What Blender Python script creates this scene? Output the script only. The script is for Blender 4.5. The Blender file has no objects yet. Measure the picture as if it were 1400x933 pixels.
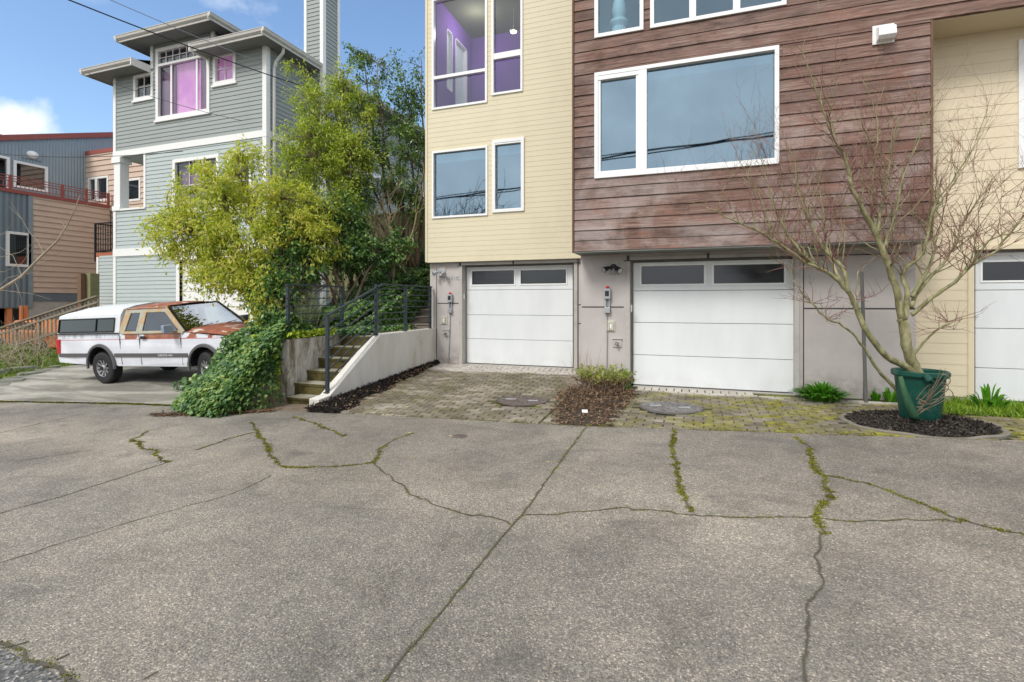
import bpy, math, random
import numpy as np
from mathutils import Vector, Matrix, Euler
R = random.Random(7)
NR = np.random.default_rng(11)
rad = math.radians
sc = bpy.context.scene
col = sc.collection

# ------------------------------------------------------------------ camera
YAW = rad(19.7); CT, ST = math.cos(YAW), math.sin(YAW)
CZ = 1.5; F = 700.0; HU, HV = 700.0, 414.0
cam = bpy.data.cameras.new('camera'); cam.lens = 18; cam.sensor_width = 36
cam.shift_y = -(466.5 - HV) / 1400.0
cam.clip_start = 0.05; cam.clip_end = 3000
camo = bpy.data.objects.new('camera', cam); col.objects.link(camo)
camo.location = (0, 0, CZ); camo.rotation_euler = (rad(90), 0, YAW)
sc.camera = camo

def ray(u, v):                       # direction per metre of forward depth
    r = (u - HU) / F
    return CT * r - ST, ST * r + CT, (HV - v) / F
def PY(u, v, Y):
    a, b, c = ray(u, v); d = Y / b
    return (a * d, Y, CZ + c * d)
def PX(u, v, X):
    a, b, c = ray(u, v); d = X / a
    return (X, b * d, CZ + c * d)
def PD(u, v, d):
    a, b, c = ray(u, v)
    return (a * d, b * d, CZ + c * d)
SLOPE = 0.035
def street(x): return 0.03 + SLOPE * max(-18.0, min(12.0, x))
def PS(u, v, dz=0.0):                # onto the street plane
    a, b, c = ray(u, v)
    d = (0.03 + dz - CZ) / (c - SLOPE * a)
    return (a * d, b * d, CZ + c * d)
def XY(u, Y): return PY(u, 0, Y)[0]

# ------------------------------------------------------------------ mesh builder
class MB:
    def __init__(s): s.v = []; s.f = []
    def add(s, vs, fs):
        n = len(s.v); s.ch = getattr(s, 'ch', []) + [(n, len(s.f))]; s.v += [tuple(p) for p in vs]; s.f += [tuple(i + n for i in f) for f in fs]; return s
    def quad(s, a, b, c, d): return s.add([a, b, c, d], [(0, 1, 2, 3)])
    def box(s, x0, y0, z0, x1, y1, z1):
        v = [(x, y, z) for z in (z0, z1) for y in (y0, y1) for x in (x0, x1)]
        return s.add(v, [(0, 2, 3, 1), (4, 5, 7, 6), (0, 1, 5, 4), (2, 6, 7, 3), (0, 4, 6, 2), (1, 3, 7, 5)])
    def obox(s, c, ax, ay, az):      # oriented box: centre and three half-axis vectors
        c, ax, ay, az = map(Vector, (c, ax, ay, az))
        v = [c + ax * i + ay * j + az * k for k in (-1, 1) for j in (-1, 1) for i in (-1, 1)]
        return s.add(v, [(0, 2, 3, 1), (4, 5, 7, 6), (0, 1, 5, 4), (2, 6, 7, 3), (0, 4, 6, 2), (1, 3, 7, 5)])
    def bar(s, p0, p1, w, h):
        p0, p1 = Vector(p0), Vector(p1); d = (p1 - p0); L = d.length; d.normalize()
        up = Vector((0, 0, 1)) if abs(d.z) < .95 else Vector((0, 1, 0))
        a = d.cross(up).normalized(); b = a.cross(d)
        return s.obox((p0 + p1) / 2, d * L / 2, a * w / 2, b * h / 2)
    def prism(s, poly, axis, a, b):  # poly of 2-D points in the other two axes
        def m(p, t):
            return (t, p[0], p[1]) if axis == 'x' else (p[0], t, p[1]) if axis == 'y' else (p[0], p[1], t)
        n = len(poly)
        v = [m(p, a) for p in poly] + [m(p, b) for p in poly]
        f = [tuple(range(n)), tuple(range(2 * n - 1, n - 1, -1))] + [(i, i + n, (i + 1) % n + n, (i + 1) % n) for i in range(n)]
        return s.add(v, f)
    def tube(s, pts, rs, n=6, cap=True):
        pts = [Vector(p) for p in pts]
        if not hasattr(rs, '__len__'): rs = [rs] * len(pts)
        v = []; f = []; pa = None
        for i, p in enumerate(pts):
            d = (pts[min(i + 1, len(pts) - 1)] - pts[max(i - 1, 0)])
            if d.length < 1e-9: d = Vector((0, 0, 1))
            d.normalize()
            if pa is None:
                pa = d.orthogonal().normalized()
            else:
                pa = (pa - d * pa.dot(d))
                pa = pa.normalized() if pa.length > 1e-6 else d.orthogonal().normalized()
            b = d.cross(pa)
            for k in range(n):
                t = 2 * math.pi * k / n
                v.append(p + (pa * math.cos(t) + b * math.sin(t)) * rs[i])
        for i in range(len(pts) - 1):
            for k in range(n):
                f.append((i * n + k, i * n + (k + 1) % n, (i + 1) * n + (k + 1) % n, (i + 1) * n + k))
        if cap:
            f.append(tuple(range(n - 1, -1, -1))); f.append(tuple(range((len(pts) - 1) * n, len(pts) * n)))
        return s.add(v, f)
    def lathe(s, prof, c, n=24, axis='z', cap=True):
        v = []; f = []; m = len(prof)
        for r, h in prof:
            for k in range(n):
                t = 2 * math.pi * k / n; a, b = r * math.cos(t), r * math.sin(t)
                q = (a, b, h) if axis == 'z' else (a, h, b) if axis == 'y' else (h, a, b)
                v.append((c[0] + q[0], c[1] + q[1], c[2] + q[2]))
        for i in range(m - 1):
            for k in range(n):
                f.append((i * n + k, i * n + (k + 1) % n, (i + 1) * n + (k + 1) % n, (i + 1) * n + k))
        if cap:
            f.append(tuple(range(n - 1, -1, -1))); f.append(tuple(range((m - 1) * n, m * n)))
        return s.add(v, f)

ORG = {}
def fixn(me):
    import bmesh
    bm = bmesh.new(); bm.from_mesh(me); bmesh.ops.recalc_face_normals(bm, faces=bm.faces); bm.to_mesh(me); bm.free()
def obj(name, mb, m, parent=None, smooth=False, bevel=0, local=False, recalc=True):
    me = bpy.data.meshes.new(name)
    o0 = Vector((0, 0, 0)) if (parent is None or local) else ORG[parent.name]
    if isinstance(mb, MB):
        vs = mb.v if o0.length == 0 else [(a - o0[0], b - o0[1], c - o0[2]) for a, b, c in mb.v]
        me.from_pydata(vs, [], mb.f)
    else:
        V, Fq = mb
        V = np.asarray(V, dtype=np.float32) - np.array(o0, dtype=np.float32)
        me.vertices.add(len(V)); me.vertices.foreach_set('co', V.ravel())
        k = Fq.shape[1]
        me.loops.add(Fq.size); me.loops.foreach_set('vertex_index', Fq.astype(np.int32).ravel())
        me.polygons.add(len(Fq)); me.polygons.foreach_set('loop_start', np.arange(0, Fq.size, k, dtype=np.int32))
        me.update(calc_edges=True); recalc = False
    if recalc: fixn(me)
    if isinstance(m, (list, tuple)):
        for q in m: me.materials.append(q)
    else: me.materials.append(m)
    if smooth:
        me.polygons.foreach_set('use_smooth', [True] * len(me.polygons))
    me.update()
    o = bpy.data.objects.new(name, me); col.objects.link(o)
    if parent is not None: o.parent = parent
    ORG[o.name] = o0.copy()
    if bevel:
        b = o.modifiers.new('bevel', 'BEVEL'); b.width = bevel; b.segments = 2; b.limit_method = 'ANGLE'; b.angle_limit = rad(40)
        if smooth: pass
    return o
def obj_each(name, mb, m, parent=None, **k):
    ch = mb.ch + [(len(mb.v), len(mb.f))]; out = []
    for (v0, f0), (v1, f1) in zip(ch[:-1], ch[1:]):
        q = MB(); q.v = mb.v[v0:v1]; q.f = [tuple(i - v0 for i in f) for f in mb.f[f0:f1]]; out.append(obj(name, q, m, parent, **k))
    return out[0]
def tag(o, label=None, cat=None, group=None, kind=None):
    if label: o['label'] = label
    if cat: o['category'] = cat
    if group: o['group'] = group
    if kind: o['kind'] = kind
    return o
def thing(name, label, cat, loc, group=None, rot=(0, 0, 0)):
    e = bpy.data.objects.new(name, None); e.empty_display_size = .1; col.objects.link(e)
    e.location = loc; e.rotation_euler = rot
    ORG[e.name] = Vector(loc)
    return tag(e, label, cat, group)

# ------------------------------------------------------------------ materials
class NT:
    def __init__(s, name):
        s.m = bpy.data.materials.new(name); s.m.use_nodes = True
        s.t = s.m.node_tree; s.t.nodes.clear()
        s.out = s.n('ShaderNodeOutputMaterial'); s.tc = s.n('ShaderNodeTexCoord')
    def n(s, k, **kw):
        q = s.t.nodes.new(k)
        for a, b in kw.items(): setattr(q, a, b)
        return q
    def l(s, a, b): s.t.links.new(a, b)
    def mapping(s, scale=(1, 1, 1), src='Object'):
        q = s.n('ShaderNodeMapping'); q.inputs['Scale'].default_value = scale
        s.l(s.tc.outputs[src], q.inputs['Vector']); return q.outputs[0]
    def noise(s, scale, vec=None, detail=4, rough=.6, dist=0):
        q = s.n('ShaderNodeTexNoise'); q.inputs['Scale'].default_value = scale; q.inputs['Detail'].default_value = detail
        q.inputs['Roughness'].default_value = rough; q.inputs['Distortion'].default_value = dist
        s.l(vec or s.tc.outputs['Object'], q.inputs['Vector']); return q.outputs['Fac']
    def voro(s, scale, vec=None, feat='F1'):
        q = s.n('ShaderNodeTexVoronoi', feature=feat); q.inputs['Scale'].default_value = scale
        s.l(vec or s.tc.outputs['Object'], q.inputs['Vector']); return q
    def ramp(s, fac, stops):
        q = s.n('ShaderNodeValToRGB'); e = q.color_ramp.elements
        while len(e) < len(stops): e.new(.5)
        for i, (p, c) in enumerate(stops):
            e[i].position = p; e[i].color = (c if len(c) == 4 else (*c, 1)) if hasattr(c, '__len__') else (c, c, c, 1)
        s.l(fac, q.inputs['Fac']); return q.outputs['Color']
    def mix(s, fac, a, b, mode='MIX'):
        q = s.n('ShaderNodeMix', data_type='RGBA', blend_type=mode)
        for i, x in ((0, fac), (6, a), (7, b)):
            if hasattr(x, 'is_linked') or hasattr(x, 'links'): s.l(x, q.inputs[i])
            elif i == 0: q.inputs[0].default_value = x
            else: q.inputs[i].default_value = (*x, 1) if len(x) == 3 else x
        return q.outputs[2]
    def math(s, op, a, b=None, c=None, clamp=False):
        q = s.n('ShaderNodeMath', operation=op, use_clamp=clamp)
        for i, x in enumerate((a, b, c)):
            if x is None: continue
            if hasattr(x, 'links'): s.l(x, q.inputs[i])
            else: q.inputs[i].default_value = x
        return q.outputs[0]
    def xyz(s, src='Object'):
        q = s.n('ShaderNodeSeparateXYZ'); s.l(s.tc.outputs[src], q.inputs[0]); return q.outputs
    def island(s): return s.n('ShaderNodeNewGeometry').outputs['Random Per Island']
    def bsdf(s, color, rough=.7, metallic=0, bump=None, bstr=.3, bdist=.01, spec=.5, **kw):
        p = s.n('ShaderNodeBsdfPrincipled')
        for k, x in (('Base Color', color), ('Roughness', rough)):
            if hasattr(x, 'links'): s.l(x, p.inputs[k])
            elif hasattr(x, '__len__'): p.inputs[k].default_value = (*x, 1)
            else: p.inputs[k].default_value = x
        p.inputs['Metallic'].default_value = metallic; p.inputs['Specular IOR Level'].default_value = spec
        for k, x in kw.items(): p.inputs[k.replace('_', ' ')].default_value = x
        if bump is not None:
            b = s.n('ShaderNodeBump'); b.inputs['Strength'].default_value = bstr; b.inputs['Distance'].default_value = bdist
            s.l(bump, b.inputs['Height']); s.l(b.outputs[0], p.inputs['Normal'])
        s.l(p.outputs[0], s.out.inputs[0]); s.p = p
        return s.m

def sh(c, k): return tuple(min(1, x * k) for x in c)
def plain(name, c, rough=.7, var=.12, scale=3, bump=.15, bscale=60, metallic=0, spec=.4, dirt=None, dscale=1.2, dlo=.5, dhi=.75, island=0):
    t = NT(name)
    n1 = t.noise(scale, detail=6)
    colr = t.mix(n1, sh(c, 1 - var), sh(c, 1 + var))
    if island:
        colr = t.mix(t.math('MULTIPLY', t.island(), island), colr, sh(c, .45))
    if dirt:
        msk = t.ramp(t.noise(dscale, detail=8, rough=.7), [(dlo, 0.0), (dhi, 1.0)])
        colr = t.mix(msk, colr, dirt)
    return t.bsdf(colr, rough, metallic, bump=t.noise(bscale, detail=3), bstr=bump, bdist=.004, spec=spec)

M = {}
M['beige'] = plain('beige_siding', (.68, .615, .445), .62, .04, 1.5, .1, 40, dirt=(.62, .555, .395), dscale=.9)
M['beige2'] = plain('cream_siding', (.72, .625, .455), .62, .04, 1.5, .1, 40, dirt=(.66, .57, .41), dscale=.9)
M['greysiding'] = plain('grey_green_siding', (.305, .335, .32), .6, .07, 1.2, .1, 40, dirt=(.275, .305, .29), dscale=.8)
M['greyside2'] = plain('pale_blue_siding', (.43, .485, .475), .6, .06, 1.2, .1, 40)
M['white'] = plain('white_paint', (.80, .80, .78), .45, .03, 3, .05, 60)
M['vinyl'] = plain('white_vinyl', (.84, .85, .85), .3, .02, 3, .02, 60)
M['trimwhite'] = plain('aged_white_trim', (.56, .55, .51), .5, .05, 3, .05, 60, dirt=(.48, .47, .43), dscale=2.5)
M['soffit'] = plain('grey_soffit', (.20, .21, .20), .7, .1, 3)
M['shingle'] = plain('dark_shingle', (.07, .07, .075), .9, .3, 20, .5, 80)
def stucco_mat():
    t = NT('grey_panel'); X, Y, Z = t.xyz(); n = t.noise(1.3, detail=7)
    c = t.ramp(n, [(.3, (.43, .395, .378)), (.6, (.51, .472, .455))])
    drip = t.ramp(t.noise(3.0, t.mapping((1, 1, .12)), 6, .7), [(.54, 0.0), (.72, .35)]); c = t.mix(drip, c, (.34, .305, .28))
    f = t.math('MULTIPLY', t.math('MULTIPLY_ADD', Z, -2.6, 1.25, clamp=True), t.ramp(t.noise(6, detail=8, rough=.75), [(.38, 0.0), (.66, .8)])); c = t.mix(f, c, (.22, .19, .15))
    return t.bsdf(c, .78, bump=t.noise(90, detail=3), bstr=.25, bdist=.004, spec=.35)
M['stucco'] = stucco_mat()
M['stuccotrim'] = plain('panel_trim', (.46, .44, .41), .7, .06, 2, .1, 60, dirt=(.33, .30, .27), dscale=4)
M['groove'] = plain('dark_reveal', (.05, .05, .055), .7, .1)
M['steel'] = plain('dark_blue_steel', (.022, .036, .046), .45, .25, 8, .1, 60, spec=.5)
M['galv'] = plain('galvanised', (.42, .44, .46), .4, .12, 12, .05, 60, metallic=.5)
M['blackplastic'] = plain('black_plastic', (.02, .02, .022), .35, .2)
M['rubber'] = plain('tyre_rubber', (.022, .022, .024), .8, .25, 10, .4, 90)
M['red'] = plain('red_lens', (.5, .02, .03), .25, .1)
M['redtrim'] = plain('brick_red_paint', (.30, .085, .07), .6, .12, 2)
M['tan'] = plain('tan_boards', (.58, .45, .355), .65, .05, 1.5, .1, 40, dirt=(.50, .38, .30))
M['corr'] = plain('blue_grey_metal', (.26, .32, .355), .5, .08, 1.5, .03, 30, metallic=.2)
M['corrdark'] = plain('dark_corrugated', (.17, .215, .245), .5, .1, 1.5, .03, 30, metallic=.2)
M['concrete'] = plain('smooth_concrete', (.47, .46, .42), .85, .08, 2, .3, 50, dirt=(.30, .28, .22), dscale=1.7, dlo=.48, dhi=.8)
M['concretepale'] = plain('pale_concrete', (.38, .36, .32), .85, .08, 3, .3, 50)
M['soil'] = plain('soil', (.055, .042, .03), .95, .5, 9, 1, 40)
M['grey_wood'] = plain('weathered_wood', (.26, .22, .17), .85, .25, 8, .4, 40, island=.3)
M['brown_wood'] = plain('brown_wood', (.17, .10, .06), .85, .25, 8, .4, 40, island=.3)
M['fence_wood'] = plain('mossy_fence_wood', (.24, .225, .12), .9, .25, 7, .4, 40, island=.35, dirt=(.13, .16, .055), dscale=2.4)
M['orange'] = plain('orange_paint', (.62, .24, .10), .35, .15, 3)
M['terracotta'] = plain('terracotta_paint', (.42, .14, .08), .6, .1)
M['wire'] = plain('black_cable', (.015, .015, .018), .6, .1)
M['wirepale'] = plain('grey_cable', (.25, .27, .28), .6, .1)
M['greenplastic'] = plain('green_plastic', (.004, .060, .042), .42, .2, 5, .1, 30, dirt=(.05, .13, .10), dscale=6, dlo=.55, dhi=.8)
M['castiron'] = plain('cast_iron', (.13, .10, .09), .6, .2, 14, .3, 50, metallic=.3, dirt=(.2, .16, .14), dscale=8)
M['castgrey'] = plain('grey_cover', (.15, .135, .13), .5, .2, 14, .3, 50, metallic=.2, dirt=(.33, .33, .33), dscale=3)
M['rock'] = plain('bank_rock', (.19, .185, .165), .9, .25, 5, .8, 20, dirt=(.10, .13, .045), dscale=5, dlo=.5, dhi=.62)
M['indark'] = plain('dim_interior', (.16, .19, .20), .9, .15)
M['inolive'] = plain('olive_ceiling', (.11, .12, .07), .9, .1)
M['inpurple'] = plain('purple_wall', (.22, .10, .44), .8, .05)
M['inblue'] = plain('blue_room_wall', (.09, .17, .32), .8, .05)
M['inwhite'] = plain('white_interior', (.8, .8, .78), .6, .03)

M['plumcurtain'] = plain('plum_curtain', (.22, .12, .20), .9, .15)
M['cream_plastic'] = plain('cream_plastic', (.52, .50, .42), .5, .06)
M['greybox'] = plain('grey_box', (.33, .36, .38), .45, .1)

def blind_mat():
    t = NT('white_blind'); d = t.n('ShaderNodeBsdfDiffuse'); d.inputs[0].default_value = (.8, .84, .84, 1)
    tr = t.n('ShaderNodeBsdfTranslucent'); tr.inputs[0].default_value = (.85, .9, .9, 1)
    mx = t.n('ShaderNodeMixShader'); mx.inputs[0].default_value = .5
    t.l(d.outputs[0], mx.inputs[1]); t.l(tr.outputs[0], mx.inputs[2]); t.l(mx.outputs[0], t.out.inputs[0]); return t.m
M['blind'] = blind_mat()

def glass(name, refl=.25, tint=(.75, .85, .9), rough=.02, wob=.02, gt=(.92, .96, 1, 1)):
    t = NT(name)
    fr = t.n('ShaderNodeFresnel'); fr.inputs[0].default_value = 1.5
    fac = t.math('ADD', t.math('MULTIPLY', fr.outputs[0], 1.3), refl, clamp=True)
    bf = t.n('ShaderNodeNewGeometry').outputs['Backfacing']; fac = t.math('MULTIPLY', fac, t.math('SUBTRACT', 1.0, bf))
    g = t.n('ShaderNodeBsdfGlossy'); g.inputs['Roughness'].default_value = rough; g.inputs['Color'].default_value = gt
    b = t.n('ShaderNodeBump'); b.inputs['Strength'].default_value = wob; b.inputs['Distance'].default_value = .05
    t.l(t.noise(1.3, detail=1), b.inputs['Height']); t.l(b.outputs[0], g.inputs['Normal'])
    tr = t.n('ShaderNodeBsdfTransparent'); tr.inputs[0].default_value = (*tint, 1)
    mx = t.n('ShaderNodeMixShader'); t.l(fac, mx.inputs[0]); t.l(tr.outputs[0], mx.inputs[1]); t.l(g.outputs[0], mx.inputs[2])
    t.l(mx.outputs[0], t.out.inputs[0]); return t.m
M['glass'] = glass('window_glass', .34, (.55, .72, .80), gt=(.58, .80, .96, 1))
M['glassmid'] = glass('upper_window_glass', .16, (.75, .88, .92), gt=(.58, .80, .96, 1))
M['glassclear'] = glass('clear_glass', .05, (.9, .93, .95))
M['glassdark'] = glass('garage_glass', .015, (.5, .48, .45), .12)
M['glasscar'] = glass('tinted_glass', .05, (.35, .42, .45))
M['windshield'] = glass('windshield_glass', .4, (.5, .6, .62))

def wood_boards():
    t = NT('weathered_cedar_boards'); isl = t.island()
    off = t.n('ShaderNodeCombineXYZ'); t.l(t.math('MULTIPLY', isl, 37.0), off.inputs[0]); t.l(t.math('MULTIPLY', isl, 11.0), off.inputs[2])
    va = t.n('ShaderNodeVectorMath', operation='ADD'); t.l(t.tc.outputs['Object'], va.inputs[0]); t.l(off.outputs[0], va.inputs[1])
    mp = t.n('ShaderNodeMapping'); mp.inputs['Scale'].default_value = (.8, 1, 22); t.l(va.outputs[0], mp.inputs[0])
    grain = t.noise(2.2, mp.outputs[0], 9, .68, 1.2)
    base = t.ramp(grain, [(.28, (.055, .030, .024)), (.42, (.145, .088, .070)), (.56, (.235, .152, .125)), (.72, (.37, .28, .24))])
    tone = t.ramp(isl, [(0, (.72, .72, .72)), (.35, (.88, .87, .86)), (.7, (1.02, 1.0, .99)), (1, (1.20, 1.17, 1.15))])
    c = t.mix(1.0, base, tone, 'MULTIPLY')
    X, Y, Z = t.xyz()
    # silvered patches low down, moss-dark patches high up
    n = t.noise(.9, detail=6, rough=.65, dist=.6)
    silver = t.math('MULTIPLY', t.ramp(n, [(.46, 0.0), (.62, 1.0)]), t.ramp(t.math('MULTIPLY_ADD', Z, -.35, 1.9), [(.0, 0.10), (1, .55)]))
    c = t.mix(silver, c, t.mix(grain, (.26, .215, .20), (.60, .55, .53)))
    n2 = t.noise(1.1, t.mapping((1, 1, 2.5)), 7, .7, .3)
    dark = t.ramp(n2, [(.55, 0.0), (.72, .8)])
    c = t.mix(dark, c, (.05, .035, .03))
    rd = t.ramp(t.noise(1.7, t.mapping((1, 1, 3.5)), 6, .7, .4), [(.55, 0.0), (.68, .6)]); c = t.mix(rd, c, t.mix(grain, (.14, .05, .035), (.36, .17, .12)))
    gn = t.ramp(t.noise(2.3, t.mapping((.8, 1, 5)), 5, .6), [(.64, 0.0), (.72, .55)]); c = t.mix(gn, c, (.055, .055, .04))
    kn = t.voro(3.2, t.mapping((1, 1, 3.2))); knot = t.ramp(kn.outputs['Distance'], [(.035, .85), (.075, 0.0)])
    c = t.mix(knot, c, (.03, .018, .014))
    return t.bsdf(c, .8, bump=grain, bstr=.5, bdist=.006, spec=.25)
M['cedar'] = wood_boards()

def street_mat():
    t = NT('aggregate_street'); P = t.tc.outputs['Object']
    v1 = t.voro(112); v2 = t.voro(230)
    q = t.n('ShaderNodeSeparateColor'); t.l(v1.outputs['Color'], q.inputs[0])
    q2 = t.n('ShaderNodeSeparateColor'); t.l(v2.outputs['Color'], q2.inputs[0])
    stone = t.ramp(q.outputs[0], [(0, (.045, .043, .04)), (.28, (.135, .125, .113)), (.58, (.25, .232, .205)), (.82, (.37, .332, .28)), (.94, (.52, .45, .36)), (1.0, (.80, .75, .67))])
    fine = t.ramp(q2.outputs[1], [(0, (.08, .078, .075)), (.6, (.26, .25, .232)), (1, (.56, .53, .48))])
    c = t.mix(.45, stone, fine)
    mort = t.ramp(v1.outputs['Distance'], [(.30, 0.0), (.62, .55)])
    c = t.mix(mort, c, (.165, .156, .142))
    big = t.noise(.35, detail=8, rough=.62, dist=.4)
    c = t.mix(1.0, c, t.ramp(big, [(.33, (.70, .68, .65)), (.50, (.98, .95, .905)), (.68, (1.30, 1.25, 1.17))]), 'MULTIPLY')
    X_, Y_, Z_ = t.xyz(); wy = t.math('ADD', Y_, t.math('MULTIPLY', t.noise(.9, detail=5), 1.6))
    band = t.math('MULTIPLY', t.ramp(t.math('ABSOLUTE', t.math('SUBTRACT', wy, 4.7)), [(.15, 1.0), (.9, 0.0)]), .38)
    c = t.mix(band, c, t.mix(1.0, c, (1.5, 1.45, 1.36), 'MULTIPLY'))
    dk = t.ramp(t.noise(1.15, t.mapping((1, 1.7, 1)), 7, .66, .7), [(.56, 0.0), (.68, .5)]); c = t.mix(dk, c, (.085, .082, .078))
    md = t.noise(2.3, detail=9, rough=.72, dist=.5)
    c = t.mix(1.0, c, t.ramp(md, [(.36, (.80, .795, .785)), (.52, (1, 1, 1)), (.7, (1.15, 1.13, 1.10))]), 'MULTIPLY')
    sp = t.voro(7.0); s1 = t.ramp(sp.outputs['Distance'], [(.02, .7), (.045, 0.0)])
    c = t.mix(s1, c, (.05, .045, .04))
    bmp = t.math('ADD', t.math('MULTIPLY', v1.outputs['Distance'], -1.0), t.math('MULTIPLY', t.noise(160, detail=3), .7))
    return t.bsdf(c, t.ramp(big, [(.35, .62), (.65, .88)]), bump=bmp, bstr=.55, bdist=.008, spec=.35)
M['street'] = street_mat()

def driveway_mat():
    t = NT('stained_concrete'); n = t.noise(.8, t.mapping((.5, 2.2, 1)), 8, .68, .5)
    c = t.ramp(n, [(.34, (.085, .075, .055)), (.46, (.20, .185, .155)), (.56, (.36, .34, .29)), (.7, (.46, .43, .37))])
    m = t.ramp(t.noise(1.6, t.mapping((.6, 1.6, 1)), 7, .7), [(.54, 0.0), (.7, .7)])
    c = t.mix(m, c, (.15, .155, .075))
    c = t.mix(.25, c, t.ramp(t.noise(120, detail=2), [(.3, (.08,.08,.075)), (.7, (.4,.38,.35))]))
    return t.bsdf(c, .85, bump=t.noise(90, detail=3), bstr=.3, bdist=.004, spec=.3)
M['slab'] = driveway_mat()

def paver_mat():
    t = NT('worn_pavers'); isl = t.island(); X, Y, Z = t.xyz()
    b = t.ramp(isl, [(0, (.15, .125, .10)), (.4, (.22, .19, .155)), (.8, (.28, .245, .205)), (1, (.34, .30, .25))])
    c = t.mix(1.0, b, t.ramp(t.noise(14, detail=6), [(.3, (.7,.7,.7)), (.7, (1.25,1.25,1.25))]), 'MULTIPLY')
    # cleaner, drier stone close to the doors
    w = t.math('ADD', Y, t.math('MULTIPLY', t.noise(1.2, detail=5), 1.2))
    dirt = t.ramp(t.noise(1.3, detail=7, rough=.7), [(.38, 0.0), (.62, .75)])
    c = t.mix(dirt, c, (.085, .075, .045))
    right = t.math('MULTIPLY_ADD', X, .45, .62, clamp=True)
    moss = t.math('MULTIPLY', t.ramp(t.noise(2.4, detail=8, rough=.75, dist=.4), [(.44, 0.0), (.57, .9)]), t.math('MULTIPLY_ADD', right, .85, .15))
    mc = t.ramp(t.noise(9, detail=4), [(.35, (.11, .10, .012)), (.55, (.24, .22, .02)), (.7, (.36, .38, .035))])
    c = t.mix(moss, c, mc)
    return t, c, moss, Y, X
def paver_final():
    t, c, moss, Y, X = paver_mat()
    door = t.math('ADD', Y, t.math('MULTIPLY', t.noise(1.5, detail=4), .7))
    xl = t.math('LESS_THAN', X, -1.9)
    lim = t.math('MULTIPLY_ADD', xl, 1.25, 8.72)
    f = t.math('MULTIPLY', t.math('SUBTRACT', door, lim), 5.0, clamp=True)
    c = t.mix(t.math('MULTIPLY', f, .85), c, t.mix(t.island(), (.42, .385, .35), (.56, .525, .48)))
    return t.bsdf(c, .85, bump=t.noise(60, detail=5), bstr=.5, bdist=.006, spec=.3)
M['paver'] = paver_final()

def leafmat(name, stops, trans=.35, rough=.5, clump=2.0, tint=None, spec=.35):
    t = NT(name)
    a = t.math('ADD', t.math('MULTIPLY', t.island(), .55), t.math('MULTIPLY', t.noise(clump, detail=3), .75))
    a = t.math('SUBTRACT', a, .15)
    c = t.ramp(a, stops)
    p = t.n('ShaderNodeBsdfPrincipled'); t.l(c, p.inputs['Base Color']); p.inputs['Roughness'].default_value = rough
    p.inputs['Specular IOR Level'].default_value = spec
    tr = t.n('ShaderNodeBsdfTranslucent'); t.l(t.mix(1.0, c, (1.1, 1.25, .5), 'MULTIPLY'), tr.inputs[0])
    mx = t.n('ShaderNodeMixShader'); mx.inputs[0].default_value = trans
    t.l(p.outputs[0], mx.inputs[1]); t.l(tr.outputs[0], mx.inputs[2]); t.l(mx.outputs[0], t.out.inputs[0]); return t.m
M['bushleaf'] = leafmat('yellow_green_leaves', [(.10, (.12, .16, .03)), (.28, (.31, .37, .05)), (.48, (.54, .57, .09)), (.74, (.64, .57, .15)), (1.0, (.50, .34, .14))], .5)
M['bushleaf2'] = leafmat('olive_leaves', [(.10, (.09, .14, .028)), (.34, (.27, .35, .05)), (.60, (.42, .48, .075)), (.85, (.58, .56, .14)), (1.0, (.36, .24, .11))], .42)
M['darkleaf'] = leafmat('dark_glossy_leaves', [(.1, (.03, .065, .02)), (.42, (.085, .165, .04)), (.7, (.20, .30, .06)), (1, (.36, .44, .12))], .25, .32)
M['ivy'] = leafmat('ivy_leaves', [(.1, (.018, .055, .018)), (.38, (.055, .14, .04)), (.6, (.13, .24, .065)), (.82, (.27, .38, .10)), (1, (.44, .46, .13))], .25, .35)
M['ivyyellow'] = leafmat('yellow_ivy_leaves', [(.1, (.12, .2, .02)), (.5, (.34, .44, .03)), (1, (.55, .58, .06))], .35, .4)
M['rosemary'] = leafmat('rosemary_leaves', [(.1, (.09, .13, .07)), (.5, (.24, .34, .18)), (1, (.44, .54, .33))], .25, .6)
M['fresh'] = leafmat('fresh_green_leaves', [(.1, (.03, .11, .01)), (.5, (.10, .30, .02)), (1, (.24, .48, .05))], .35, .35, 4)
M['grass'] = leafmat('grass_blades', [(.1, (.09, .16, .02)), (.5, (.22, .36, .03)), (1, (.36, .46, .06))], .35, .5, 4)
M['weeds'] = leafmat('weedy_ground_cover', [(.1, (.07, .085, .03)), (.4, (.14, .20, .05)), (.7, (.25, .33, .07)), (1, (.36, .32, .17))], .3, .7, 1.5)
M['deadleaf'] = leafmat('dead_leaves', [(.1, (.04, .024, .016)), (.4, (.12, .07, .042)), (.7, (.25, .155, .095)), (1, (.46, .33, .22))], .15, .7, 3)
M['mulch'] = leafmat('dark_mulch', [(.1, (.006, .006, .006)), (.6, (.022, .018, .016)), (.9, (.05, .038, .03)), (1, (.22, .17, .12))], 0, .8, 3)
M['mulchpale'] = leafmat('leafy_mulch', [(.1, (.008, .007, .006)), (.55, (.03, .024, .02)), (.8, (.11, .09, .07)), (1, (.30, .25, .2))], 0, .8, 3)
M['moss'] = leafmat('moss', [(.1, (.05, .045, .010)), (.45, (.15, .145, .022)), (.8, (.30, .32, .05)), (1, (.46, .47, .10))], .1, .95, 3, spec=.1)
M['drytwig'] = plain('dry_twigs', (.30, .22, .16), .9, .3, 6)
def bark(name, a, b, c, scale=6):
    t = NT(name); n = t.noise(scale, t.mapping((1, 1, .4)), 7, .7, .4)
    return t.bsdf(t.ramp(n, [(.3, a), (.5, b), (.7, c)]), .85, bump=n, bstr=.4, bdist=.01, spec=.25)
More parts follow.
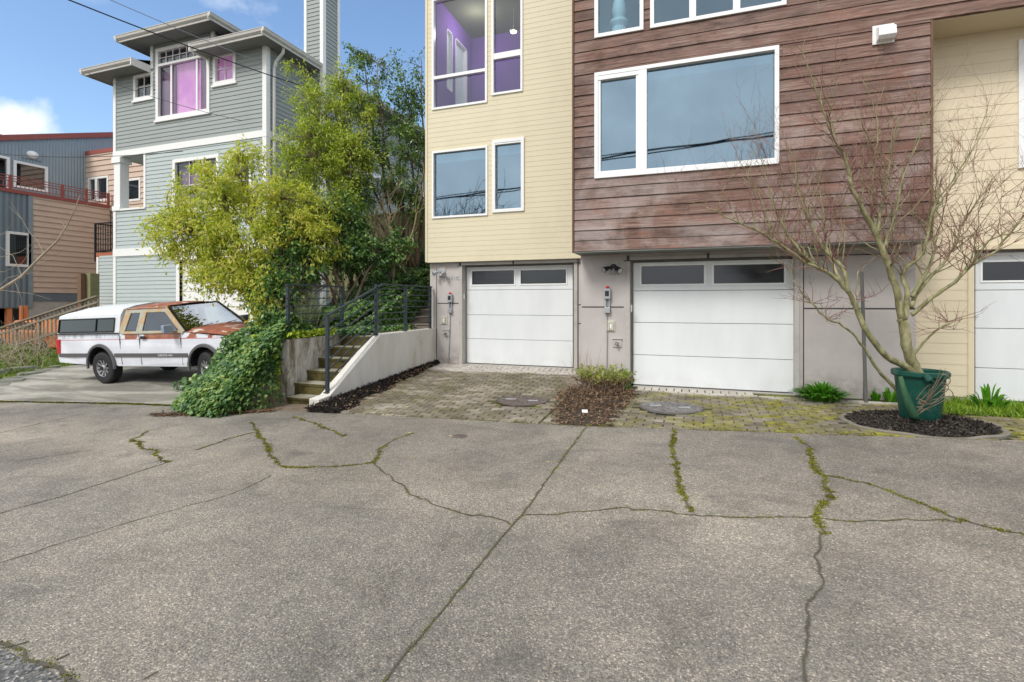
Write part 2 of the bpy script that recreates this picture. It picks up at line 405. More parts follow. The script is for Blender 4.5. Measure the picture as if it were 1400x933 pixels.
M['bark'] = bark('brown_bark', (.07, .05, .035), (.17, .13, .09), (.30, .25, .18))
M['maplebark'] = bark('mossy_maple_bark', (.10, .085, .05), (.25, .24, .12), (.46, .42, .27), 14)
M['twigred'] = bark('reddish_twigs', (.13, .06, .05), (.26, .135, .11), (.36, .22, .17))
M['palebark'] = bark('pale_bark', (.20, .16, .11), (.36, .30, .22), (.50, .43, .33))
M['green_stem'] = bark('green_stem', (.01, .035, .02), (.03, .09, .045), (.08, .14, .07))

def moss_steps():
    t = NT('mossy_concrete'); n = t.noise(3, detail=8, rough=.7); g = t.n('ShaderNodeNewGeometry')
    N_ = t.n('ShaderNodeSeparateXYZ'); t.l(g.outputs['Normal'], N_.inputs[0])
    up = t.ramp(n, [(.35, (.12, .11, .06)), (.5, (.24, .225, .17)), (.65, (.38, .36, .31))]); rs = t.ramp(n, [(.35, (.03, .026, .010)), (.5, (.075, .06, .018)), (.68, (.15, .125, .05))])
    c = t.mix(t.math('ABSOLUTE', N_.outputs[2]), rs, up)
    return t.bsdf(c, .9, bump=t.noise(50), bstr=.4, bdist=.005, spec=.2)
M['mossstep'] = moss_steps()
def stained_wall():
    t = NT('stained_retaining_concrete'); n = t.noise(3.2, t.mapping((1, 1, .35)), 9, .75, .8)
    c = t.ramp(n, [(.34, (.07, .055, .035)), (.45, (.20, .17, .125)), (.52, (.36, .33, .28)), (.62, (.55, .53, .49))])
    return t.bsdf(c, .88, bump=t.noise(40), bstr=.3, bdist=.005, spec=.25)
M['stainwall'] = stained_wall()
def white_wall():
    t = NT('pale_retaining_concrete'); n = t.noise(2.0, t.mapping((1, 1, .4)), 8, .68, .3)
    X, Y, Z = t.xyz()
    c = t.ramp(n, [(.3, (.40, .365, .30)), (.42, (.58, .56, .51)), (.7, (.69, .68, .65))])
    f = t.math('MULTIPLY_ADD', Z, -1.6, .3, clamp=True)
    c = t.mix(t.math('MULTIPLY', f, .6), c, (.36, .31, .22))
    return t.bsdf(c, .88, bump=t.noise(40), bstr=.2, bdist=.004, spec=.25)
M['whitewall'] = white_wall()

def truck_paint():
    t = NT('peeling_white_truck_paint'); X, Y, Z = t.xyz()
    n = t.noise(2.1, detail=7, rough=.6, dist=.2); n3 = t.noise(6, detail=6, rough=.65)
    rust = t.ramp(n3, [(.3, (.20, .06, .032)), (.55, (.33, .12, .065)), (.75, (.46, .24, .13))])
    above = t.math('GREATER_THAN', Z, 1.035)
    fwd = t.math('GREATER_THAN', X, 2.2)
    m = t.ramp(n, [(.50, 1.0), (.53, 0.0)])
    m = t.math('MULTIPLY', t.math('MULTIPLY', above, fwd), m)
    white = t.ramp(t.noise(1.5, detail=6), [(.3, (.60, .62, .68)), (.7, (.74, .76, .81))])
    c = t.mix(m, white, rust)
    prim = t.math('MULTIPLY', t.math('MULTIPLY', t.math('GREATER_THAN', Z, 1.06), t.math('LESS_THAN', X, 2.2)), t.ramp(t.noise(3, t.mapping((2.5, 1, 1))), [(.52, 0.0), (.56, .7)]))
    c = t.mix(prim, c, (.33, .40, .45))
    # red pinstripe
    st = t.math('MULTIPLY', t.math('GREATER_THAN', Z, 1.02), t.math('LESS_THAN', Z, 1.036))
    c = t.mix(t.math('MULTIPLY', st, .8), c, (.42, .06, .05))
    return t.bsdf(c, .35, bump=t.noise(200), bstr=.02, spec=.5)
M['truck'] = truck_paint()
def truck_roof():
    t = NT('rusted_truck_roof'); n = t.noise(1.7, t.mapping((1, 2, 1)), 6, .6, .3); n3 = t.noise(6, detail=6)
    rust = t.ramp(n3, [(.3, (.21, .065, .035)), (.6, (.34, .12, .07)), (.8, (.40, .18, .10))])
    c = t.mix(t.ramp(n, [(.57, 0.0), (.60, .85)]), rust, (.66, .58, .50))
    return t.bsdf(c, .65, bump=n3, bstr=.1, spec=.3)
M['truckroof'] = truck_roof()
def cab_mat():
    t = NT('primer_patched_cab'); n = t.noise(3.2, detail=6, rough=.6)
    c = t.ramp(n, [(.40, (.38, .40, .34)), (.5, (.40, .34, .22)), (.56, (.46, .27, .12)), (.66, (.52, .45, .33))])
    return t.bsdf(c, .55, spec=.4)
M['cab'] = cab_mat()
def rim_mat():
    t = NT('aluminium_rim'); return t.bsdf((.42, .42, .43), .35, .6)
M['rim'] = rim_mat()

# ------------------------------------------------------------------ helpers for walls, windows, leaves
def cuts(a0, a1, ops):               # interval minus openings
    segs = [(a0, a1)]
    for o0, o1 in ops:
        ns = []
        for s0, s1 in segs:
            if o1 <= s0 or o0 >= s1: ns.append((s0, s1)); continue
            if o0 > s0: ns.append((s0, o0))
            if o1 < s1: ns.append((o1, s1))
        segs = ns
    return [s for s in segs if s[1] - s[0] > .004]
def frame_map(kind, P):
    if kind == 'front': return lambda a, o, z: (a, P - o, z)
    if kind == 'right': return lambda a, o, z: (P + o, a, z)
    if kind == 'left': return lambda a, o, z: (P - o, a, z)
    return lambda a, o, z: (a, P + o, z)
def lap_wall(kind, P, a0, a1, z0, z1, pitch, ops=(), lap=.014, mb=None, th=.05):
    m = frame_map(kind, P); mb = mb or MB(); z = z0
    while z < z1 - 1e-4:
        zt = min(z + pitch, z1)
        zz = sorted({z, zt} | {q for o in ops for q in (o[2], o[3]) if z < q < zt})
        for s0, s1 in zip(zz[:-1], zz[1:]):
            mid = (s0 + s1) / 2
            for b0, b1 in cuts(a0, a1, [(o[0], o[1]) for o in ops if o[2] < mid < o[3]]):
                f = lambda q: lap * (1 - (q - z) / pitch) + .002
                v = [m(b0, f(s0), s0), m(b1, f(s0), s0), m(b1, f(s1), s1), m(b0, f(s1), s1),
                     m(b0, -th, s0), m(b1, -th, s0), m(b1, -th, s1), m(b0, -th, s1)]
                mb.add(v, [(0, 1, 2, 3), (5, 4, 7, 6), (0, 4, 5, 1), (3, 2, 6, 7), (0, 3, 7, 4), (1, 5, 6, 2)])
        z = zt
    return mb
def corr_wall(kind, P, a0, a1, z0, ztop, pitch, ops=(), amp=.018):
    m = frame_map(kind, P); mb = MB(); n = int((a1 - a0) / (pitch / 4)); st = (a1 - a0) / n
    prof = [0, amp, amp, 0]
    for i in range(n):
        b0, b1 = a0 + i * st, a0 + (i + 1) * st; mid = (b0 + b1) / 2
        o0, o1 = prof[i % 4], prof[(i + 1) % 4]
        for c0, c1 in cuts(z0, ztop(mid), [(o[2], o[3]) for o in ops if o[0] < mid < o[1]]):
            t0, t1 = (ztop(b0), ztop(b1)) if abs(c1 - ztop(mid)) < 1e-6 else (c1, c1)
            mb.quad(m(b0, o0, c0), m(b1, o1, c0), m(b1, o1, t1), m(b0, o0, t0))
    return mb
def plate(kind, P, a0, a1, z0, z1, o0, o1, mb=None):
    mb = mb or MB(); m = frame_map(kind, P)
    p, q = m(a0, o0, z0), m(a1, o1, z1)
    return mb.box(min(p[0], q[0]), min(p[1], q[1]), min(p[2], q[2]), max(p[0], q[0]), max(p[1], q[1]), max(p[2], q[2]))
def window(parent, kind, P, a0, a1, z0, z1, fw=.055, vm=(), hm=(), out=.03, glassm='glass', fm='vinyl', inset=.02, bars=None,
           blind=None, sill=False, label=None, name='window'):
    """vm: list of (a, width) vertical mullions; hm: list of (z, width, from, to)"""
    mb = MB()
    back = -.07
    def pl(b0, b1, c0, c1, o=out): plate(kind, P, b0, b1, c0, c1, back, o, mb)
    pl(a0, a1, z1 - fw, z1); pl(a0, a1, z0, z0 + fw); pl(a0, a0 + fw, z0 + fw, z1 - fw); pl(a1 - fw, a1, z0 + fw, z1 - fw)
    for a, w in vm: pl(a - w / 2, a + w / 2, z0 + fw, z1 - fw, out - .003)
    for z, w, b0, b1 in hm: pl(b0, b1, z - w / 2, z + w / 2, out - .006)
    w = obj(name, mb, M[fm], parent, bevel=.004)
    if label: w['label'] = label
    if bars:
        g = MB()
        for b0, b1, c0, c1 in bars: plate(kind, P, b0, b1, c0, c1, -.03, -.005, g)
        obj('glazing_bars', g, M[fm], w)
    obj('pane', plate(kind, P, a0 + fw * .5, a1 - fw * .5, z0 + fw * .5, z1 - fw * .5, -.050, -.042), M[glassm], w)
    if sill:
        obj('sill', plate(kind, P, a0 - .05, a1 + .05, z0 - .07, z0 - .002, -.02, out + .03), M[fm], w, bevel=.004)
    if blind:
        g = MB(); 
        for b0, b1, c0, c1 in blind: plate(kind, P, b0, b1, c0, c1, -.115, -.10, g)
        obj('blind', g, M['blind'], w)
    return w
def shell(parent, x0, x1, y0, y1, z0, z1, m, open_front=True, name='interior', skip=()):
    mb = MB()
    if 'bottom' not in skip: mb.quad((x0, y0, z0), (x1, y0, z0), (x1, y1, z0), (x0, y1, z0))
    if 'top' not in skip: mb.quad((x0, y0, z1), (x0, y1, z1), (x1, y1, z1), (x1, y0, z1))
    if 'left' not in skip: mb.quad((x0, y0, z0), (x0, y1, z0), (x0, y1, z1), (x0, y0, z1))
    if 'right' not in skip: mb.quad((x1, y0, z0), (x1, y0, z1), (x1, y1, z1), (x1, y1, z0))
    mb.quad((x0, y1, z0), (x1, y1, z0), (x1, y1, z1), (x0, y1, z1))
    return obj(name, mb, m, parent, recalc=False)

def leaf_arrays(P, D, L, W, fold=.25, nrm=None, tri=False):
    """P points, D unit directions, L lengths, W widths -> vertex / face arrays, each leaf its own folded quad"""
    n = len(P); D = D / (np.linalg.norm(D, axis=1, keepdims=True) + 1e-9)
    q = NR.normal(size=(n, 3)) if nrm is None else nrm + NR.normal(size=(n, 3)) * .45
    B = np.cross(D, q); B /= (np.linalg.norm(B, axis=1, keepdims=True) + 1e-9)
    N = np.cross(B, D)
    L = L[:, None]; W = W[:, None]
    mid = P + D * L * .45 + N * W * fold
    V = np.stack([P, mid + B * W * .5 - N * W * fold * 1.4, P + D * L - N * L * .12, mid - B * W * .5 - N * W * fold * 1.4], axis=1).reshape(-1, 3)
    Fq = np.arange(n * 4).reshape(n, 4)
    return V, Fq
def rnd_dirs(n): 
    v = NR.normal(size=(n, 3)); return v / np.linalg.norm(v, axis=1, keepdims=True)
def join_arrays(lst):
    V = []; Fq = []; k = 0
    for v, f in lst: V.append(v); Fq.append(f + k); k += len(v)
    return np.concatenate(V), np.concatenate(Fq)

M['glassdark2'] = glass('dark_window_glass', .10, (.3, .34, .34), .03)
M['glasspink'] = glass('house_glass', .03, (.92, .93, .95))
def text_obj(name, body, size, ext, m, loc, rot, parent=None, space=1.2):
    cu = bpy.data.curves.new(name, 'FONT'); cu.body = body; cu.size = size; cu.extrude = ext; cu.space_character = space; cu.align_x = 'CENTER'
    tmp = bpy.data.objects.new(name + '_tmp', cu); col.objects.link(tmp)
    dg = bpy.context.evaluated_depsgraph_get(); me = bpy.data.meshes.new_from_object(tmp.evaluated_get(dg)); bpy.data.objects.remove(tmp)
    me.materials.clear(); me.materials.append(m); me.name = name
    o = bpy.data.objects.new(name, me); col.objects.link(o); o.parent = parent; o.location = loc; o.rotation_euler = rot; return o

def pink_mat():
    t = NT('pink_glow_curtain'); X, Y, Z = t.xyz(); n = t.noise(1.2, detail=3)
    c = t.ramp(n, [(.35, (.62, .22, .58)), (.65, (.80, .38, .68))])
    m = t.bsdf(c, .85); p = t.p; t.l(c, p.inputs['Emission Color']); p.inputs['Emission Strength'].default_value = .12; return m  # the curtain itself emits faintly, standing in for the lit room behind
M['pink'] = pink_mat()

M['dirt'] = plain('leafy_dirt', (.16, .125, .09), .95, .35, 12, .8, 60, dirt=(.07, .05, .035), dscale=5)
# ================================================================== SETTING: ground
EDGE = [(-70, 5.9), (-12.6, 5.95), (-9.5, 6.25), (-7.5, 6.28), (-4.5, 6.28), (-1.2, 6.22), (1.2, 6.36), (3.1, 6.42), (5, 6.5), (45, 6.6)]
def edge_y(x):
    for (xa, ya), (xb, yb) in zip(EDGE[:-1], EDGE[1:]):
        if xa <= x <= xb: return ya + (yb - ya) * (x - xa) / (xb - xa)
    return EDGE[-1][1]
ZL, ZR = 0.12, 0.075                                   # door thresholds of the two garages
def drive_z(x, y):
    yb = 10.5 if x < -1.85 else 8.95
    z1 = ZL if x < -1.85 else (ZR if x < 1.8 else ZR + min(1, (x - 1.8) / 3) * .02)
    s = max(0, min(1, (y - edge_y(x)) / (yb - edge_y(x))))
    return street(x) * (1 - s) + z1 * s
def grid(fn, xs, ys, name, m, kind='structure', smooth=True):
    V = []; Fq = []
    for y in ys:
        for x in xs: V.append((x, y, fn(x, y)))
    n = len(xs)
    for j in range(len(ys) - 1):
        for i in range(n - 1): Fq.append((j * n + i, j * n + i + 1, (j + 1) * n + i + 1, (j + 1) * n + i))
    mb = MB(); mb.v = V; mb.f = Fq
    return tag(obj(name, mb, m, smooth=smooth, recalc=False), kind=kind)
def lin(a, b, n): return [a + (b - a) * i / n for i in range(n + 1)]

grid(lambda x, y: street(x) - .02 if y < 5 else min(street(x), .0) - .12 if y > 7 else street(x) - .06, [-600, -150, -60, -40, -30, -18, -12, -6, 0, 6, 12, 40, 150, 600],
     [-600, -100, -32, -10, 0, 5, 7, 12, 30, 60, 200, 900], 'ground', M['soil'])
# the street sheet follows the joint with the driveways
xs = [-60, -40, -30, -22, -18] + lin(-17, 12, 58) + [20, 30, 45]
mb = MB(); rows = [0, .004, .01, .03, .1, .3, .6, 1.0]
V = []; 
for r_ in rows:
    for x in xs:
        e = edge_y(x); V.append((x, e - (e + 30) * r_, street(x)))
mb.v = V; n = len(xs)
mb.f = [(j * n + i, (j + 1) * n + i, (j + 1) * n + i + 1, j * n + i + 1) for j in range(len(rows) - 1) for i in range(n - 1)]
tag(obj('street', mb, M['street'], recalc=False), kind='structure')
# concrete parking slab along the street, under the truck
def jslab(x): return edge_y(x) + .05
ROLL = .087
def slab_z(x, y): return street(x) + .012 + ROLL * max(0, min(1, (x + 19.5) / 4)) * max(0, min(y, 11.5) - edge_y(x) - .1)
mb = MB(); xs2 = lin(-24, -6.95, 36); V = []
for k in range(13):
    for x in xs2:
        y0 = jslab(x); y = y0 + (13.3 - y0) * k / 12; V.append((x, y, slab_z(x, y)))
mb.v = V; n = len(xs2); mb.f = [(j * n + i, j * n + i + 1, (j + 1) * n + i + 1, (j + 1) * n + i) for j in range(12) for i in range(n - 1)]
tag(obj('parking_slab', mb, M['slab'], recalc=False), kind='structure')

grid(lambda x, y: street(x) - .004 + max(0, y - 6.9) * .1, lin(-7.3, -5.5, 12), [edge_y(-6) + .002, 6.5, 6.7, 6.9, 7.1, 7.5], 'dirt_strip', M['dirt'])
# paver driveways: sub-base plus individually laid stones
def base(x0, x1, yb, name):
    mb = MB(); nx, ny = 14, 10; V = []
    for j in range(ny + 1):
        for i in range(nx + 1):
            x = x0 + (x1 - x0) * i / nx; e = edge_y(x) + .002; y = e + (yb - e) * j / ny
            V.append((x, y, drive_z(x, y) - .008))
    mb.v = V; mb.f = [(j * (nx + 1) + i, j * (nx + 1) + i + 1, (j + 1) * (nx + 1) + i + 1, (j + 1) * (nx + 1) + i) for j in range(ny) for i in range(nx)]
    return tag(obj(name, mb, M['jointsoil'], recalc=False), kind='structure')
t = NT('mossy_joint_soil'); n_ = t.noise(2.2, detail=6)
M['jointsoil'] = t.bsdf(t.ramp(n_, [(.4, (.03, .027, .018)), (.54, (.07, .075, .015)), (.66, (.26, .30, .03))]), .95)
base(-5.6, -1.86, 10.6, 'driveway_bed'); base(-1.85, 9.0, 9.25, 'driveway_bed')
MH1 = PS(715, 551, .02); MH2 = PS(917, 558, .02)
RING = (2.42, 7.13, .77)
WEDGE = [(-1.66, 6.1), (-.98, 6.1), (-.95, 7.1), (-.93, 8.95), (-1.95, 8.95), (-1.95, 8.0), (-1.8, 7.2)]
def inpoly(x, y, P):
    c = False; j = len(P) - 1
    for i in range(len(P)):
        if (P[i][1] > y) != (P[j][1] > y) and x < (P[j][0] - P[i][0]) * (y - P[i][1]) / (P[j][1] - P[i][1]) + P[i][0]: c = not c
        j = i
    return c
def pavers(x0, x1, yb, name, wall_y):
    mb = MB(); pw, pl = .115, .23; y = yb - .26; row = 0; stones = []
    x = x0                                             # soldier course along the doors
    while x < x1: stones.append((x, x + .118, yb - .26, yb)); x += .118
    y = yb - .26
    while y > 5.9:
        x = x0 - (pl / 2 if row % 2 else 0)
        while x < x1:
            stones.append((max(x, x0), min(x + pl, x1), y - pw, y)); x += pl
        y -= pw; row += 1
    for a0, a1, b0, b1 in stones:
        cx, cy = (a0 + a1) / 2, (b0 + b1) / 2
        if a1 - a0 < .03: continue
        if b0 < edge_y(cx):
            b0 = edge_y(cx) + .006
            if b1 - b0 < .03: continue
        if math.hypot(cx - MH1[0], cy - MH1[1]) < .44 or math.hypot(cx - MH2[0], cy - MH2[1]) < .46: continue
        if math.hypot(cx - RING[0], cy - RING[1]) < RING[2]: continue
        if inpoly(cx, cy, WEDGE): continue
        if wall_y(cx, cy): continue
        g = .006 + R.random() * .003; tl = [R.gauss(0, .0014) for _ in range(4)]; h = R.gauss(0, .0016)
        P4 = [(a0 + g, b0 + g), (a1 - g, b0 + g), (a1 - g, b1 - g), (a0 + g, b1 - g)]
        top = [(px, py, drive_z(px, py) + .006 + h + tl[i]) for i, (px, py) in enumerate(P4)]
        c = .006
        tin = [(px + (c if i in (0, 3) else -c), py + (c if i < 2 else -c), z) for i, (px, py, z) in enumerate(top)]
        tout = [(px, py, z - .005) for px, py, z in top]; bot = [(px, py, z - .03) for px, py, z in top]
        mb.add(tin + tout + bot, [(0, 1, 2, 3)] + [(i + 4, (i + 1) % 4 + 4, (i + 1) % 4, i) for i in range(4)] + [(i + 8, (i + 1) % 4 + 8, (i + 1) % 4 + 4, i + 4) for i in range(4)])
    return tag(obj(name, mb, M['paver'], recalc=False), kind='structure')
def mulchline(x, y):                                   # dark mulch strip beside the white retaining wall
    t_ = (y - 6.3) / 4.1
    return x < -5.52 + .50 * (1 - t_) ** 1.1
pavers(-5.55, -1.88, 10.42, 'driveway', mulchline)
pavers(-1.86, 9.0, 8.9, 'driveway', lambda x, y: (x > 2.95 and y > 7.72 + R.random() * .3) or (.9 < x < 3 and y > 8.76))
# concrete threshold strips
obj_ = MB(); obj_.box(-1.0, 8.9, -.3, 1.5, 9.35, ZR + .002)
tag(obj('threshold', obj_, M['concretepale']), kind='structure')
obj_ = MB(); obj_.box(-5.3, 10.42, -.3, -1.95, 11, ZL + .002)
tag(obj('threshold', obj_, M['concretepale']), kind='structure')
obj_ = MB(); obj_.box(3.25, 9.0, -.3, 8.5, 9.5, .098)
tag(obj('threshold', obj_, M['concretepale']), kind='structure')

# ------------------------------------------------------------------ cracks and moss in the street
t = NT('dirty_crack_margin'); at_ = t.n('ShaderNodeAttribute'); at_.attribute_name = 'fade'
f_ = t.math('MULTIPLY', t.math('SUBTRACT', t.math('ADD', at_.outputs['Fac'], t.noise(11, detail=8, rough=.75)), 1.08, clamp=True), 1.4, clamp=True)
p_ = t.n('ShaderNodeBsdfPrincipled'); t.l(t.ramp(t.noise(3, detail=4), [(.4, (.075, .068, .05)), (.6, (.12, .115, .045))]), p_.inputs['Base Color']); p_.inputs['Roughness'].default_value = .95
tr_ = t.n('ShaderNodeBsdfTransparent'); mx_ = t.n('ShaderNodeMixShader'); t.l(f_, mx_.inputs[0]); t.l(tr_.outputs[0], mx_.inputs[1]); t.l(p_.outputs[0], mx_.inputs[2]); t.l(mx_.outputs[0], t.out.inputs[0]); M['margin'] = t.m
mdark = plain('dark_crack', (.085, .077, .06), .95, .3, 8)  # dark brown of the crack lines
def poly_street(px, jit, step=.05, dz=0):
    P = [Vector(PS(u, v)) for u, v in px]; out = []
    for a, b in zip(P[:-1], P[1:]):
        n = max(1, int((b - a).length / step))
        for i in range(n):
            p = a.lerp(b, i / n); out.append(p)
    out.append(P[-1]); w1 = w2 = 0; res = []
    for p in out:
        w1 = w1 * .8 + R.gauss(0, jit); w2 = w2 * .8 + R.gauss(0, jit)
        x, y = p.x + w1, p.y + w2; res.append((x, y))
    return res
MOSSP = []
def ribbon(px, w, jit=.006, moss=0.0, mw=.02, name='pavement_crack', step=.05, wj=.5):
    P = poly_street(px, jit, step); mb = MB(); V = []
    for i, (x, y) in enumerate(P):
        a = P[max(0, i - 1)]; b = P[min(len(P) - 1, i + 1)]
        dx, dy = b[0] - a[0], b[1] - a[1]; L = math.hypot(dx, dy) or 1
        ww = .55 * w * (1 - wj + 2 * wj * R.random()) / 2
        nx, ny = -dy / L, dx / L
        for s in (-1, 1):
            X_, Y_ = x + nx * ww * s, min(y + ny * ww * s, edge_y(x) + .02)
            V.append((X_, Y_, street(X_) + .003))
        if moss:
            k = int(moss * step * 24000 * mw) 
            env = .35 + .65 * (.5 + .5 * math.sin(x * 7.1 + y * 5.3) * math.sin(x * 2.3 - y * 3.7))
            for _ in range(int(k * env * 2 * R.random() + .5)):
                q = R.gauss(0, mw * .42 * (.4 + env)); e = R.random() - .5
                MOSSP.append((x + nx * q + dx / L * e * step, y + ny * q + dy / L * e * step, mw))
    mb.v = V; mb.f = [(2 * i, 2 * i + 1, 2 * i + 3, 2 * i + 2) for i in range(len(P) - 1)]
    tag(obj(name, mb, mdark, recalc=False), kind='structure')
    sb = MB(); V = []; fd = []; hw = .016 + mw * .75      # dirty, mossy margin beside the crack
    for i, (x, y) in enumerate(P):
        a = P[max(0, i - 1)]; b = P[min(len(P) - 1, i + 1)]; dx, dy = b[0] - a[0], b[1] - a[1]; L = math.hypot(dx, dy) or 1
        for s in (-1, 0, 1):
            X_, Y_ = x - dy / L * hw * s, y + dx / L * hw * s; Y_ = min(Y_, edge_y(X_)); V.append((X_, Y_, street(X_) + .0014)); fd.append(1.0 - abs(s))
    sb.v = V; sb.f = [(3 * i + j, 3 * i + j + 1, 3 * i + j + 4, 3 * i + j + 3) for i in range(len(P) - 1) for j in (0, 1)]
    so_ = obj('crack_margin', sb, M['margin'], recalc=False); at = so_.data.attributes.new('fade', 'FLOAT', 'POINT'); at.data.foreach_set('value', fd); tag(so_, kind='structure')
ribbon([(525, 933), (600, 840), (690, 730), (715, 705), (760, 640), (803, 583)], .013, .003, 1.1, .017)
ribbon([(345, 577), (365, 615), (385, 640), (430, 638), (480, 636), (510, 632)], .010, .012, 1.0, .03)
ribbon([(510, 632), (530, 650), (555, 672), (590, 688), (640, 703), (700, 715)], .012, .012, .5, .02)
ribbon([(510, 632), (520, 615), (540, 600), (560, 592)], .010, .012, .6, .03)
ribbon([(718, 705), (800, 702), (860, 697), (905, 700), (960, 706), (1050, 706), (1110, 707), (1160, 712), (1215, 712), (1325, 716)], .009, .010, .55, .022)
ribbon([(922, 588), (918, 620), (928, 660), (945, 698)], .016, .010, 1.5, .034)
ribbon([(1090, 598), (1110, 625), (1123, 650), (1125, 680), (1112, 700), (1120, 727)], .022, .014, 1.5, .034)
ribbon([(1120, 727), (1122, 770), (1128, 797), (1103, 822), (1107, 870), (1095, 910), (1097, 934)], .010, .009)
ribbon([(1123, 650), (1180, 660), (1240, 680), (1300, 705), (1330, 716), (1400, 731), (1430, 736)], .018, .010, .9, .03)
ribbon([(-30, 711), (90, 677), (230, 632)], .016, .005, .15, .02)
ribbon([(270, 616), (310, 600), (346, 592)], .05, .010, .4, .03)
ribbon([(230, 632), (200, 612), (183, 600), (208, 589)], .012, .014, .9, .035)
ribbon([(-20, 597), (60, 578), (118, 565)], .014, .004)
ribbon([(25, 631), (130, 615)], .008, .006)
ribbon([(-20, 776), (60, 750), (190, 710), (320, 675), (370, 651)], .006, .008)
ribbon([(470, 596), (430, 580), (400, 571)], .008, .014, .4, .04)
ribbon([(100, 926), (60, 905), (30, 893), (-10, 884)], .034, .012, .25, .03)
ribbon([(100, 926), (120, 945)], .03, .012)
ribbon([(40, 878), (18, 884), (0, 888)], .014, .008)
ribbon([(75, 904), (95, 896)], .01, .006); ribbon([(196, 930), (214, 919)], .008, .002)
# moss along the joint with the slab and the pavers
def edge_moss(x0, x1, dens, mw, off=0):
    x = x0
    while x < x1:
        env = max(0.08, .5 + .5 * math.sin(x * 3.1) * math.sin(x * 1.3 + 2))
        for _ in range(int(dens * env * R.random() * 2)):
            MOSSP.append((x + R.random() * .05, edge_y(x) + off + R.gauss(0, mw * .4), mw))
        x += .04
edge_moss(-13, -8.3, 26, .07); edge_moss(-4.4, -2.2, 7, .035); edge_moss(-1.2, 1.8, 10, .04); edge_moss(-2.3, -1.2, 9, .05)
P = np.array(MOSSP); n = len(P)
z = np.array([(street(x) if y < edge_y(x) else street(x) + .012) for x, y, _ in P]) + .001
# each tuft: three tiny upright leaves
Pt = np.repeat(np.column_stack([P[:, 0], P[:, 1], z]), 3, axis=0) + NR.normal(size=(n * 3, 3)) * [.004, .004, .0]
D = NR.normal(size=(n * 3, 3)) * [1, 1, .3] + [0, 0, .9]
L = np.repeat(np.clip(P[:, 2] * .27, .005, .012), 3) * NR.uniform(.5, 1.3, n * 3)
V, Fq = leaf_arrays(Pt, D, L, L * .8, .2)
tag(obj('moss', (V, Fq), M['moss']), kind='stuff')
# darker patch of old paving in the near left corner
def flat_patch(px, m, name, dz):
    P = poly_street(px + [px[0]], .006, .06)[:-1]; mb = MB()
    c = (sum(p[0] for p in P) / len(P), sum(p[1] for p in P) / len(P))
    mb.v = [(c[0], c[1], street(c[0]) + dz)] + [(x, y, street(x) + dz) for x, y in P]
    k = len(P); mb.f = [(0, i + 1, (i + 1) % k + 1) for i in range(k)]
    return tag(obj(name, mb, m, recalc=False), kind='structure')
t = NT('dark_patch'); v1 = t.voro(85); q_ = t.n('ShaderNodeSeparateColor'); t.l(v1.outputs['Color'], q_.inputs[0])
M['patch'] = t.bsdf(t.ramp(q_.outputs[0], [(0, (.04, .042, .044)), (.5, (.10, .10, .098)), (.85, (.18, .17, .155)), (1, (.4, .38, .35))]), .75, bump=v1.outputs['Distance'], bstr=.5, bdist=.01)
flat_patch([(-60, 878), (0, 889), (30, 898), (60, 910), (98, 931), (140, 1000), (-60, 1000)], M['patch'], 'pavement_patch', .0018)

# ------------------------------------------------------------------ sparse fallen leaves and chips on paving
pts = []
for _ in range(150):
    x = R.uniform(-12, 1.0); y = R.uniform(4.2, 6.1) if R.random() < .45 else R.uniform(6.3, 9.0)
    if y > edge_y(x) and -7.6 < x < -5.5: continue
    if y > edge_y(x) and x > -5.5: zz = drive_z(x, y) + .012
    elif y > edge_y(x): zz = street(x) + .016
    else: zz = street(x) + .004
    pts.append((x, y, zz))
P = np.array(pts); D = NR.normal(size=(len(P), 3)) * [1, 1, .12]
V, Fq = leaf_arrays(P, D, NR.uniform(.03, .07, len(P)), NR.uniform(.015, .035, len(P)), .15, nrm=np.tile([0, 0, 3.], (len(P), 1)))
M['paleleaf'] = leafmat('pale_fallen_leaves', [(.1, (.22, .12, .05)), (.5, (.50, .42, .12)), (1, (.62, .56, .32))], .2, .6, 3)
tag(obj('fallen_leaves', (V, Fq), M['paleleaf']), 'pale yellow fallen leaves scattered thinly over street and driveways', 'leaves', kind='stuff')

# ------------------------------------------------------------------ manhole covers, street cap, tree ring
def cover(c, r, m, label):
    z = drive_z(c[0], c[1]) + .012
    e = thing('manhole_cover', label, 'manhole cover', (c[0], c[1], z), 'round covers in the paver driveways')
    k = MB(); k.lathe([(r + .022, -.02), (r + .022, .001), (r + .006, .003), (r + .005, -.006), (r - .02, -.006)], (c[0], c[1], z), 56, cap=False)
    obj('collar', k, m, e, smooth=False)
    d = MB(); d.lathe([(r, -.02), (r, .004), (r - .015, .007), (r - .05, .004), (.06, .004), (.0, .004)], (c[0], c[1], z), 56)
    for a in range(0, 12):                              # low raised ribs of the lid
        t_ = math.pi * a / 6; 
        for q in (.35, .6, .8):
            x_, y_ = c[0] + math.cos(t_ + q) * r * q, c[1] + math.sin(t_ + q) * r * q
            d.obox((x_, y_, z + .006), (math.cos(t_) * .03, math.sin(t_) * .03, 0), (-math.sin(t_) * .006, math.cos(t_) * .006, 0), (0, 0, .003))
    obj('lid', d, m, e)
    s_ = MB()
    for dx in (-.5, .45): s_.obox((c[0] + dx * r, c[1] - .02, z + .008), (.075, .012, 0), (-.006, .03, 0), (0, 0, .003))
    obj_each('lifting_plate', s_, M['galv'], e)
    return e
cover(MH1, .375, M['castiron'], 'round rusty brown manhole cover in the pavers before the house number garage')
cover(MH2, .40, M['castgrey'], 'round grey manhole cover in mossy pavers before the middle garage')
c = PS(629, 597); z = c[2] + .003
d = MB(); d.lathe([(.085, -.01), (.085, .004), (.07, .007), (0, .007)], (c[0], c[1], z), 28); d.obox((c[0], c[1], z + .009), (.05, 0, 0), (0, .008, 0), (0, 0, .003))
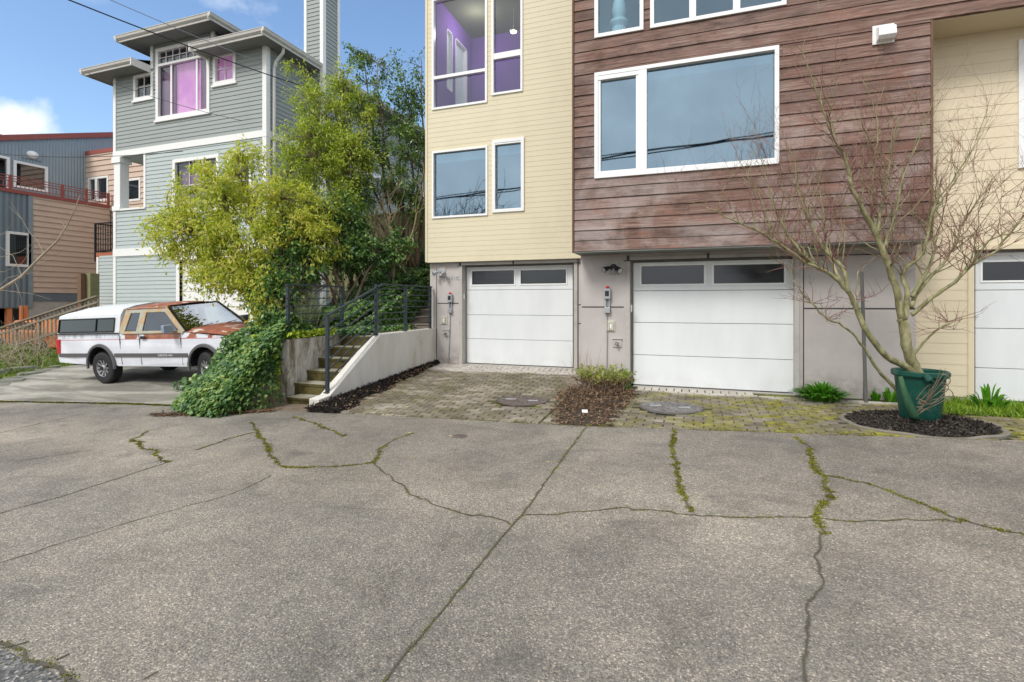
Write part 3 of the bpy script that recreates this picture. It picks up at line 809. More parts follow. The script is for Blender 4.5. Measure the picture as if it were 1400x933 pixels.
tag(obj('valve_cap', d, M['castiron']), 'small dark round valve cap set flush in the street', 'valve cap')

# tree ring with mulch
e = thing('tree_ring', 'oval concrete edging ring round dark mulch under the potted tree', 'tree ring', (RING[0], RING[1], drive_z(RING[0], RING[1])))
mb = MB(); V = []; n = 64
for k in range(n):
    t_ = 2 * math.pi * k / n; c_, s_ = math.cos(t_), math.sin(t_)
    for r_, h in ((.765, -.05), (.765, .012), (.75, .02), (.715, .02), (.70, .012), (.70, -.05)):
        r_ += .012 * math.sin(7 * t_) + .008 * math.sin(13 * t_); x, y = RING[0] + c_ * r_ * 1.0, max(RING[1] + s_ * r_, 6.40)
        V.append((x, y, drive_z(x, y) + h + .006 * math.sin(5 * t_)))
mb.v = V; mb.f = [(k * 6 + i, ((k + 1) % n) * 6 + i, ((k + 1) % n) * 6 + i + 1, k * 6 + i + 1) for k in range(n) for i in range(5)]
M['edging'] = plain('weathered_edging', (.20, .18, .15), .9, .2, 8, .5, 40, dirt=(.09, .085, .05), dscale=3)
obj('edging', mb, M['edging'], e, recalc=False)
mb = MB(); mb.v = [(RING[0], RING[1], drive_z(RING[0], RING[1]) + .035)] + [(RING[0] + math.cos(2 * math.pi * k / n) * .69, max(RING[1] + math.sin(2 * math.pi * k / n) * .69, 6.37), drive_z(RING[0], RING[1]) + .004 * 1) for k in range(n)]
mb.f = [(0, k + 1, (k + 1) % n + 1) for k in range(n)]
obj('soil', mb, M['soil'], e, recalc=False)
def scatter(name, pts, m, lr, wr, flat=1.0, parent=None, fold=.2, upw=.15, label=None, cat=None):
    P = np.array(pts); k = len(P); D = NR.normal(size=(k, 3)) * [1, 1, flat] + [0, 0, upw]
    L = NR.uniform(*lr, k); W = NR.uniform(*wr, k)
    o = obj(name, leaf_arrays(P, D, L, W, fold), m, parent)
    return o
pts = []
for _ in range(6500):
    t_, r_ = R.random() * 2 * math.pi, .685 * math.sqrt(R.random())
    x, y = RING[0] + math.cos(t_) * r_, RING[1] + math.sin(t_) * r_
    if y > 6.385: pts.append((x, y, drive_z(x, y) + .012 + .028 * (1 - r_ / .69) + R.random() * .012))
o = scatter('mulch', pts, M['mulchpale'], (.02, .06), (.008, .022), .35); tag(o, 'dark shredded mulch with pale bits inside the tree ring', 'mulch', kind='stuff')
pts = []
for _ in range(13000):
    y = R.uniform(6.25, 10.38); t_ = (y - 6.3) / 4.1; w = (.56 * max(0, 1 - t_) ** 1.1 + .07) * (.85 + .2 * math.sin(y * 5))
    x = -5.56 + w * R.random() ** 1.2
    if y < edge_y(x) - .06 - .1 * R.random(): continue
    zz = drive_z(x, y) + .01 + .07 * (1 - min(1, (x + 5.56) / (w + .01))) * R.random()
    pts.append((x, y, zz))
o = scatter('mulch', pts, M['mulch'], (.03, .09), (.008, .028), .6, upw=.3); tag(o, 'black bark mulch strip along the foot of the white retaining wall', 'mulch', kind='stuff')
grid(lambda x, y: drive_z(x, y) + .001, [-5.56, -5.4, -5.2, -5.0], [edge_y(-5.3) + .003, 7, 7.7, 8.4], 'mulch_bed', M['soil'])
pts = [(-5.5 + R.random() * .8 * (1 - (y - 6.3) / 4.3), y, drive_z(-5.3, y) + .05 + R.random() * .03) for y in [6.35 + 3.6 * R.random() ** 1.3 for _ in range(420)]]
o = scatter('mulch_chips', pts, M['deadleaf'], (.02, .07), (.008, .03), .3, upw=.1); tag(o, 'pale chips and dead leaves lying on the black mulch strip', 'wood chips', kind='stuff')

# ================================================================== BUILDINGS: the three attached houses
WY, WB, WX0, WX1 = 8.4, 8.9, -1.92, 3.0
ZWB = 2.33                                             # underside of the cedar bay
ZUP = 1.5 + 3.81                                       # underside of the upper overhang
TOP = 9.4
# ---- middle house: cedar cladding
hm = thing('row_house', 'middle house clad in weathered brown cedar boards above a grey garage level', 'house', ((WX0 + WX1) / 2, WB, ZR), 'attached row houses')
w_l = (XY(813, WY), XY(1065, WY), PY(813, 245, WY)[2], PY(813, 101, WY)[2])
u0a, u0b = XY(813, WY), XY(880, WY); u1a, u1b = XY(889, WY), XY(1075, WY)
zu = PY(813, 53.5, WY)[2]; zt = zu + 1.75
def boards(x0, x1, z0, z1, ops, mb):
    z = z0; k = 0
    pitch = .172
    while z < z1 - .01:
        zt_ = min(z + pitch, z1); zz = sorted({z, zt_} | {q for o in ops for q in (o[2], o[3]) if z < q < zt_})
        joints = sorted([x0 + (x1 - x0) * (.08 + .84 * R.random()) for _ in range(R.choice([0, 1, 1, 2]))])
        ext = []
        segs = [x0] + joints + [x1]
        for a, b in zip(segs[:-1], segs[1:]):
            o = R.uniform(0, .006); cup = R.uniform(.012, .020)
            for s0, s1 in zip(zz[:-1], zz[1:]):
                mid = (s0 + s1) / 2
                for b0, b1 in cuts(a + .0012, b - .0012, [(q[0], q[1]) for q in ops if q[2] < mid < q[3]]):
                    f = lambda q: WY - o - cup * (1 - (q - z) / pitch)
                    g0 = .005 if s0 == z else 0
                    n = max(1, int((b1 - b0) / .5)); V = []
                    wob = [R.gauss(0, .0022) for _ in range(n + 1)]
                    for i in range(n + 1):
                        x = b0 + (b1 - b0) * i / n
                        V += [(x, f(s0), s0 + g0 + (wob[i] if g0 else 0)), (x, f(s1), s1), (x, WY + .04, s1), (x, WY + .04, s0 + g0)]
                    Fc = []
                    for i in range(n):
                        for j in range(4): Fc.append((4 * i + j, 4 * (i + 1) + j, 4 * (i + 1) + (j + 1) % 4, 4 * i + (j + 1) % 4))
                    Fc += [(0, 1, 2, 3), (4 * n + 3, 4 * n + 2, 4 * n + 1, 4 * n)]
                    mb.add(V, Fc)
        z = zt_
mb = MB(); ops = [w_l, (u0a, u0b, zu, zt), (u1a, u1b, zu, zt)]
boards(WX0 + .02, WX1 - .02, ZWB + .02, ZUP, ops, mb)
obj('cedar_cladding', mb, M['cedar'], hm)
mb = MB(); boards(WX0 + .02, 8.2, ZUP, TOP, ops, mb)
obj('upper_cedar_cladding', mb, M['cedar'], hm)
# bay body: rear panel pieces, sides, underside, trims
mb = MB()
mb.box(WX0, WY + .045, ZWB + .006, WX0 + .02, WB + 1.5, TOP)
mb.box(WX1 - .018, WY - .012, ZWB, WX1 + .012, WY + .03, ZUP)
mb.box(WX0 - .016, WY - .024, ZWB, WX0 + .012, WY + .03, TOP)
mb.box(WX1 - .02, WY + .03, ZWB + .006, WX1, WB + .3, ZUP)
obj_each('corner_trim', mb, M['brown_wood'], hm)
mb = MB(); mb.box(WX0, WY - .008, ZWB, WX1, WB + .6, ZWB + .03)
obj('bay_underside', mb, M['soffit'], hm)
mb = MB(); mb.box(WX1 + .003, WY + .04, ZUP - .01, 8.3, 9.6, ZUP + .03)
obj('overhang_soffit', mb, M['beige2'], hm)
# rooms behind the glass
shell(hm, WX0 + .05, WX1 - .05, WY + .05, WY + 3.6, ZWB + .3, ZUP - .35, M['inblue'])
shell(hm, WX0 + .05, WX1 - .05, WY + .05, WY + 3.6, ZUP - .30, TOP - .2, M['inblue'])
dx = XY(877, WY) + .02
x0, x1, z0, z1 = w_l
wd = window(hm, 'front', WY, x0, x1, z0, z1, .06, vm=[(dx, .13)], hm=[(z1 - .095, .07, x0 + .06, dx - .065), (z0 + .085, .05, x0 + .06, dx - .065), (z0 + .075, .03, dx + .065, x1 - .06)],
            out=.035, blind=[(dx + .08, x1 - .08, z1 - .19, z1 - .08)], label='large white framed window with narrow casement at left', sill=False)
f2 = MB(); plate('front', WY, x0 + .06, x0 + .10, z0 + .06, z1 - .06, -.05, .018, f2); plate('front', WY, dx - .105, dx - .065, z0 + .06, z1 - .06, -.05, .018, f2)
obj('casement_frame', f2, M['vinyl'], wd, bevel=.003)
window(hm, 'front', WY, u0a, u0b, zu, zt, .06, out=.035, glassm='glassmid')
zl = (zu + 0, .05)
window(hm, 'front', WY, u1a, u1b, zu, zt, .06, vm=[(XY(947, WY), .10), (XY(1007, WY), .10)], out=.035, glassm='glassmid')
# pedestal column seen in the upper window
px_, pz = XY(846, WY + .45), zu + .02
e = thing('pedestal', 'white fluted column pedestal standing behind the small upper window', 'pedestal', (px_, WY + .45, ZUP - .3))
mb = MB(); zb = ZUP - .3
prof = []
mb.lathe([(.15, 0), (.15, .05), (.12, .08), (.105, .1), (.105, 1.18), (.125, 1.21), (.15, 1.25), (.15, 1.30), (0, 1.30)], (px_, WY + .45, zb), 28)
for k in range(16):
    a = 2 * math.pi * k / 16; mb.tube([(px_ + .105 * math.cos(a), WY + .45 + .105 * math.sin(a), zb + .1), (px_ + .105 * math.cos(a), WY + .45 + .105 * math.sin(a), zb + 1.18)], .012, 6)
obj('shaft', mb, M['inwhite'], e)
mb = MB(); mb.lathe([(.06, 1.305), (.09, 1.34), (.12, 1.46), (.10, 1.60), (.07, 1.68), (.09, 1.72), (.085, 1.72), (0, 1.71)], (px_, WY + .45, zb), 24)
tag(obj('vase', mb, M['inwhite'], smooth=True), 'white vase standing on the column pedestal in the upper window', 'vase')
bx_ = MB(); bx_.box(XY(824, WY + .35), WY + .3, ZUP - .3, XY(836, WY + .35), WY + .42, zu + .22)
tag(obj('storage_box', bx_, M['inwhite'], bevel=.02), 'small white box beside the column pedestal in the upper window', 'box')

def groundlevel(parent, Y, x0, x1, z0, z1, dx0, dx1, dz1, dY, jw, mtrim, mwall, grooves=(), vgrooves=()):
    """panelled wall round a garage opening; returns nothing"""
    w = MB()
    w.box(x0, Y, z0 - .35, dx0, Y + .22, z1); w.box(dx1, Y, z0 - .35, x1, Y + .22, z1); w.box(dx0, Y, dz1, dx1, Y + .22, z1)
    wo = obj('wall', w, mwall, parent)
    g = MB()
    for a0, a1, z in grooves: g.box(a0, Y - .002, z - .011, a1, Y + .01, z + .011)
    for a, c0, c1 in vgrooves: g.box(a - .008, Y - .002, c0, a + .008, Y + .01, c1)
    if g.v: obj_each('reveal_strip', g, M['groove'], wo)
    tr = MB()
    tr.box(dx0 - jw, Y - .02, z0, dx0 + .004, Y + .217, dz1 - .004); tr.box(dx1 - .004, Y - .02, z0, dx1 + jw, Y + .217, dz1 - .004); tr.box(dx0 - jw, Y - .02, dz1 - .004, dx1 + jw, Y + .217, dz1 + jw)
    obj('door_trim', tr, mtrim, wo, bevel=.004)
def garage_door(parent, Y, x0, x1, z0, z1, seams, wins, label, mirror=False):
    e = MB(); zs = [z0] + sorted(seams) + [z1]
    ops = [(a, b, c, d) for a, b, c, d in wins]
    for i in range(len(zs) - 1):
        a, b = zs[i] + (.004 if i else 0), zs[i + 1] - .004
        lo = [o for o in ops if a < (o[2] + o[3]) / 2 < b]
        if lo:
            c0 = min(o[2] for o in lo); c1 = max(o[3] for o in lo)
            e.box(x0, Y, a, x1, Y + .045, c0); e.box(x0, Y, c1, x1, Y + .045, b)
            for s0, s1 in cuts(x0, x1, [(o[0], o[1]) for o in lo]): e.box(s0, Y, c0, s1, Y + .045, c1)
        else:
            e.box(x0, Y, a, x1, Y + .045, b)
    d = obj('garage_door', e, M['doorwhite'], parent, bevel=.003)
    if label: d['label'] = label
    rv = MB(); rv.box(x0 - .12, Y + .06, z0, x0 + .01, Y + .07, z1 + .06); rv.box(x1 - .01, Y + .06, z0, x1 + .12, Y + .07, z1 + .06); rv.box(x0 + .011, Y + .06, z1 - .01, x1 - .011, Y + .07, z1 + .08)
    obj_each('door_stop', rv, M['stuccotrim'], parent)
    bk = MB(); bk.box(x0, Y + .0455, z0, x1, Y + .05, zs[-2]); bk.box(x0, Y - .004, z0 - .006, x1, Y + .03, z0 + .008)
    obj('weather_seal', bk, M['groove'], d)
    for a, b, c_, d_ in wins:
        fr = MB(); w = .028
        for q in ((a - w, b + w, d_, d_ + w), (a - w, b + w, c_ - w, c_), (a - w, a, c_, d_), (b, b + w, c_, d_)):
            fr.box(q[0], Y - .012, q[2], q[1], Y + .02, q[3])
        f = obj('window_frame', fr, M['vinyl'], d, bevel=.003)
        g = MB(); g.box(a, Y + .022, c_, b, Y + .028, d_); obj('pane', g, M['glassdark'], d)
    return d
def door_mat():
    t = NT('white_steel_door'); X, Y, Z = t.xyz()
    n = t.noise(2, t.mapping((1, 1, .3)), 6)
    c = t.ramp(n, [(.35, (.69, .72, .735)), (.6, (.75, .775, .785))])
    f = t.math('MULTIPLY_ADD', Z, -2.6, .75, clamp=True)
    c = t.mix(t.math('MULTIPLY', f, t.ramp(t.noise(3, detail=7), [(.4, 0.0), (.7, .45)])), c, (.42, .40, .36))
    vert = t.noise(70, t.mapping((1, 1, .08)), 2)
    return t.bsdf(c, .42, bump=vert, bstr=.12, bdist=.003, spec=.4)
M['doorwhite'] = door_mat()
DY = WB + .13
dx0, dx1 = XY(866, DY), XY(1085, DY); dz1 = PY(866, 359.5, DY)[2]
jx0, jx1 = XY(861, WB), XY(1087, WB)
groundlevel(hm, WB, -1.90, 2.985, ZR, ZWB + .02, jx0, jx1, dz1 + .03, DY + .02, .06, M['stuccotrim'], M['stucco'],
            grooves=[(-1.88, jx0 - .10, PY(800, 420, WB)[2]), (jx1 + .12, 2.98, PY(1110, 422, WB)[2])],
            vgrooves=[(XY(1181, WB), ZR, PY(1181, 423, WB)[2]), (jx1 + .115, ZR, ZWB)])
def dwin(Y, u0, u1, v0, v1): return (XY(u0, Y), XY(u1, Y), PY(u0, v1, Y)[2], PY(u0, v0, Y)[2])
zS = [PY(866, v, DY)[2] for v in (485, 441, 398)]
garage_door(hm, DY, dx0, dx1, ZR + .012, dz1, zS, [dwin(DY, 877, 962.5, 364.5, 389), dwin(DY, 976, 1072, 363, 388)], 'white sectional garage door with two dark windows')
bk = MB()
for u in (859, 968): x = XY(u, WB); bk.box(x - .018, WB - .03, ZWB - .11, x + .018, WB - .002, ZWB - .03)
bk.box(jx0 - .1, WB - .028, ZWB - .125, 2.9, WB - .002, ZWB - .11)
obj('head_flashing', bk, M['groove'], hm)
shell(hm, jx0 - .3, jx1 + .3, DY + .3, DY + 5, ZR - .1, ZWB - .1, M['indark'])
mb = MB(); mb.box(WX0 + .02, WB + 8, -.3, 8.3, WB + 8.1, TOP); mb.box(8.2, WY + .05, -.3, 8.3, WB + 8, TOP); mb.box(WX0, WY + .1, TOP - .1, 8.3, WB + 8.1, TOP)
mb.box(WX0 + .02, WB + .22, -.3, WX0 + .08, WB + 8, ZWB); mb.box(WX0 + .02, WY + 3.7, ZWB, 8.2, WY + 3.75, TOP)
obj('rear_wall', mb, M['stucco'], hm)

# ---- left house: fine beige lap siding
BY, BB = 10.3, 10.42
BX0, BX1 = XY(582, BY), -1.6
ZBB = PY(585, 358.5, BY)[2]
hb = thing('row_house', 'house with pale yellow lap siding and purple lit upper room, set back beside stairs', 'house', ((BX0 + BX1) / 2, BB, ZL), 'attached row houses')
def wrect(Y, u0, u1, v_top, v_bot): return (XY(u0, Y), XY(u1, Y), PY(u0, v_bot, Y)[2], PY(u0, v_top, Y)[2])
ll = wrect(BY, 591, 667, 208, 299.6); lr = wrect(BY, 673.5, 717, 192.8, 291.5)
ul = wrect(BY, 591, 666.5, 0, 151.5); ul = (ul[0], ul[1], ul[2], 8.35); ur = wrect(BY, 672.5, 715, 0, 131.5); ur = (ur[0], ur[1], ur[2], 8.35)
obj('wall', lap_wall('front', BY, BX0, BX1, ZBB, TOP, .108, [ll, lr, ul, ur], lap=.0035), M['beige'], hb)
mb = MB(); mb.box(BX0 - .004, BY - .018, ZBB, BX0 + .05, BY + .04, TOP); mb.box(-2.07, BY - .02, ZBB, -2.0, BY + .03, ZWB + 4)
mb.box(BX0, BY - .005, ZBB - .015, BX1, BY + .05, ZBB + .002)
obj_each('corner_trim', mb, M['beige'], hb)
LW = [(11.10, 11.42, 5.17 + 1.5, 6.64 + 1.5), (11.57, 12.28, 4.95 + 1.5, 6.64 + 1.5)]
obj('side_wall', lap_wall('left', BX0, BY + .05, 20, ZBB, TOP, .108, LW), M['beige'], hb)
mb = MB(); mb.box(BX0, BY + .05, ZBB - .02, BX1, BB + .3, ZBB + .01); obj('bay_underside', mb, M['soffit'], hb)
# purple upper room
XA, XB_, YA, YB_ = BX0 + .12, XY(672.5, BY) - .0, BY + .05, 12.62
zfl, zce = 5.35, 1.5 + 7.1
mb = MB()
for s0, s1 in ((YA, 11.10), (11.42, 11.57), (12.28, YB_)): mb.quad((XA, s0, zfl), (XA, s1, zfl), (XA, s1, zce), (XA, s0, zce))
for a, b, c_, d_ in LW:
    mb.quad((XA, a, zfl), (XA, b, zfl), (XA, b, c_), (XA, a, c_)); mb.quad((XA, a, d_), (XA, b, d_), (XA, b, zce), (XA, a, zce))
mb.quad((XA, YB_, zfl), (-2.0, YB_, zfl), (-2.0, YB_, zce), (XA, YB_, zce)); mb.quad((-2.0, YA, zfl), (-2.0, YB_, zfl), (-2.0, YB_, zce), (-2.0, YA, zce))
obj('interior', mb, M['inpurple'], hb, recalc=False)
mb = MB(); mb.quad((XA, YA, zfl), (-2.0, YA, zfl), (-2.0, YB_, zfl), (XA, YB_, zfl)); obj('interior_floor', mb, M['inpurple'], hb, recalc=False)
mb = MB(); mb.quad((XA, YA, zce), (XA, YB_, zce), (-2.0, YB_, zce), (-2.0, YA, zce)); obj('interior_ceiling', mb, M['inolive'], hb, recalc=False)
for a, b, c_, d_ in LW:
    w = MB(); w.box(BX0 - .02, a, c_, XA + .01, a + .03, d_); w.box(BX0 - .02, b - .03, c_, XA + .01, b, d_); w.box(BX0 - .02, a, d_ - .03, XA + .01, b, d_); w.box(BX0 - .02, a, c_, XA + .01, b, c_ + .03)
    f = obj('side_window', w, M['vinyl'], hb); g = MB(); g.box(BX0 + .02, a + .03, c_ + .03, BX0 + .03, b - .03, d_ - .03); obj('bright_panel', g, M['blind'], f)  # translucent white panel added so the opening reads bright white
shell(hb, XA, -2.0, BY + .05, 13, ZBB + .3, 5.3, M['inblue'])
# recessed ceiling lamp, lit in the photograph
lx = PY(702, 43, 11.6)
e = thing('ceiling_light', 'small lit round lamp inside the narrow upper window of the pale yellow house', 'lamp', (lx[0], 11.6, lx[2]))
mb = MB(); mb.lathe([(.095, .02), (.095, 0), (.07, -.01)], (lx[0], 11.6, lx[2]), 24, cap=False); mb.tube([(lx[0], 11.6, lx[2] + .02), (lx[0], 11.6, zce)], .004, 6); obj('lamp_rim', mb, M['inwhite'], e)
t = NT('lamp_glow'); em = t.n('ShaderNodeEmission'); em.inputs[0].default_value = (1, .78, .45, 1); em.inputs[1].default_value = 6; t.l(em.outputs[0], t.out.inputs[0]); M['glow'] = t.m
mb = MB(); mb.lathe([(.075, 0), (.07, -.025), (0, -.035)], (lx[0], 11.6, lx[2]), 24); obj('bulb', mb, M['glow'], e, smooth=True)
ld = bpy.data.lights.new('room_lamp', 'POINT'); ld.energy = 15; ld.color = (1, .88, .9); ld.shadow_soft_size = .1
lo = bpy.data.objects.new('room_lamp', ld); col.objects.link(lo); lo.parent = e; lo.location = (-.9, -.15, .2)
window(hb, 'front', BY, *ul, fw=.05, out=.03, hm=[(PY(591, 108, BY)[2], .07, ul[0] + .05, ul[1] - .05)], glassm='glassclear')
zmid = PY(673, 80, BY)[2]
window(hb, 'front', BY, *ur, fw=.05, out=.03, hm=[(zmid + .02, .13, ur[0] + .05, ur[1] - .05)], glassm='glassclear')
w = window(hb, 'front', BY, *ll, fw=.045, out=.03, blind=[(ll[0] + .05, ll[1] - .05, ll[3] - .24, ll[3] - .05)])
w = window(hb, 'front', BY, *lr, fw=.07, out=.035, hm=[(lr[3] - .09, .03, lr[0] + .06, lr[1] - .06)], blind=[(lr[0] + .07, lr[1] - .07, lr[3] - .30, lr[3] - .12)])
DYL = BB + .18
bx0, bx1 = XY(638, DYL), XY(783, DYL); bz1 = PY(638, 365.5, DYL)[2]
kx0, kx1 = XY(632, BB), XY(785, BB)
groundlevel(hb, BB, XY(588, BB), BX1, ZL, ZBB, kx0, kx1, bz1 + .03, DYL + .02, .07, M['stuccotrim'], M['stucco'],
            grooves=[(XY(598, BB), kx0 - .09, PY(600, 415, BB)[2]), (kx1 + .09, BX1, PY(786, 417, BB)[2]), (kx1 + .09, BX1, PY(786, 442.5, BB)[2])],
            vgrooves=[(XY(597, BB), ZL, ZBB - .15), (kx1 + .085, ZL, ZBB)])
zS = [PY(638, v, DYL)[2] for v in (463, 430.6, 397)]
garage_door(hb, DYL, bx0, bx1, ZL + .012, bz1, zS, [dwin(DYL, 645.5, 703, 371, 389.5), dwin(DYL, 712, 774, 370, 388.5)], None)
bk = MB()
for u in (629.5, 702): x = XY(u, BB); bk.box(x - .015, BB - .03, ZBB - .10, x + .015, BB - .002, ZBB - .02)
bk.box(kx0 - .1, BB - .028, ZBB - .105, -2, BB - .002, ZBB - .095)
obj('head_flashing', bk, M['groove'], hb)
shell(hb, kx0 - .3, kx1 + .3, DYL + .3, DYL + 5, ZL - .1, ZBB - .1, M['indark'])
mb = MB(); mb.box(XY(588, BB), BB + .2, -.3, XY(588, BB) + .1, 20, ZBB); mb.box(BX0, 20, -.3, BX1, 20.1, TOP); mb.box(BX0, BY + .05, TOP - .1, BX1, 20.1, TOP)
obj('rear_wall', mb, M['stucco'], hb)

# ---- right house: cream siding
CY = 9.02
hr = thing('row_house', 'cream sided house at the right edge behind the bare tree', 'house', (5, CY, .09), 'attached row houses')
GY = CY + .13
gx0 = XY(1336, GY); gz1 = PY(1338, 346, GY)[2]; gx1 = gx0 + 2.45
ox0 = XY(1331, CY); 
rw = (XY(1391, CY), XY(1391, CY) + 1.5, PY(1391, 231, CY)[2], PY(1391, 56, CY)[2])
obj('wall', lap_wall('front', CY, WX1 - .3, 8.2, .16, ZUP, .152, [rw, (ox0, gx1 + .05, -1, gz1 + .03)], lap=.005), M['beige2'], hr)
mb = MB(); mb.box(2.99, CY - .02, -.3, ox0 - .06, CY + .1, .15); obj('foundation', mb, M['concretepale'], hr)
mb = MB(); mb.box(ox0 - .07, CY - .025, .1, ox0, CY + .15, gz1 + .03); mb.box(gx1 + .05, CY - .025, .1, gx1 + .12, CY + .15, gz1 + .03); mb.box(ox0 - .07, CY - .025, gz1 + .03, gx1 + .12, CY + .15, gz1 + .10)
obj('door_trim', mb, M['beige2'], hr, bevel=.004)
zS = [PY(1338, v, GY)[2] for v in (503, 449, 397)]
garage_door(hr, GY, gx0 - .02, gx1, .112, gz1, zS, [(XY(1343, GY), XY(1343, GY) + 1.0, PY(1343, 384, GY)[2], PY(1343, 359, GY)[2]), (XY(1343, GY) + 1.15, XY(1343, GY) + 2.2, PY(1343, 384, GY)[2], PY(1343, 359, GY)[2])], None)
window(hr, 'front', CY, *rw, fw=.06, out=.035, blind=[(rw[0] + .06, rw[1] - .06, rw[2] + .06, rw[3] - .06)], hm=[((rw[2] + rw[3]) / 2, .05, rw[0] + .06, rw[1] - .06)])
shell(hr, 3.3, 8.1, CY + .3, CY + 4, 0, ZUP, M['indark'])

# ================================================================== small wall fixtures
def floodlight(u, v, Y, label, flip=1, s=1.0, head='grey'):
    x, _, z = PY(u, v, Y)
    e = thing('floodlight', label, 'floodlight', (x, Y, z), 'twin security floodlights on the garage walls')
    mb = MB(); mb.box(x - .085 * s, Y - .018, z - .12 * s, x + .085 * s, Y - .002, z + .12 * s); obj('mounting_plate', mb, M['stuccotrim'], e, bevel=.004)
    m = M['blackplastic'] if head == 'black' else M['greybox']
    mb = MB(); mb.lathe([(.06, -.02), (.06, -.035), (.04, -.05), (0, -.05)], (x, Y, z), 20, axis='y')
    obj('canopy', mb, m, e, smooth=False)
    for k in (-1, 1):
        q = MB(); d = Vector((k * .6, -.6, -.35 if k == -1 else -.55)).normalized()
        p0 = Vector((x, Y - .05, z)); p1 = p0 + Vector((k * .055, -.05, .0)); p2 = p1 + d * .035; p3 = p2 + d * .085
        q.tube([p0, p1], .012, 8); q.tube([p1, p2, p3, p3 + d * .012], [.022, .034, .05, .054], 14)
        h = obj('lamp_head', q, m, e)
        g = MB(); g.tube([p3 + d * .0125, p3 + d * .014], [.044, .044], 14); obj('lens', g, M['galv'], h)
    q = MB(); q.tube([(x, Y - .05, z - .03), (x + .01, Y - .09, z - .075), (x + .01, Y - .10, z - .10)], [.018, .028, .03], 12); obj('motion_sensor', q, M['greybox'], e)
floodlight(839, 366, WB, 'black twin head floodlight above the red topped box beside the middle garage', head='black')
floodlight(605, 372, BB, 'grey twin head floodlight left of the house number', head='grey')
def alarm(u, v, Y, label, zend, dxend):
    x, _, z = PY(u, v, Y)
    e = thing('alarm_box', label, 'alarm box', (x, Y, z), 'red topped alarm boxes on the garage walls')
    mb = MB(); mb.box(x - .055, Y - .075, z - .09, x + .055, Y - .002, z + .09); b = obj('housing', mb, M['greybox'], e, bevel=.008)
    mb = MB(); mb.box(x - .035, Y - .079, z - .04, x + .03, Y - .0755, z + .05); obj('dial_cover', mb, M['blackplastic'], b)
    mb = MB(); mb.lathe([(.032, .09), (.032, .115), (.02, .132), (0, .136)], (x, Y - .04, z), 16); obj('red_lamp', mb, M['red'], e, smooth=True)
    mb = MB()
    mb.tube([(x - .03, Y - .03, z - .09), (x - .03, Y - .03, z - .235)], .013, 8); mb.tube([(x + .03, Y - .03, z - .09), (x + .03, Y - .03, z - .235)], .013, 8)
    mb.box(x - .05, Y - .065, z - .33, x + .045, Y - .002, z - .23); obj('junction_box', mb, M['galv'], e, bevel=.003)
    mb = MB(); mb.tube([(x - .01, Y - .02, z - .33), (x + dxend * .3, Y - .02, z - .7), (x + dxend, Y - .02, zend)], .007, 6); obj('conduit', mb, M['wirepale'], e)
alarm(831, 402, WB, 'small grey box with red lamp on top, left of the middle garage door', ZR, -.02)
alarm(616.5, 408, BB, 'small grey box with red lamp on top, below the house number', ZL + .02, -.05)
def switchplate(u, v, Y, label):
    x, _, z = PY(u, v, Y); e = thing('switch_plate', label, 'switch', (x, Y, z), 'cream switch plates on the garage walls')
    mb = MB(); mb.box(x - .085, Y - .012, z - .10, x + .085, Y - .002, z + .10); mb.box(x - .05, Y - .035, z - .075, x + .055, Y - .012, z + .075); obj('plate', mb, M['cream_plastic'], e, bevel=.006)
    mb = MB(); mb.box(x - .015, Y - .042, z - .045, x + .02, Y - .0352, z + .045); b = obj('button', mb, M['inwhite'], e, bevel=.003)
    mb = MB(); mb.box(x - .022, Y - .038, z - .055, x - .0155, Y - .0352, z + .05); mb.box(x - .022, Y - .038, z + .0455, x + .025, Y - .0352, z + .053); obj('rim', mb, M['groove'], e)
switchplate(835, 446, WB, 'cream switch plate below the alarm box beside the middle garage')
switchplate(607, 438, BB, 'cream switch plate near the white wall beside the left garage')
def hosebib(u, v, Y, label):
    x, _, z = PY(u, v, Y); e = thing('hose_tap', label, 'tap', (x, Y, z), 'outdoor taps on square plates')
    mb = MB(); mb.box(x - .075, Y - .014, z - .07, x + .075, Y - .002, z + .07); mb.box(x - .085, Y - .03, z + .07, x + .085, Y - .002, z + .08); obj('plate', mb, M['stuccotrim'], e, bevel=.003)
    mb = MB(); mb.tube([(x, Y - .01, z), (x, Y - .07, z), (x, Y - .09, z - .03)], [.016, .018, .014], 10); obj('spout', mb, M['castgrey'], e)
    mb = MB()
    for k in range(4): a = k * math.pi / 2 + .4; mb.tube([(x, Y - .065, z), (x + .035 * math.cos(a), Y - .07, z + .035 * math.sin(a))], .009, 6)
    mb.lathe([(.012, -.055), (.012, -.08), (0, -.08)], (x, Y, z), 10, axis='y'); obj('handle', mb, M['groove'], e)
hosebib(844, 469.5, WB, 'tap with four arm handle on a square plate above the dead shrub')
hosebib(610, 456, BB, 'tap on a square plate lowest on the wall by the left garage')
# little door sensors on the jambs
for (u, v, Y, lab) in ((863.5, 422, WB - .02, 'slim grey keypad on the left jamb of the middle garage'), (635, 406, BB - .02, 'slim grey keypad on the left jamb of the set back garage')):
    x, _, z = PY(u, v, Y); mb = MB(); mb.box(x - .013, Y - .02, z - .06, x + .013, Y - .002, z + .06)
    tag(obj('door_keypad', mb, M['stuccotrim'], bevel=.004), lab, 'keypad', 'keypads on the garage jambs')
# house number
p = PY(618.5, 381, BB); no = text_obj('house_number', '3421C', .105, .004, M['greybox'], (p[0], BB - .008, p[2] - .03), (rad(90), 0, 0), None, 1.25)
tag(no, 'small grey house number 3421C on the panel left of the garage', 'house number')
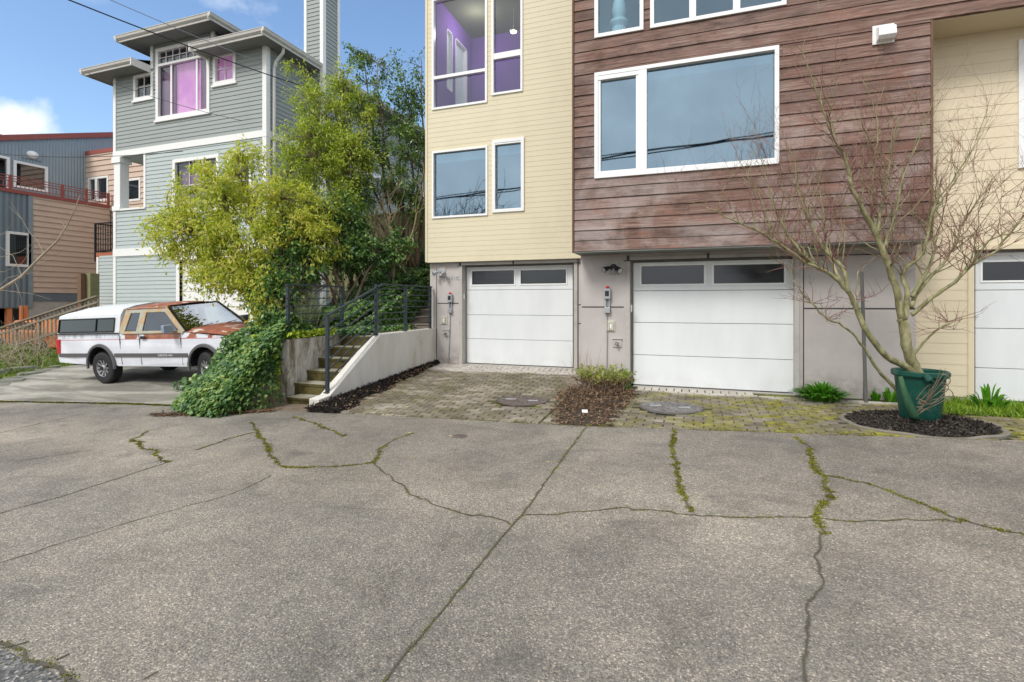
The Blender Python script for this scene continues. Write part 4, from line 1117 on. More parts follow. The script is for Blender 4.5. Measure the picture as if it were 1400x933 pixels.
# vent hood on the cedar wall
x, _, z = PY(1207, 48, WY - .02)
e = thing('vent_hood', 'white boxy vent hood high on the brown cedar wall', 'vent', (x, WY, z))
mb = MB(); mb.box(x - .125, WY - .036, z - .125, x + .13, WY - .016, z + .135); obj('flange', mb, M['white'], e, bevel=.004)
mb = MB(); mb.prism([(WY - .036, z + .11), (WY - .15, z + .06), (WY - .17, z - .06), (WY - .12, z - .10), (WY - .036, z - .10)], 'x', x - .085, x + .12); obj('hood', mb, M['vinyl'], e, bevel=.006)
# tree stake by the grey panel
M['stakegrey'] = plain('grey_stake', (.14, .14, .13), .8)
p0 = (XY(1184, 8.5), 8.5, drive_z(2.2, 8.5)); p1 = PY(1178, 372, 8.45)
mb = MB(); mb.tube([p0, p1], .024, 8); tag(obj('stake', mb, M['stakegrey']), 'thin grey stake leaning against the panel behind the bare tree', 'stake')
# ================================================================== grey-green house on the left
HY = 13.2
hx0, hx1 = XY(157, HY), XY(364, HY)                    # about -20.8 .. -13.4
ze = 10.15                                             # eave height
zb1, zb0 = PY(158, 208, HY)[2], PY(158, 216, HY)[2]    # white band under the upper storey
zc1, zc0 = PY(161, 341, HY)[2], PY(161, 351, HY)[2]
zg = -.75
hg = thing('grey_house', 'tall grey green lap sided house with white trim, hipped roofs and pink lit windows', 'house', ((hx0 + hx1) / 2, HY, zg))
def hrect(u0, u1, v0, v1): return (XY(u0, HY), XY(u1, HY), PY(u0, v1, HY)[2], PY(u0, v0, HY)[2])
W1, W2 = hrect(183.5, 210, 104, 139), hrect(292, 323, 76, 118)
WB_ = hrect(214, 287.5, 68, 166)
W3 = hrect(237, 300, 219, 292); W4 = hrect(312, 345, 213, 285)
px1 = XY(200, HY)                                      # porch opening right edge
zp0 = PY(160, 287, HY)[2]
zpt = 1.5 + 9.45                                       # pop-up eave
pw0, pw1 = XY(207, HY), XY(293, HY)
ztop = ze - .02
mb = lap_wall('front', HY, hx0, hx1, zb1, ztop, .148, [W1, W2, WB_, (pw0, pw1, ze - .9, 20)], lap=.018)
lap_wall('front', HY, pw0, pw1, ze - .9 + (.148 - (ze - .9 - zb1) % .148), zpt, .148, [WB_], lap=.018, mb=mb)
obj('upper_wall', mb, M['greysiding'], hg)
mb = lap_wall('front', HY, px1, hx1, zc1, zb0, .148, [W3, W4], lap=.018)
lap_wall('front', HY, hx0, px1, zc1, zp0, .148, lap=.018, mb=mb)
gx_0, gx_1 = XY(246, HY), XY(345, HY); gz_1 = PY(246, 356, HY)[2]
lap_wall('front', HY, hx0, hx1, zg - .2, zc0, .148, [(gx_0, gx_1, -9, gz_1)], lap=.018, mb=mb)
obj('lower_wall', mb, M['greyside2'], hg)
obj('side_wall', lap_wall('right', hx1, HY, 29, zg - .2, ztop, .148, lap=.018), M['greysiding'], hg)
mb = lap_wall('left', hx0, HY + 2.3, 29, zg - .2, ztop, .148, lap=.018); lap_wall('left', hx0, HY, HY + 2.3, zb0, ztop, .148, lap=.018, mb=mb); lap_wall('left', hx0, HY, HY + 2.3, zg - .2, zp0, .148, lap=.018, mb=mb)
mb.box(hx0, 28.9, zg, hx1, 29, ztop)
obj('rear_wall', mb, M['greysiding'], hg)
# porch recess
mb = lap_wall('front', HY + 2.3, hx0 + 1.9, px1 + .5, zp0, zb0, .148, lap=.018); lap_wall('left', px1 + .02, HY + .05, HY + 2.3, zp0, zb0, .148, lap=.018, mb=mb)
mb.box(hx0 + .05, HY + .05, zp0 - .1, px1, HY + 2.3, zp0 - .02); mb.box(hx0 + .05, HY + .05, zb0 + .01, px1, HY + 2.3, zb0 + .08)
obj('porch', mb, M['greyside2'], hg)
mb = MB(); cx = hx0 + .16
mb.box(cx - .17, HY - .03, zp0 + .13, cx + .17, HY + .30, zb0 - .22); mb.box(cx - .24, HY - .08, zb0 - .22, cx + .24, HY + .36, zb0 + .0); mb.box(cx - .22, HY - .07, zp0 - .05, cx + .22, HY + .34, zp0 + .13)
obj('column', mb, M['white'], hg, bevel=.008)
# white bands and corner boards
mb = MB()
mb.box(hx0 - .05, HY - .045, zb0, hx1 + .05, HY + .03, zb1); mb.box(hx0 - .05, HY - .045, zc0, hx1 + .05, HY + .03, zc1)
mb.box(hx0 - .05, HY - .06, zp0 - .06, px1, HY + .03, zp0 + .01)
mb.box(hx1 - .03, HY - .02, zb0, hx1 + .045, 28, zb1); mb.box(hx1 - .03, HY - .02, zc0, hx1 + .045, 28, zc1)
mb.box(px1 - .10, HY - .035, zp0 + .012, px1, HY + .06, zb0 - .002)
obj_each('trim_band', mb, M['white'], hg)
mb = MB()
for a, b in ((zg - .2, zc0 - .002), (zb1 + .002, ztop)):
    mb.box(hx0 - .04, HY - .038, a, hx0 + .10, HY + .03, b)
for a, b in ((zg - .2, zc0 - .002), (zc1 + .002, zb0 - .002), (zb1 + .002, ztop)):
    mb.box(hx1 - .13, HY - .038, a, hx1 + .04, HY + .02, b); mb.box(hx1 + .001, HY + .02, a, hx1 + .04, HY + .13, b)
mb.box(hx0 - .04, HY - .038, zc1 + .002, hx0 + .10, HY + .03, zp0 - .07)
mb.box(pw0 - .01, HY - .038, ze - .1, pw0 + .12, HY + .03, zpt - .02); mb.box(pw1 - .12, HY - .038, ze + .2, pw1 + .01, HY + .03, zpt - .02)
mb.box(gx_0 - .14, HY - .04, zg, gx_0, HY + .05, gz_1 + .14); mb.box(gx_1, HY - .04, zg, gx_1 + .14, HY + .05, gz_1 + .14); mb.box(gx_0, HY - .04, gz_1, gx_1, HY + .05, gz_1 + .14)
obj_each('corner_board', mb, M['white'], hg)
mb = MB(); z = zg
while z < gz_1 - .05: mb.box(gx_0, HY + .08, z, gx_1, HY + .12, min(gz_1, z + .52)); z += .53
obj('garage_door', mb, M['white'], hg, bevel=.004)
# windows
def gridbars(r, fw, nx, nz, w=.018):
    a0, a1, z0, z1 = r[0] + fw, r[1] - fw, r[2] + fw, r[3] - fw
    return [(a0 + (a1 - a0) * i / nx - w / 2, a0 + (a1 - a0) * i / nx + w / 2, z0, z1) for i in range(1, nx)] + [(a0, a1, z0 + (z1 - z0) * i / nz - w / 2, z0 + (z1 - z0) * i / nz + w / 2) for i in range(1, nz)]
window(hg, 'front', HY, *W1, fw=.11, out=.04, fm='white', sill=True, bars=gridbars(W1, .11, 2, 2), glassm='glasspink')
window(hg, 'front', HY, *W2, fw=.12, out=.04, fm='white', sill=True, bars=gridbars(W2, .12, 2, 2), glassm='glasspink')
a0, a1, z0, z1 = WB_; ztr = PY(214, 91, HY)[2]
m1, m2 = XY(234, HY), XY(268.5, HY)
wb = window(hg, 'front', HY, a0, a1, z0, z1, .13, out=.045, fm='white', sill=True, hm=[(ztr, .09, a0 + .13, a1 - .13)], glassm='glasspink',
            bars=[(a0 + .13 + (a1 - a0 - .26) * i / 7 - .01, a0 + .13 + (a1 - a0 - .26) * i / 7 + .01, ztr + .045, z1 - .13) for i in range(1, 7)] + [(a0 + .13, a1 - .13, (ztr + z1) / 2 - .05, (ztr + z1) / 2 - .03)] +
            [(m1 - .05, m1 + .03, z0 + .13, ztr - .045), (m2 - .03, m2 + .05, z0 + .13, ztr - .045)])
window(hg, 'front', HY, *W3, fw=.12, out=.04, fm='white', sill=True, bars=gridbars(W3, .12, 3, 2), glassm='glasspink')
window(hg, 'front', HY, *W4, fw=.12, out=.04, fm='white', sill=True, bars=gridbars(W4, .12, 2, 2), glassm='glasspink')
mb = MB(); mb.box(m1 + .02, HY + .20, z0 - .1, m2 + .02, HY + .22, ztr + .02)
mb.box(W2[0] - .1, HY + .2, W2[2] - .1, W2[1] + .1, HY + .22, W2[3] + .1)

obj_each('pink_curtain', mb, M['pink'], wb)
mb = MB()
mb.box(a0 - .1, HY + .16, z0 - .1, m1 + .02, HY + .18, ztr + .05); mb.box(m2 + .02, HY + .16, z0 - .1, a1 + .1, HY + .18, ztr + .05); mb.box(W3[0], HY + .2, W3[2] - .1, W3[1], HY + .22, W3[3] - .3)
obj_each('plum_curtain', mb, M['plumcurtain'], wb)
mb = MB(); mb.box(a0 + .1, HY + .5, ztr - .1, a1 + .1, HY + .52, (ztr + z1) / 2); obj('purple_panel', mb, M['inpurple'], wb)
shell(hg, hx0 + .1, hx1 - .1, HY + .06, HY + 4, zb1 - .05, ztop, M['indark'], skip=('top',))
shell(hg, px1 + .1, hx1 - .1, HY + .06, HY + 4, zc1 - .3, zb1 - .06, M['indark'])
# roofs: low hips with boxed eaves
def hip(x0, x1, y0, y1, z, rise, name, inset, fas=.18, skipfront=None):
    r = MB(); run = rise / .42
    xm0, xm1, ym0, ym1 = x0 + run, x1 - run, y0 + run, y1 - run
    if xm0 > xm1: xm0 = xm1 = (x0 + x1) / 2
    A = [(x0, y0, z), (x1, y0, z), (x1, y1, z), (x0, y1, z)]; B = [(xm0, ym0, z + rise), (xm1, ym0, z + rise), (xm1, ym1, z + rise), (xm0, ym1, z + rise)]
    r.add(A + B, [(0, 1, 5, 4), (1, 2, 6, 5), (2, 3, 7, 6), (3, 0, 4, 7), (4, 5, 6, 7)])
    ro = obj(name, r, M['shingle'], hg)
    s = MB(); zf = z - fas
    s.quad((x0 + .03, y0 + .03, zf + .03), (x1 - .03, y0 + .03, zf + .03), (x1 - .03, y1, zf + .03), (x0 + .03, y1, zf + .03)); obj('eave_soffit', s, M['soffit'], ro)
    return ro
def gutter(segs, z, parent, fas=.20):
    mb = MB()
    for p, q, nx, ny in segs:      # fascia board with a half-round gutter in front
        L = Vector((q[0] - p[0], q[1] - p[1], 0)); n = Vector((nx, ny, 0))
        P = [(0, -fas), (.03, -fas), (.03, -.13), (.055, -.125), (.10, -.085), (.115, -.02), (.13, -.005), (.13, .012), (0, .012)]
        V = [(p[0] + nx * a, p[1] + ny * a, z + b) for a, b in P] + [(q[0] + nx * a, q[1] + ny * a, z + b) for a, b in P]
        k = len(P); mb.add(V, [tuple(range(k)), tuple(range(2 * k - 1, k - 1, -1))] + [(i, i + k, (i + 1) % k + k, (i + 1) % k) for i in range(k)])
    return obj('gutter', mb, M['trimwhite'], parent)
ov = .6; ex0, ex1, ey0, ey1 = hx0 - ov - .1, hx1 + ov - .08, HY - ov, 28.5
gl, gr = XY(183.5, HY - ov), XY(263, HY - ov)
# main roof in two front pieces either side of the raised centre
r = MB(); rise = 1.9; run = rise / .36
A = [(ex0, ey0, ze), (gl, ey0, ze), (gl, ey0 + 1.4, ze + .5), (ex0 + 1.4, ey0 + 1.4, ze + .5)]
B = [(gr, ey0, ze), (ex1, ey0, ze), (ex1 - 1.4, ey0 + 1.4, ze + .5), (gr, ey0 + 1.4, ze + .5)]
r.add(A, [(0, 1, 2, 3)]); r.add(B, [(0, 1, 2, 3)])
ym = ey0 + 1.4; xm0, xm1 = ex0 + 1.4, ex1 - 1.4
r.add([(ex0, ey0, ze), (xm0, ym, ze + .5), (xm0, ey1, ze + .5), (ex0, ey1, ze)], [(0, 1, 2, 3)])
r.add([(ex1, ey0, ze), (ex1, ey1, ze), (xm1, ey1, ze + .5), (xm1, ym, ze + .5)], [(0, 1, 2, 3)])
r.add([(xm0, ym, ze + .5), (xm1, ym, ze + .5), ((xm0 + xm1) / 2, ym + 3, ze + 1.0), (xm1, ey1, ze + .5), ((xm0 + xm1) / 2, ey1, ze + 1.0), (xm0, ey1, ze + .5)], [(0, 1, 2), (1, 3, 4, 2), (0, 2, 4, 5)])
ro = obj('roof', r, M['shingle'], hg)
s = MB(); zf = ze - .17
for q in ((ex0 + .02, ey0 + .02, gl, HY + .0), (gr, ey0 + .02, ex1 - .02, HY), (hx1, HY, ex1 - .02, ey1), (ex0 + .02, HY, hx0, ey1)):
    s.quad((q[0], q[1], zf), (q[2], q[1], zf), (q[2], q[3], zf), (q[0], q[3], zf))
obj('eave_soffit', s, M['soffit'], ro)
gutter([((ex0, ey0), (gl, ey0), 0, -1), ((gr, ey0), (ex1, ey0), 0, -1), ((ex1, ey0 - .12), (ex1, ey1), 1, 0), ((ex0, ey0 - .12), (ex0, ey1), -1, 0)], ze, ro)
mb = MB(); mb.box(gl - .02, ey0 - .13, ze - .24, gl + .015, HY, ze + .02); mb.box(gr - .015, ey0 - .13, ze - .24, gr + .03, HY, ze + .02); obj_each('gutter_cap', mb, M['white'], ro)
# raised centre
qx0, qx1, qy0 = XY(163, HY - .65), XY(288, HY - .65), HY - .65
zq = PY(163, 53, qy0)[2]; zq = (zq + PY(288, 18, qy0)[2]) / 2
qy1 = HY + 5
po = hip(qx0, qx1, qy0, qy1, zq, .75, 'raised_roof', 0)
gutter([((qx0, qy0), (qx1, qy0), 0, -1), ((qx1, qy0 - .12), (qx1, qy1), 1, 0), ((qx0, qy0 - .12), (qx0, qy1), -1, 0)], zq, po)
mb = MB()
mb.box(pw0, HY + .05, ze - .3, pw0 + .06, qy1 - .5, zq - .2); mb.box(pw1 - .06, HY + .05, ze - .3, pw1, qy1 - .5, zq - .2); mb.box(pw0, qy1 - .5, ze - .3, pw1, qy1 - .45, zq - .2); mb.box(pw0, HY, zpt - .02, pw1, HY + .05, zq - .2)
obj('raised_wall', mb, M['greysiding'], hg)
# downspout
mb = MB(); x = hx1 + .12; y = HY + .22
mb.tube([(ex1 - .06, y + .05, ze - .16), (ex1 - .08, y + .05, ze - .34), (x + .08, y, ze - .62), (x, y, ze - .85), (x, y, zb1 + .2), (x, y, 0)], .052, 10)
obj('downspout', mb, M['trimwhite'], hg)
# chimney
cx1 = hx1 + .62; cy0 = 15.45; cx0 = hx1 - .35; cy1 = cy0 + .95
cy0 = cx1 / ((lambda r_: r_[0] / r_[1])(ray(441.5, 0))); cy1 = cx1 / ((lambda r_: r_[0] / r_[1])(ray(463, 0))); cx0 = cy0 * (lambda r_: r_[0] / r_[1])(ray(417.5, 0))
mb = lap_wall('front', cy0, cx0, cx1, zg, 13.2, .148, lap=.018); lap_wall('right', cx1, cy0, cy1, zg, 13.2, .148, lap=.018, mb=mb); lap_wall('back', cy1, cx0, cx1, zg, 13.2, .148, lap=.018, mb=mb); lap_wall('left', cx0, cy0, cy1, ze, 13.2, .148, lap=.018, mb=mb)
ch = obj('chimney', mb, M['greysiding'], hg)
mb = MB()
mb.box(cx1 - .11, cy0 - .035, zg, cx1 + .035, cy0 + .0, 13.2); mb.box(cx1 + .018, cy0 + .002, zg, cx1 + .037, cy0 + .12, 13.2); mb.box(cx0 - .035, cy0 - .035, ze, cx0 + .08, cy0 + .02, 13.2); mb.box(cx1 + .018, cy1 - .1, zg, cx1 + .037, cy1 + .03, 13.2)
obj_each('corner_board', mb, M['white'], ch)
mb = MB(); mb.box(cx0 - .1, cy0 - .1, 13.2, cx1 + .1, cy1 + .1, 13.32); obj('cap', mb, M['galv'], ch)
# low wing and small balcony between the houses
ex = XY(134, 14.6)
mb = lap_wall('front', 14.6, ex, hx0 + .1, -.9, PY(134, 352, 14.6)[2], .148, lap=.018); mb.box(ex, 14.65, -.9, hx0, 16, PY(134, 350, 14.6)[2])
lw = obj('wing', mb, M['greyside2'], hg)
mb = MB(); mb.box(ex - .04, 14.56, -.9, ex + .08, 14.6, PY(134, 352, 14.6)[2]); obj('corner_board', mb, M['white'], lw)

# ================================================================== far building: corrugated metal and tan boards
fb = thing('metal_clad_building', 'blue grey corrugated building with tan boards and brick red roof edge', 'building', (-30, 17, -.7))
FX, LX = -30.0, -28.0
def yx(u, X): a, b, c = ray(u, 0); return X / a * b
def frect(u0, u1, v0, v1, X): y0, y1 = yx(u0, X), yx(u1, X); return (y0, y1, PX(u0, v1, X)[2], PX(u0, v0, X)[2])
zr0 = PX(0, 192, FX)[2]; zr1 = PX(155, 187, FX)[2]; ya, yb_ = yx(0, FX), yx(155, FX)
def rooft(y): return zr0 + (zr1 - zr0) * (y - ya) / (yb_ - ya)
zdk = PX(0, 264, LX)[2]; zdk = 6.28
wf = frect(18, 65, 219, 256, FX); wf0 = frect(-22, 13, 208, 257, FX)
obj('corrugated_wall', corr_wall('right', FX, 11, 21.5, zdk - .1, rooft, .135, [wf, wf0]), M['corr'], fb)
mb = MB(); V = []
for y in (11, 21.6): 
    for dx, dz in ((.12, -.02), (.12, .24), (-6, .24), (-6, -.02)): V.append((FX + dx, y, rooft(y) + dz))
mb.v = V; mb.f = [(0, 1, 5, 4), (1, 2, 6, 5), (0, 4, 7, 3), (0, 3, 2, 1), (4, 5, 6, 7)]
obj('roof_edge', mb, M['redtrim'], fb)
lwf = frect(8, 42, 316, 364, LX)
ysp = yx(43.5, LX); yend = yx(150, LX)
obj('lower_corrugated_wall', corr_wall('right', LX, 11, ysp - .12, 1.28, lambda y: zdk, .2, [lwf], amp=.025), M['corrdark'], fb)
mb = MB(); mb.box(LX - .02, ysp - .14, 1.28, LX + .05, ysp + .02, zdk); obj('corner_board', mb, M['corr'], fb)
zt0 = 1.95
obj('tan_wall', lap_wall('right', LX, ysp + .02, yend, zt0, zdk, .25, lap=.04), M['tan'], fb)
mb = MB(); mb.box(LX - .05, ysp + .02, zt0 - .38, LX + .01, yend, zt0 - .002); obj('base_trim', mb, M['corrdark'], fb)
mb = MB(); mb.box(LX - .3, ysp - .1, -1, LX - .02, yend + 2, zt0 - .382); obj('foundation', mb, M['concrete'], fb)
mb = MB(); mb.box(FX, 11, zdk - .02, LX - .001, yend, zdk + .02); obj('deck', mb, M['concrete'], fb)
mb = MB(); mb.box(LX - .05, 11, zdk + .002, LX + .07, yend, zdk + .16); obj('deck_edge', mb, M['redtrim'], fb)
# red railing on the deck
dr = thing('deck_railing', 'brick red metal railing along the roof deck of the corrugated building', 'railing', (LX, 15, zdk + .16))
mb = MB(); zr = zdk + .16; hgt = .58
for z in (zr + .10, zr + hgt * .62, zr + hgt * .8, zr + hgt): mb.bar((LX, 11, z), (LX, yend, z), .035, .035)
obj('rail', mb, M['redtrim'], dr)
mb = MB(); y = 11.1
while y < yend: mb.bar((LX, y, zr + .10), (LX, y, zr + hgt * .62), .02, .02); y += .15
obj('balusters', mb, M['redtrim'], dr)
y = 12.2; 
for y in (yx(14, LX), yx(85, LX), yx(118, LX), yx(148, LX)):
    mb = MB(); mb.bar((LX, y, zr), (LX, y, zr + hgt + .03), .09, .09); obj('post', mb, M['redtrim'], dr)
def bwin(r, X, kind='right', **k): return window(fb, kind, X, *r, fw=.11, out=.05, fm='white', glassm='glassdark2', **k)
bwin(wf, FX); bwin(wf0, FX); bwin(lwf, LX)
# tan bump-out facing the street
TY = 17.7; tx1 = -24.6
t1 = (XY(121.5, TY), XY(149, TY), PY(122, 277, TY)[2], PY(122, 243.5, TY)[2]); t2 = (XY(168, TY), XY(193, TY), PY(168, 277, TY)[2], PY(168, 246, TY)[2])
ztan = PY(118, 213, TY)[2]
obj('tan_bay', lap_wall('front', TY, FX, tx1, .2, ztan, .27, [t1, t2], lap=.04), M['tan'], fb)
mb = MB(); mb.box(FX, TY - .06, ztan, tx1, TY + 4, ztan + .2); obj('bay_roof_edge', mb, M['redtrim'], fb)
bwin(t1, TY, 'front', vm=[(XY(132.5, TY), .18)]); bwin(t2, TY, 'front')
shell(fb, FX + .1, tx1 - .1, TY + .06, TY + 3, 3, ztan, M['indark'])
mb = MB(); mb.quad((FX - 3, 11, 0), (FX - 3, 21.5, 0), (FX - 3, 21.5, 10), (FX - 3, 11, 10)); mb.quad((FX - 3, 11, zdk), (FX - .1, 11, zdk), (FX - .1, 21.5, zdk), (FX - 3, 21.5, zdk)); mb.quad((LX - 2, 11, -.3), (LX - 2, 21.5, -.3), (LX - 2, 21.5, zdk), (LX - 2, 11, zdk))
mb.quad((FX - 6, 11, -1), (FX, 11, -1), (FX, 11, 9.5), (FX - 6, 11, 9.5))
obj('interior', mb, M['indark'], fb, recalc=False)
# bulkhead lamp
y, z = yx(43, FX), PX(43, 212, FX)[2]
e = thing('bulkhead_light', 'white oval bulkhead lamp on a square plate on the corrugated wall', 'lamp', (FX, y, z))
mb = MB(); mb.box(FX + .02, y - .40, z - .22, FX + .05, y + .40, z + .25); obj('plate', mb, M['corr'], e)
mb = MB(); mb.lathe([(.24, .05), (.23, .12), (.15, .2), (0, .22)], (FX, y, z), 20, axis='x'); 
mb.v = [(a, b, z + (c - z) * .75) for a, b, c in mb.v]; obj('lamp_cover', mb, M['white'], e, smooth=True)
# balcony box at the end of the tan wall
by = 15.6
bxa, bxb = XY(130.5, by), XY(157, by)
e = thing('balcony', 'small balcony with black grid railing and terracotta box between the houses', 'balcony', (bxa, by, 2))
z1, z0 = PY(131, 346, by)[2], PY(131, 358, by)[2]
mb = MB(); mb.box(bxa, by, z0, bxb, by + 1.6, z1); obj('floor_slab', mb, M['terracotta'], e)
mb = MB(); zt_ = PY(131, 306, by)[2]
for z in (z1 + .08, zt_): mb.bar((bxa, by, z), (bxb, by, z), .05, .05); mb.bar((bxa, by, z), (bxa, by + 1.6, z), .05, .05)
for k in range(9): x = bxa + .03 + (bxb - bxa) * k / 8; mb.bar((x, by, z1), (x, by, zt_), .025, .025)
for k in range(4): z = z1 + .08 + (zt_ - z1) * (k + 1) / 5; mb.bar((bxa, by, z), (bxb, by, z), .02, .02)
mb.bar((bxa, by, z0), (bxa, by, zt_ + .02), .07, .07); obj('railing', mb, M['wire'], e)
mb = MB(); mb.box(XY(146, by), by + .3, z1 + .002, XY(153, by), by + .45, PY(148, 296, by)[2]); mb.box(XY(144, by + .2), by + 1.0, z1 + .1, XY(156, by + .2), by + 1.1, PY(148, 290, by)[2]); obj('red_screen', mb, M['redtrim'], e)

# ================================================================== ramp fence, posts, orange car
def ramp(y0, xa, xb, za, zb, name, lab):
    e = thing(name, lab, 'fence', ((xa + xb) / 2, y0, min(za, zb) - .9))
    N = 26; mb = MB(); mb.bar((xa, y0 - .03, za), (xb, y0 - .03, zb), .10, .05); mb.bar((xa, y0 - .02, za - .22), (xb, y0 - .02, zb - .22), .05, .07); mb.bar((xa, y0 - .02, za - .85), (xb, y0 - .02, zb - .85), .05, .07); obj('rail', mb, M['grey_wood'], e)
    for i in range(N + 1):
        t_ = i / N; x = xa + (xb - xa) * t_; z = za + (zb - za) * t_
        mb = MB(); w = .09 if i % 6 == 0 else .045; mb.bar((x, y0 + .01, z - (1.3 if w > .05 else .95)), (x, y0 + .01, z - .03), w, w * .8)
        obj('post' if w > .05 else 'baluster', mb, M['grey_wood'], e)
p0 = PY(-8, 452, 12.2); p1 = PY(134, 405, 12.2)
ramp(12.2, p0[0], p1[0], p0[2], p1[2], 'ramp_fence', 'long sloping weathered wooden balustrade behind the weedy bank')
mb = MB(); mb.box(LX - 2.2, 11, -1, LX - 2, ysp, 1.3); obj('underfloor_wall', mb, M['grey_wood'], fb)
mb = MB(); mb.box(LX - 2, 11, 1.25, LX - .01, ysp - .14, 1.32); obj('floor_edge', mb, M['grey_wood'], fb)
for i, (u, v, Y, w, m, lab) in enumerate(((108, 374, 13.6, .22, 'brown_wood', 'narrower brown timber post beside the tan wall'), (118.5, 374, 13.8, .42, 'fence_wood', 'wide mossy timber post beside the tan wall'),
                                     (8, 418, 14.0, .22, 'orange', 'short orange timber post nearest the left edge under the corrugated wall'), (27, 418, 14.0, .12, 'orange', 'thin orange timber post between two others under the corrugated wall'), (33.5, 418, 14.2, .12, 'orange', 'rightmost thin orange timber post under the corrugated wall'))):
    x, y, z = PY(u, v, Y); Y -= .5; x, y, z = PY(u, v, Y); mb = MB(); mb.box(x - w / 2, y, -1.0, x + w / 2, y + w * .8, z)
    tag(obj('timber_post', mb, M['grey_wood' if False else m], bevel=.01), lab, 'post', 'timber posts by the ramp')
# orange car behind the fence
cx, cy, cz = -25.35, 12.65, -.58
car = thing('parked_car', 'orange car partly hidden behind the wooden balustrade at far left', 'car', (cx, cy, cz))
def carpt(P, s=1): return [(cx + a, cz + b) for a, b in P]
mb = MB(); mb.prism(carpt([(-2.2, .3), (-2.25, .75), (-2.0, .9), (-1.2, .98), (1.2, .98), (2.1, .84), (2.25, .6), (2.2, .3)]), 'y', cy, cy + 1.7); obj('body', mb, M['orange'], car, bevel=.07, smooth=False)
mb = MB(); mb.add([(cx - 1.3, cy + .05, cz + .97), (cx + 1.15, cy + .05, cz + .97), (cx + 1.15, cy + 1.65, cz + .97), (cx - 1.3, cy + 1.65, cz + .97), (cx - .85, cy + .22, cz + 1.36), (cx + .35, cy + .22, cz + 1.36), (cx + .35, cy + 1.48, cz + 1.36), (cx - .85, cy + 1.48, cz + 1.36)], [(0, 1, 5, 4), (1, 2, 6, 5), (2, 3, 7, 6), (3, 0, 4, 7), (4, 5, 6, 7)]); obj('roof', mb, M['orange'], car, bevel=.04)
mb = MB(); mb.add([(cx - 1.1, cy + .05, cz + 1.0), (cx + .95, cy + .05, cz + 1.0), (cx + .40, cy + .18, cz + 1.29), (cx - .8, cy + .18, cz + 1.29)], [(0, 1, 2, 3)]); mb.v = [(a, b - .02, c) for a, b, c in mb.v]; obj('side_window', mb, M['glasscar'], car)
for dx in (-1.35, 1.35):
    mb = MB(); mb.lathe([(.2, -.02), (.31, 0), (.32, .1), (.3, .2), (0, .2)], (cx + dx, cy - .02, cz + .32), 24, axis='y'); obj('wheel', mb, M['rubber'], car)

# ================================================================== weedy bank with rocks
def bank_z(x, y):
    # front line runs from (-15, 7.0) to (-18, 9.8)
    d = (-(x + 15.0) * .68 + (y - 6.9) * -.0)      # distance left of the slab edge, roughly
    e = -(x + 15.0 + (y - 7.0) * 1.05)
    k = max(0, min(1, e / 3.2)) 
    return slab_z(x, y) - .08 + (.34 + .012 * (-15 - x)) * k ** .8 + .06 * math.sin(x * 2.1) * math.cos(y * 1.7) * k
xs_ = lin(-32, -14.4, 44); ys_ = lin(5.0, 13.4, 24)
def bank2(x, y):
    z = bank_z(x, y); 
    k = max(0, min(1, (y - 5.2) / 2.0)); 
    return slab_z(x, y) - .05 + (z - slab_z(x, y) + .05) * k
grid(bank2, xs_, ys_, 'bank', M['soil'])
rk = [(-14.9, 7.15, .28), (-15.35, 7.5, .36), (-15.9, 7.9, .30), (-16.3, 8.4, .38), (-16.9, 8.9, .34), (-17.5, 9.4, .32), (-15.6, 6.9, .34), (-16.3, 7.3, .42), (-17.0, 7.9, .40), (-16.9, 7.0, .45), (-17.7, 8.0, .42), (-17.9, 8.9, .36), (-15.2, 6.5, .26), (-16.2, 6.4, .40), (-18.3, 9.9, .3), (-17.5, 6.9, .5)]
for i, (x, y, s) in enumerate(rk):
    s *= .66
    mb = MB(); import bmesh
    bm = bmesh.new(); bmesh.ops.create_icosphere(bm, subdivisions=2, radius=s); ph = [R.uniform(0, 6) for _ in range(6)]
    z0 = bank2(x, y) + s * .12; a = R.uniform(0, 3)
    mb.v = []
    for v in bm.verts:
        q = v.co.copy(); n_ = 1 + .18 * math.sin(q.x * 9 + ph[0]) + .16 * math.sin(q.y * 11 + ph[1]) + .14 * math.sin(q.z * 10 + ph[2])
        q = Vector((q.x * n_ * 1.25, q.y * n_ * .8, max(-.55 * s, min(.42 * s, q.z * n_ * .75))))
        mb.v.append((x + q.x * math.cos(a) - q.y * math.sin(a), y + q.x * math.sin(a) + q.y * math.cos(a), z0 + q.z))
    mb.f = [tuple(v.index for v in f.verts) for f in bm.faces]; bm.free()
    o = obj('rock', mb, M['rock']); tag(o, 'rough grey mossy rock set in the weedy bank left of the truck', 'rock', 'rocks in the bank')

# ================================================================== concrete stairs and retaining walls
SX0, SX1 = -6.6, -5.76
st = thing('concrete_stairs', 'mossy concrete steps rising between two low walls', 'stairs', ((SX0 + SX1) / 2, 6.8, street(-6.2)))
def stair_nose(k): return 6.84 + .305 * k, 1.5 - 1.585 + .187 * k
prev = street(-6.2) - .2
for k in range(6):
    y, z = stair_nose(k)
    mb = MB(); x0_ = SX0 + .001 if k else SX0 + .12
    mb.box(x0_, y + .003, prev - .25, SX1 - .001, y + .33, z); mb.box(x0_, y - .014, z - .045, SX1 - .001, y + .01, z + .002)
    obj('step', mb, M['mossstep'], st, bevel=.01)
    prev = z - .1
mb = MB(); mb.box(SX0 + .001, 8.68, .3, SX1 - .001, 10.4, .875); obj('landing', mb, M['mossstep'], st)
wt = 1.5 - .60
rwall = thing('retaining_wall', 'pale low concrete retaining wall with sloping end beside the paver driveway', 'wall', (-5.66, 8.4, -.1))
mb = MB(); mb.prism([(6.55, -.55), (6.55, -.02), (6.80, .0), (8.22, wt), (10.415, wt + .015), (10.415, -.4)], 'x', -5.76, -5.56); obj('wall', mb, M['whitewall'], rwall, bevel=.012)
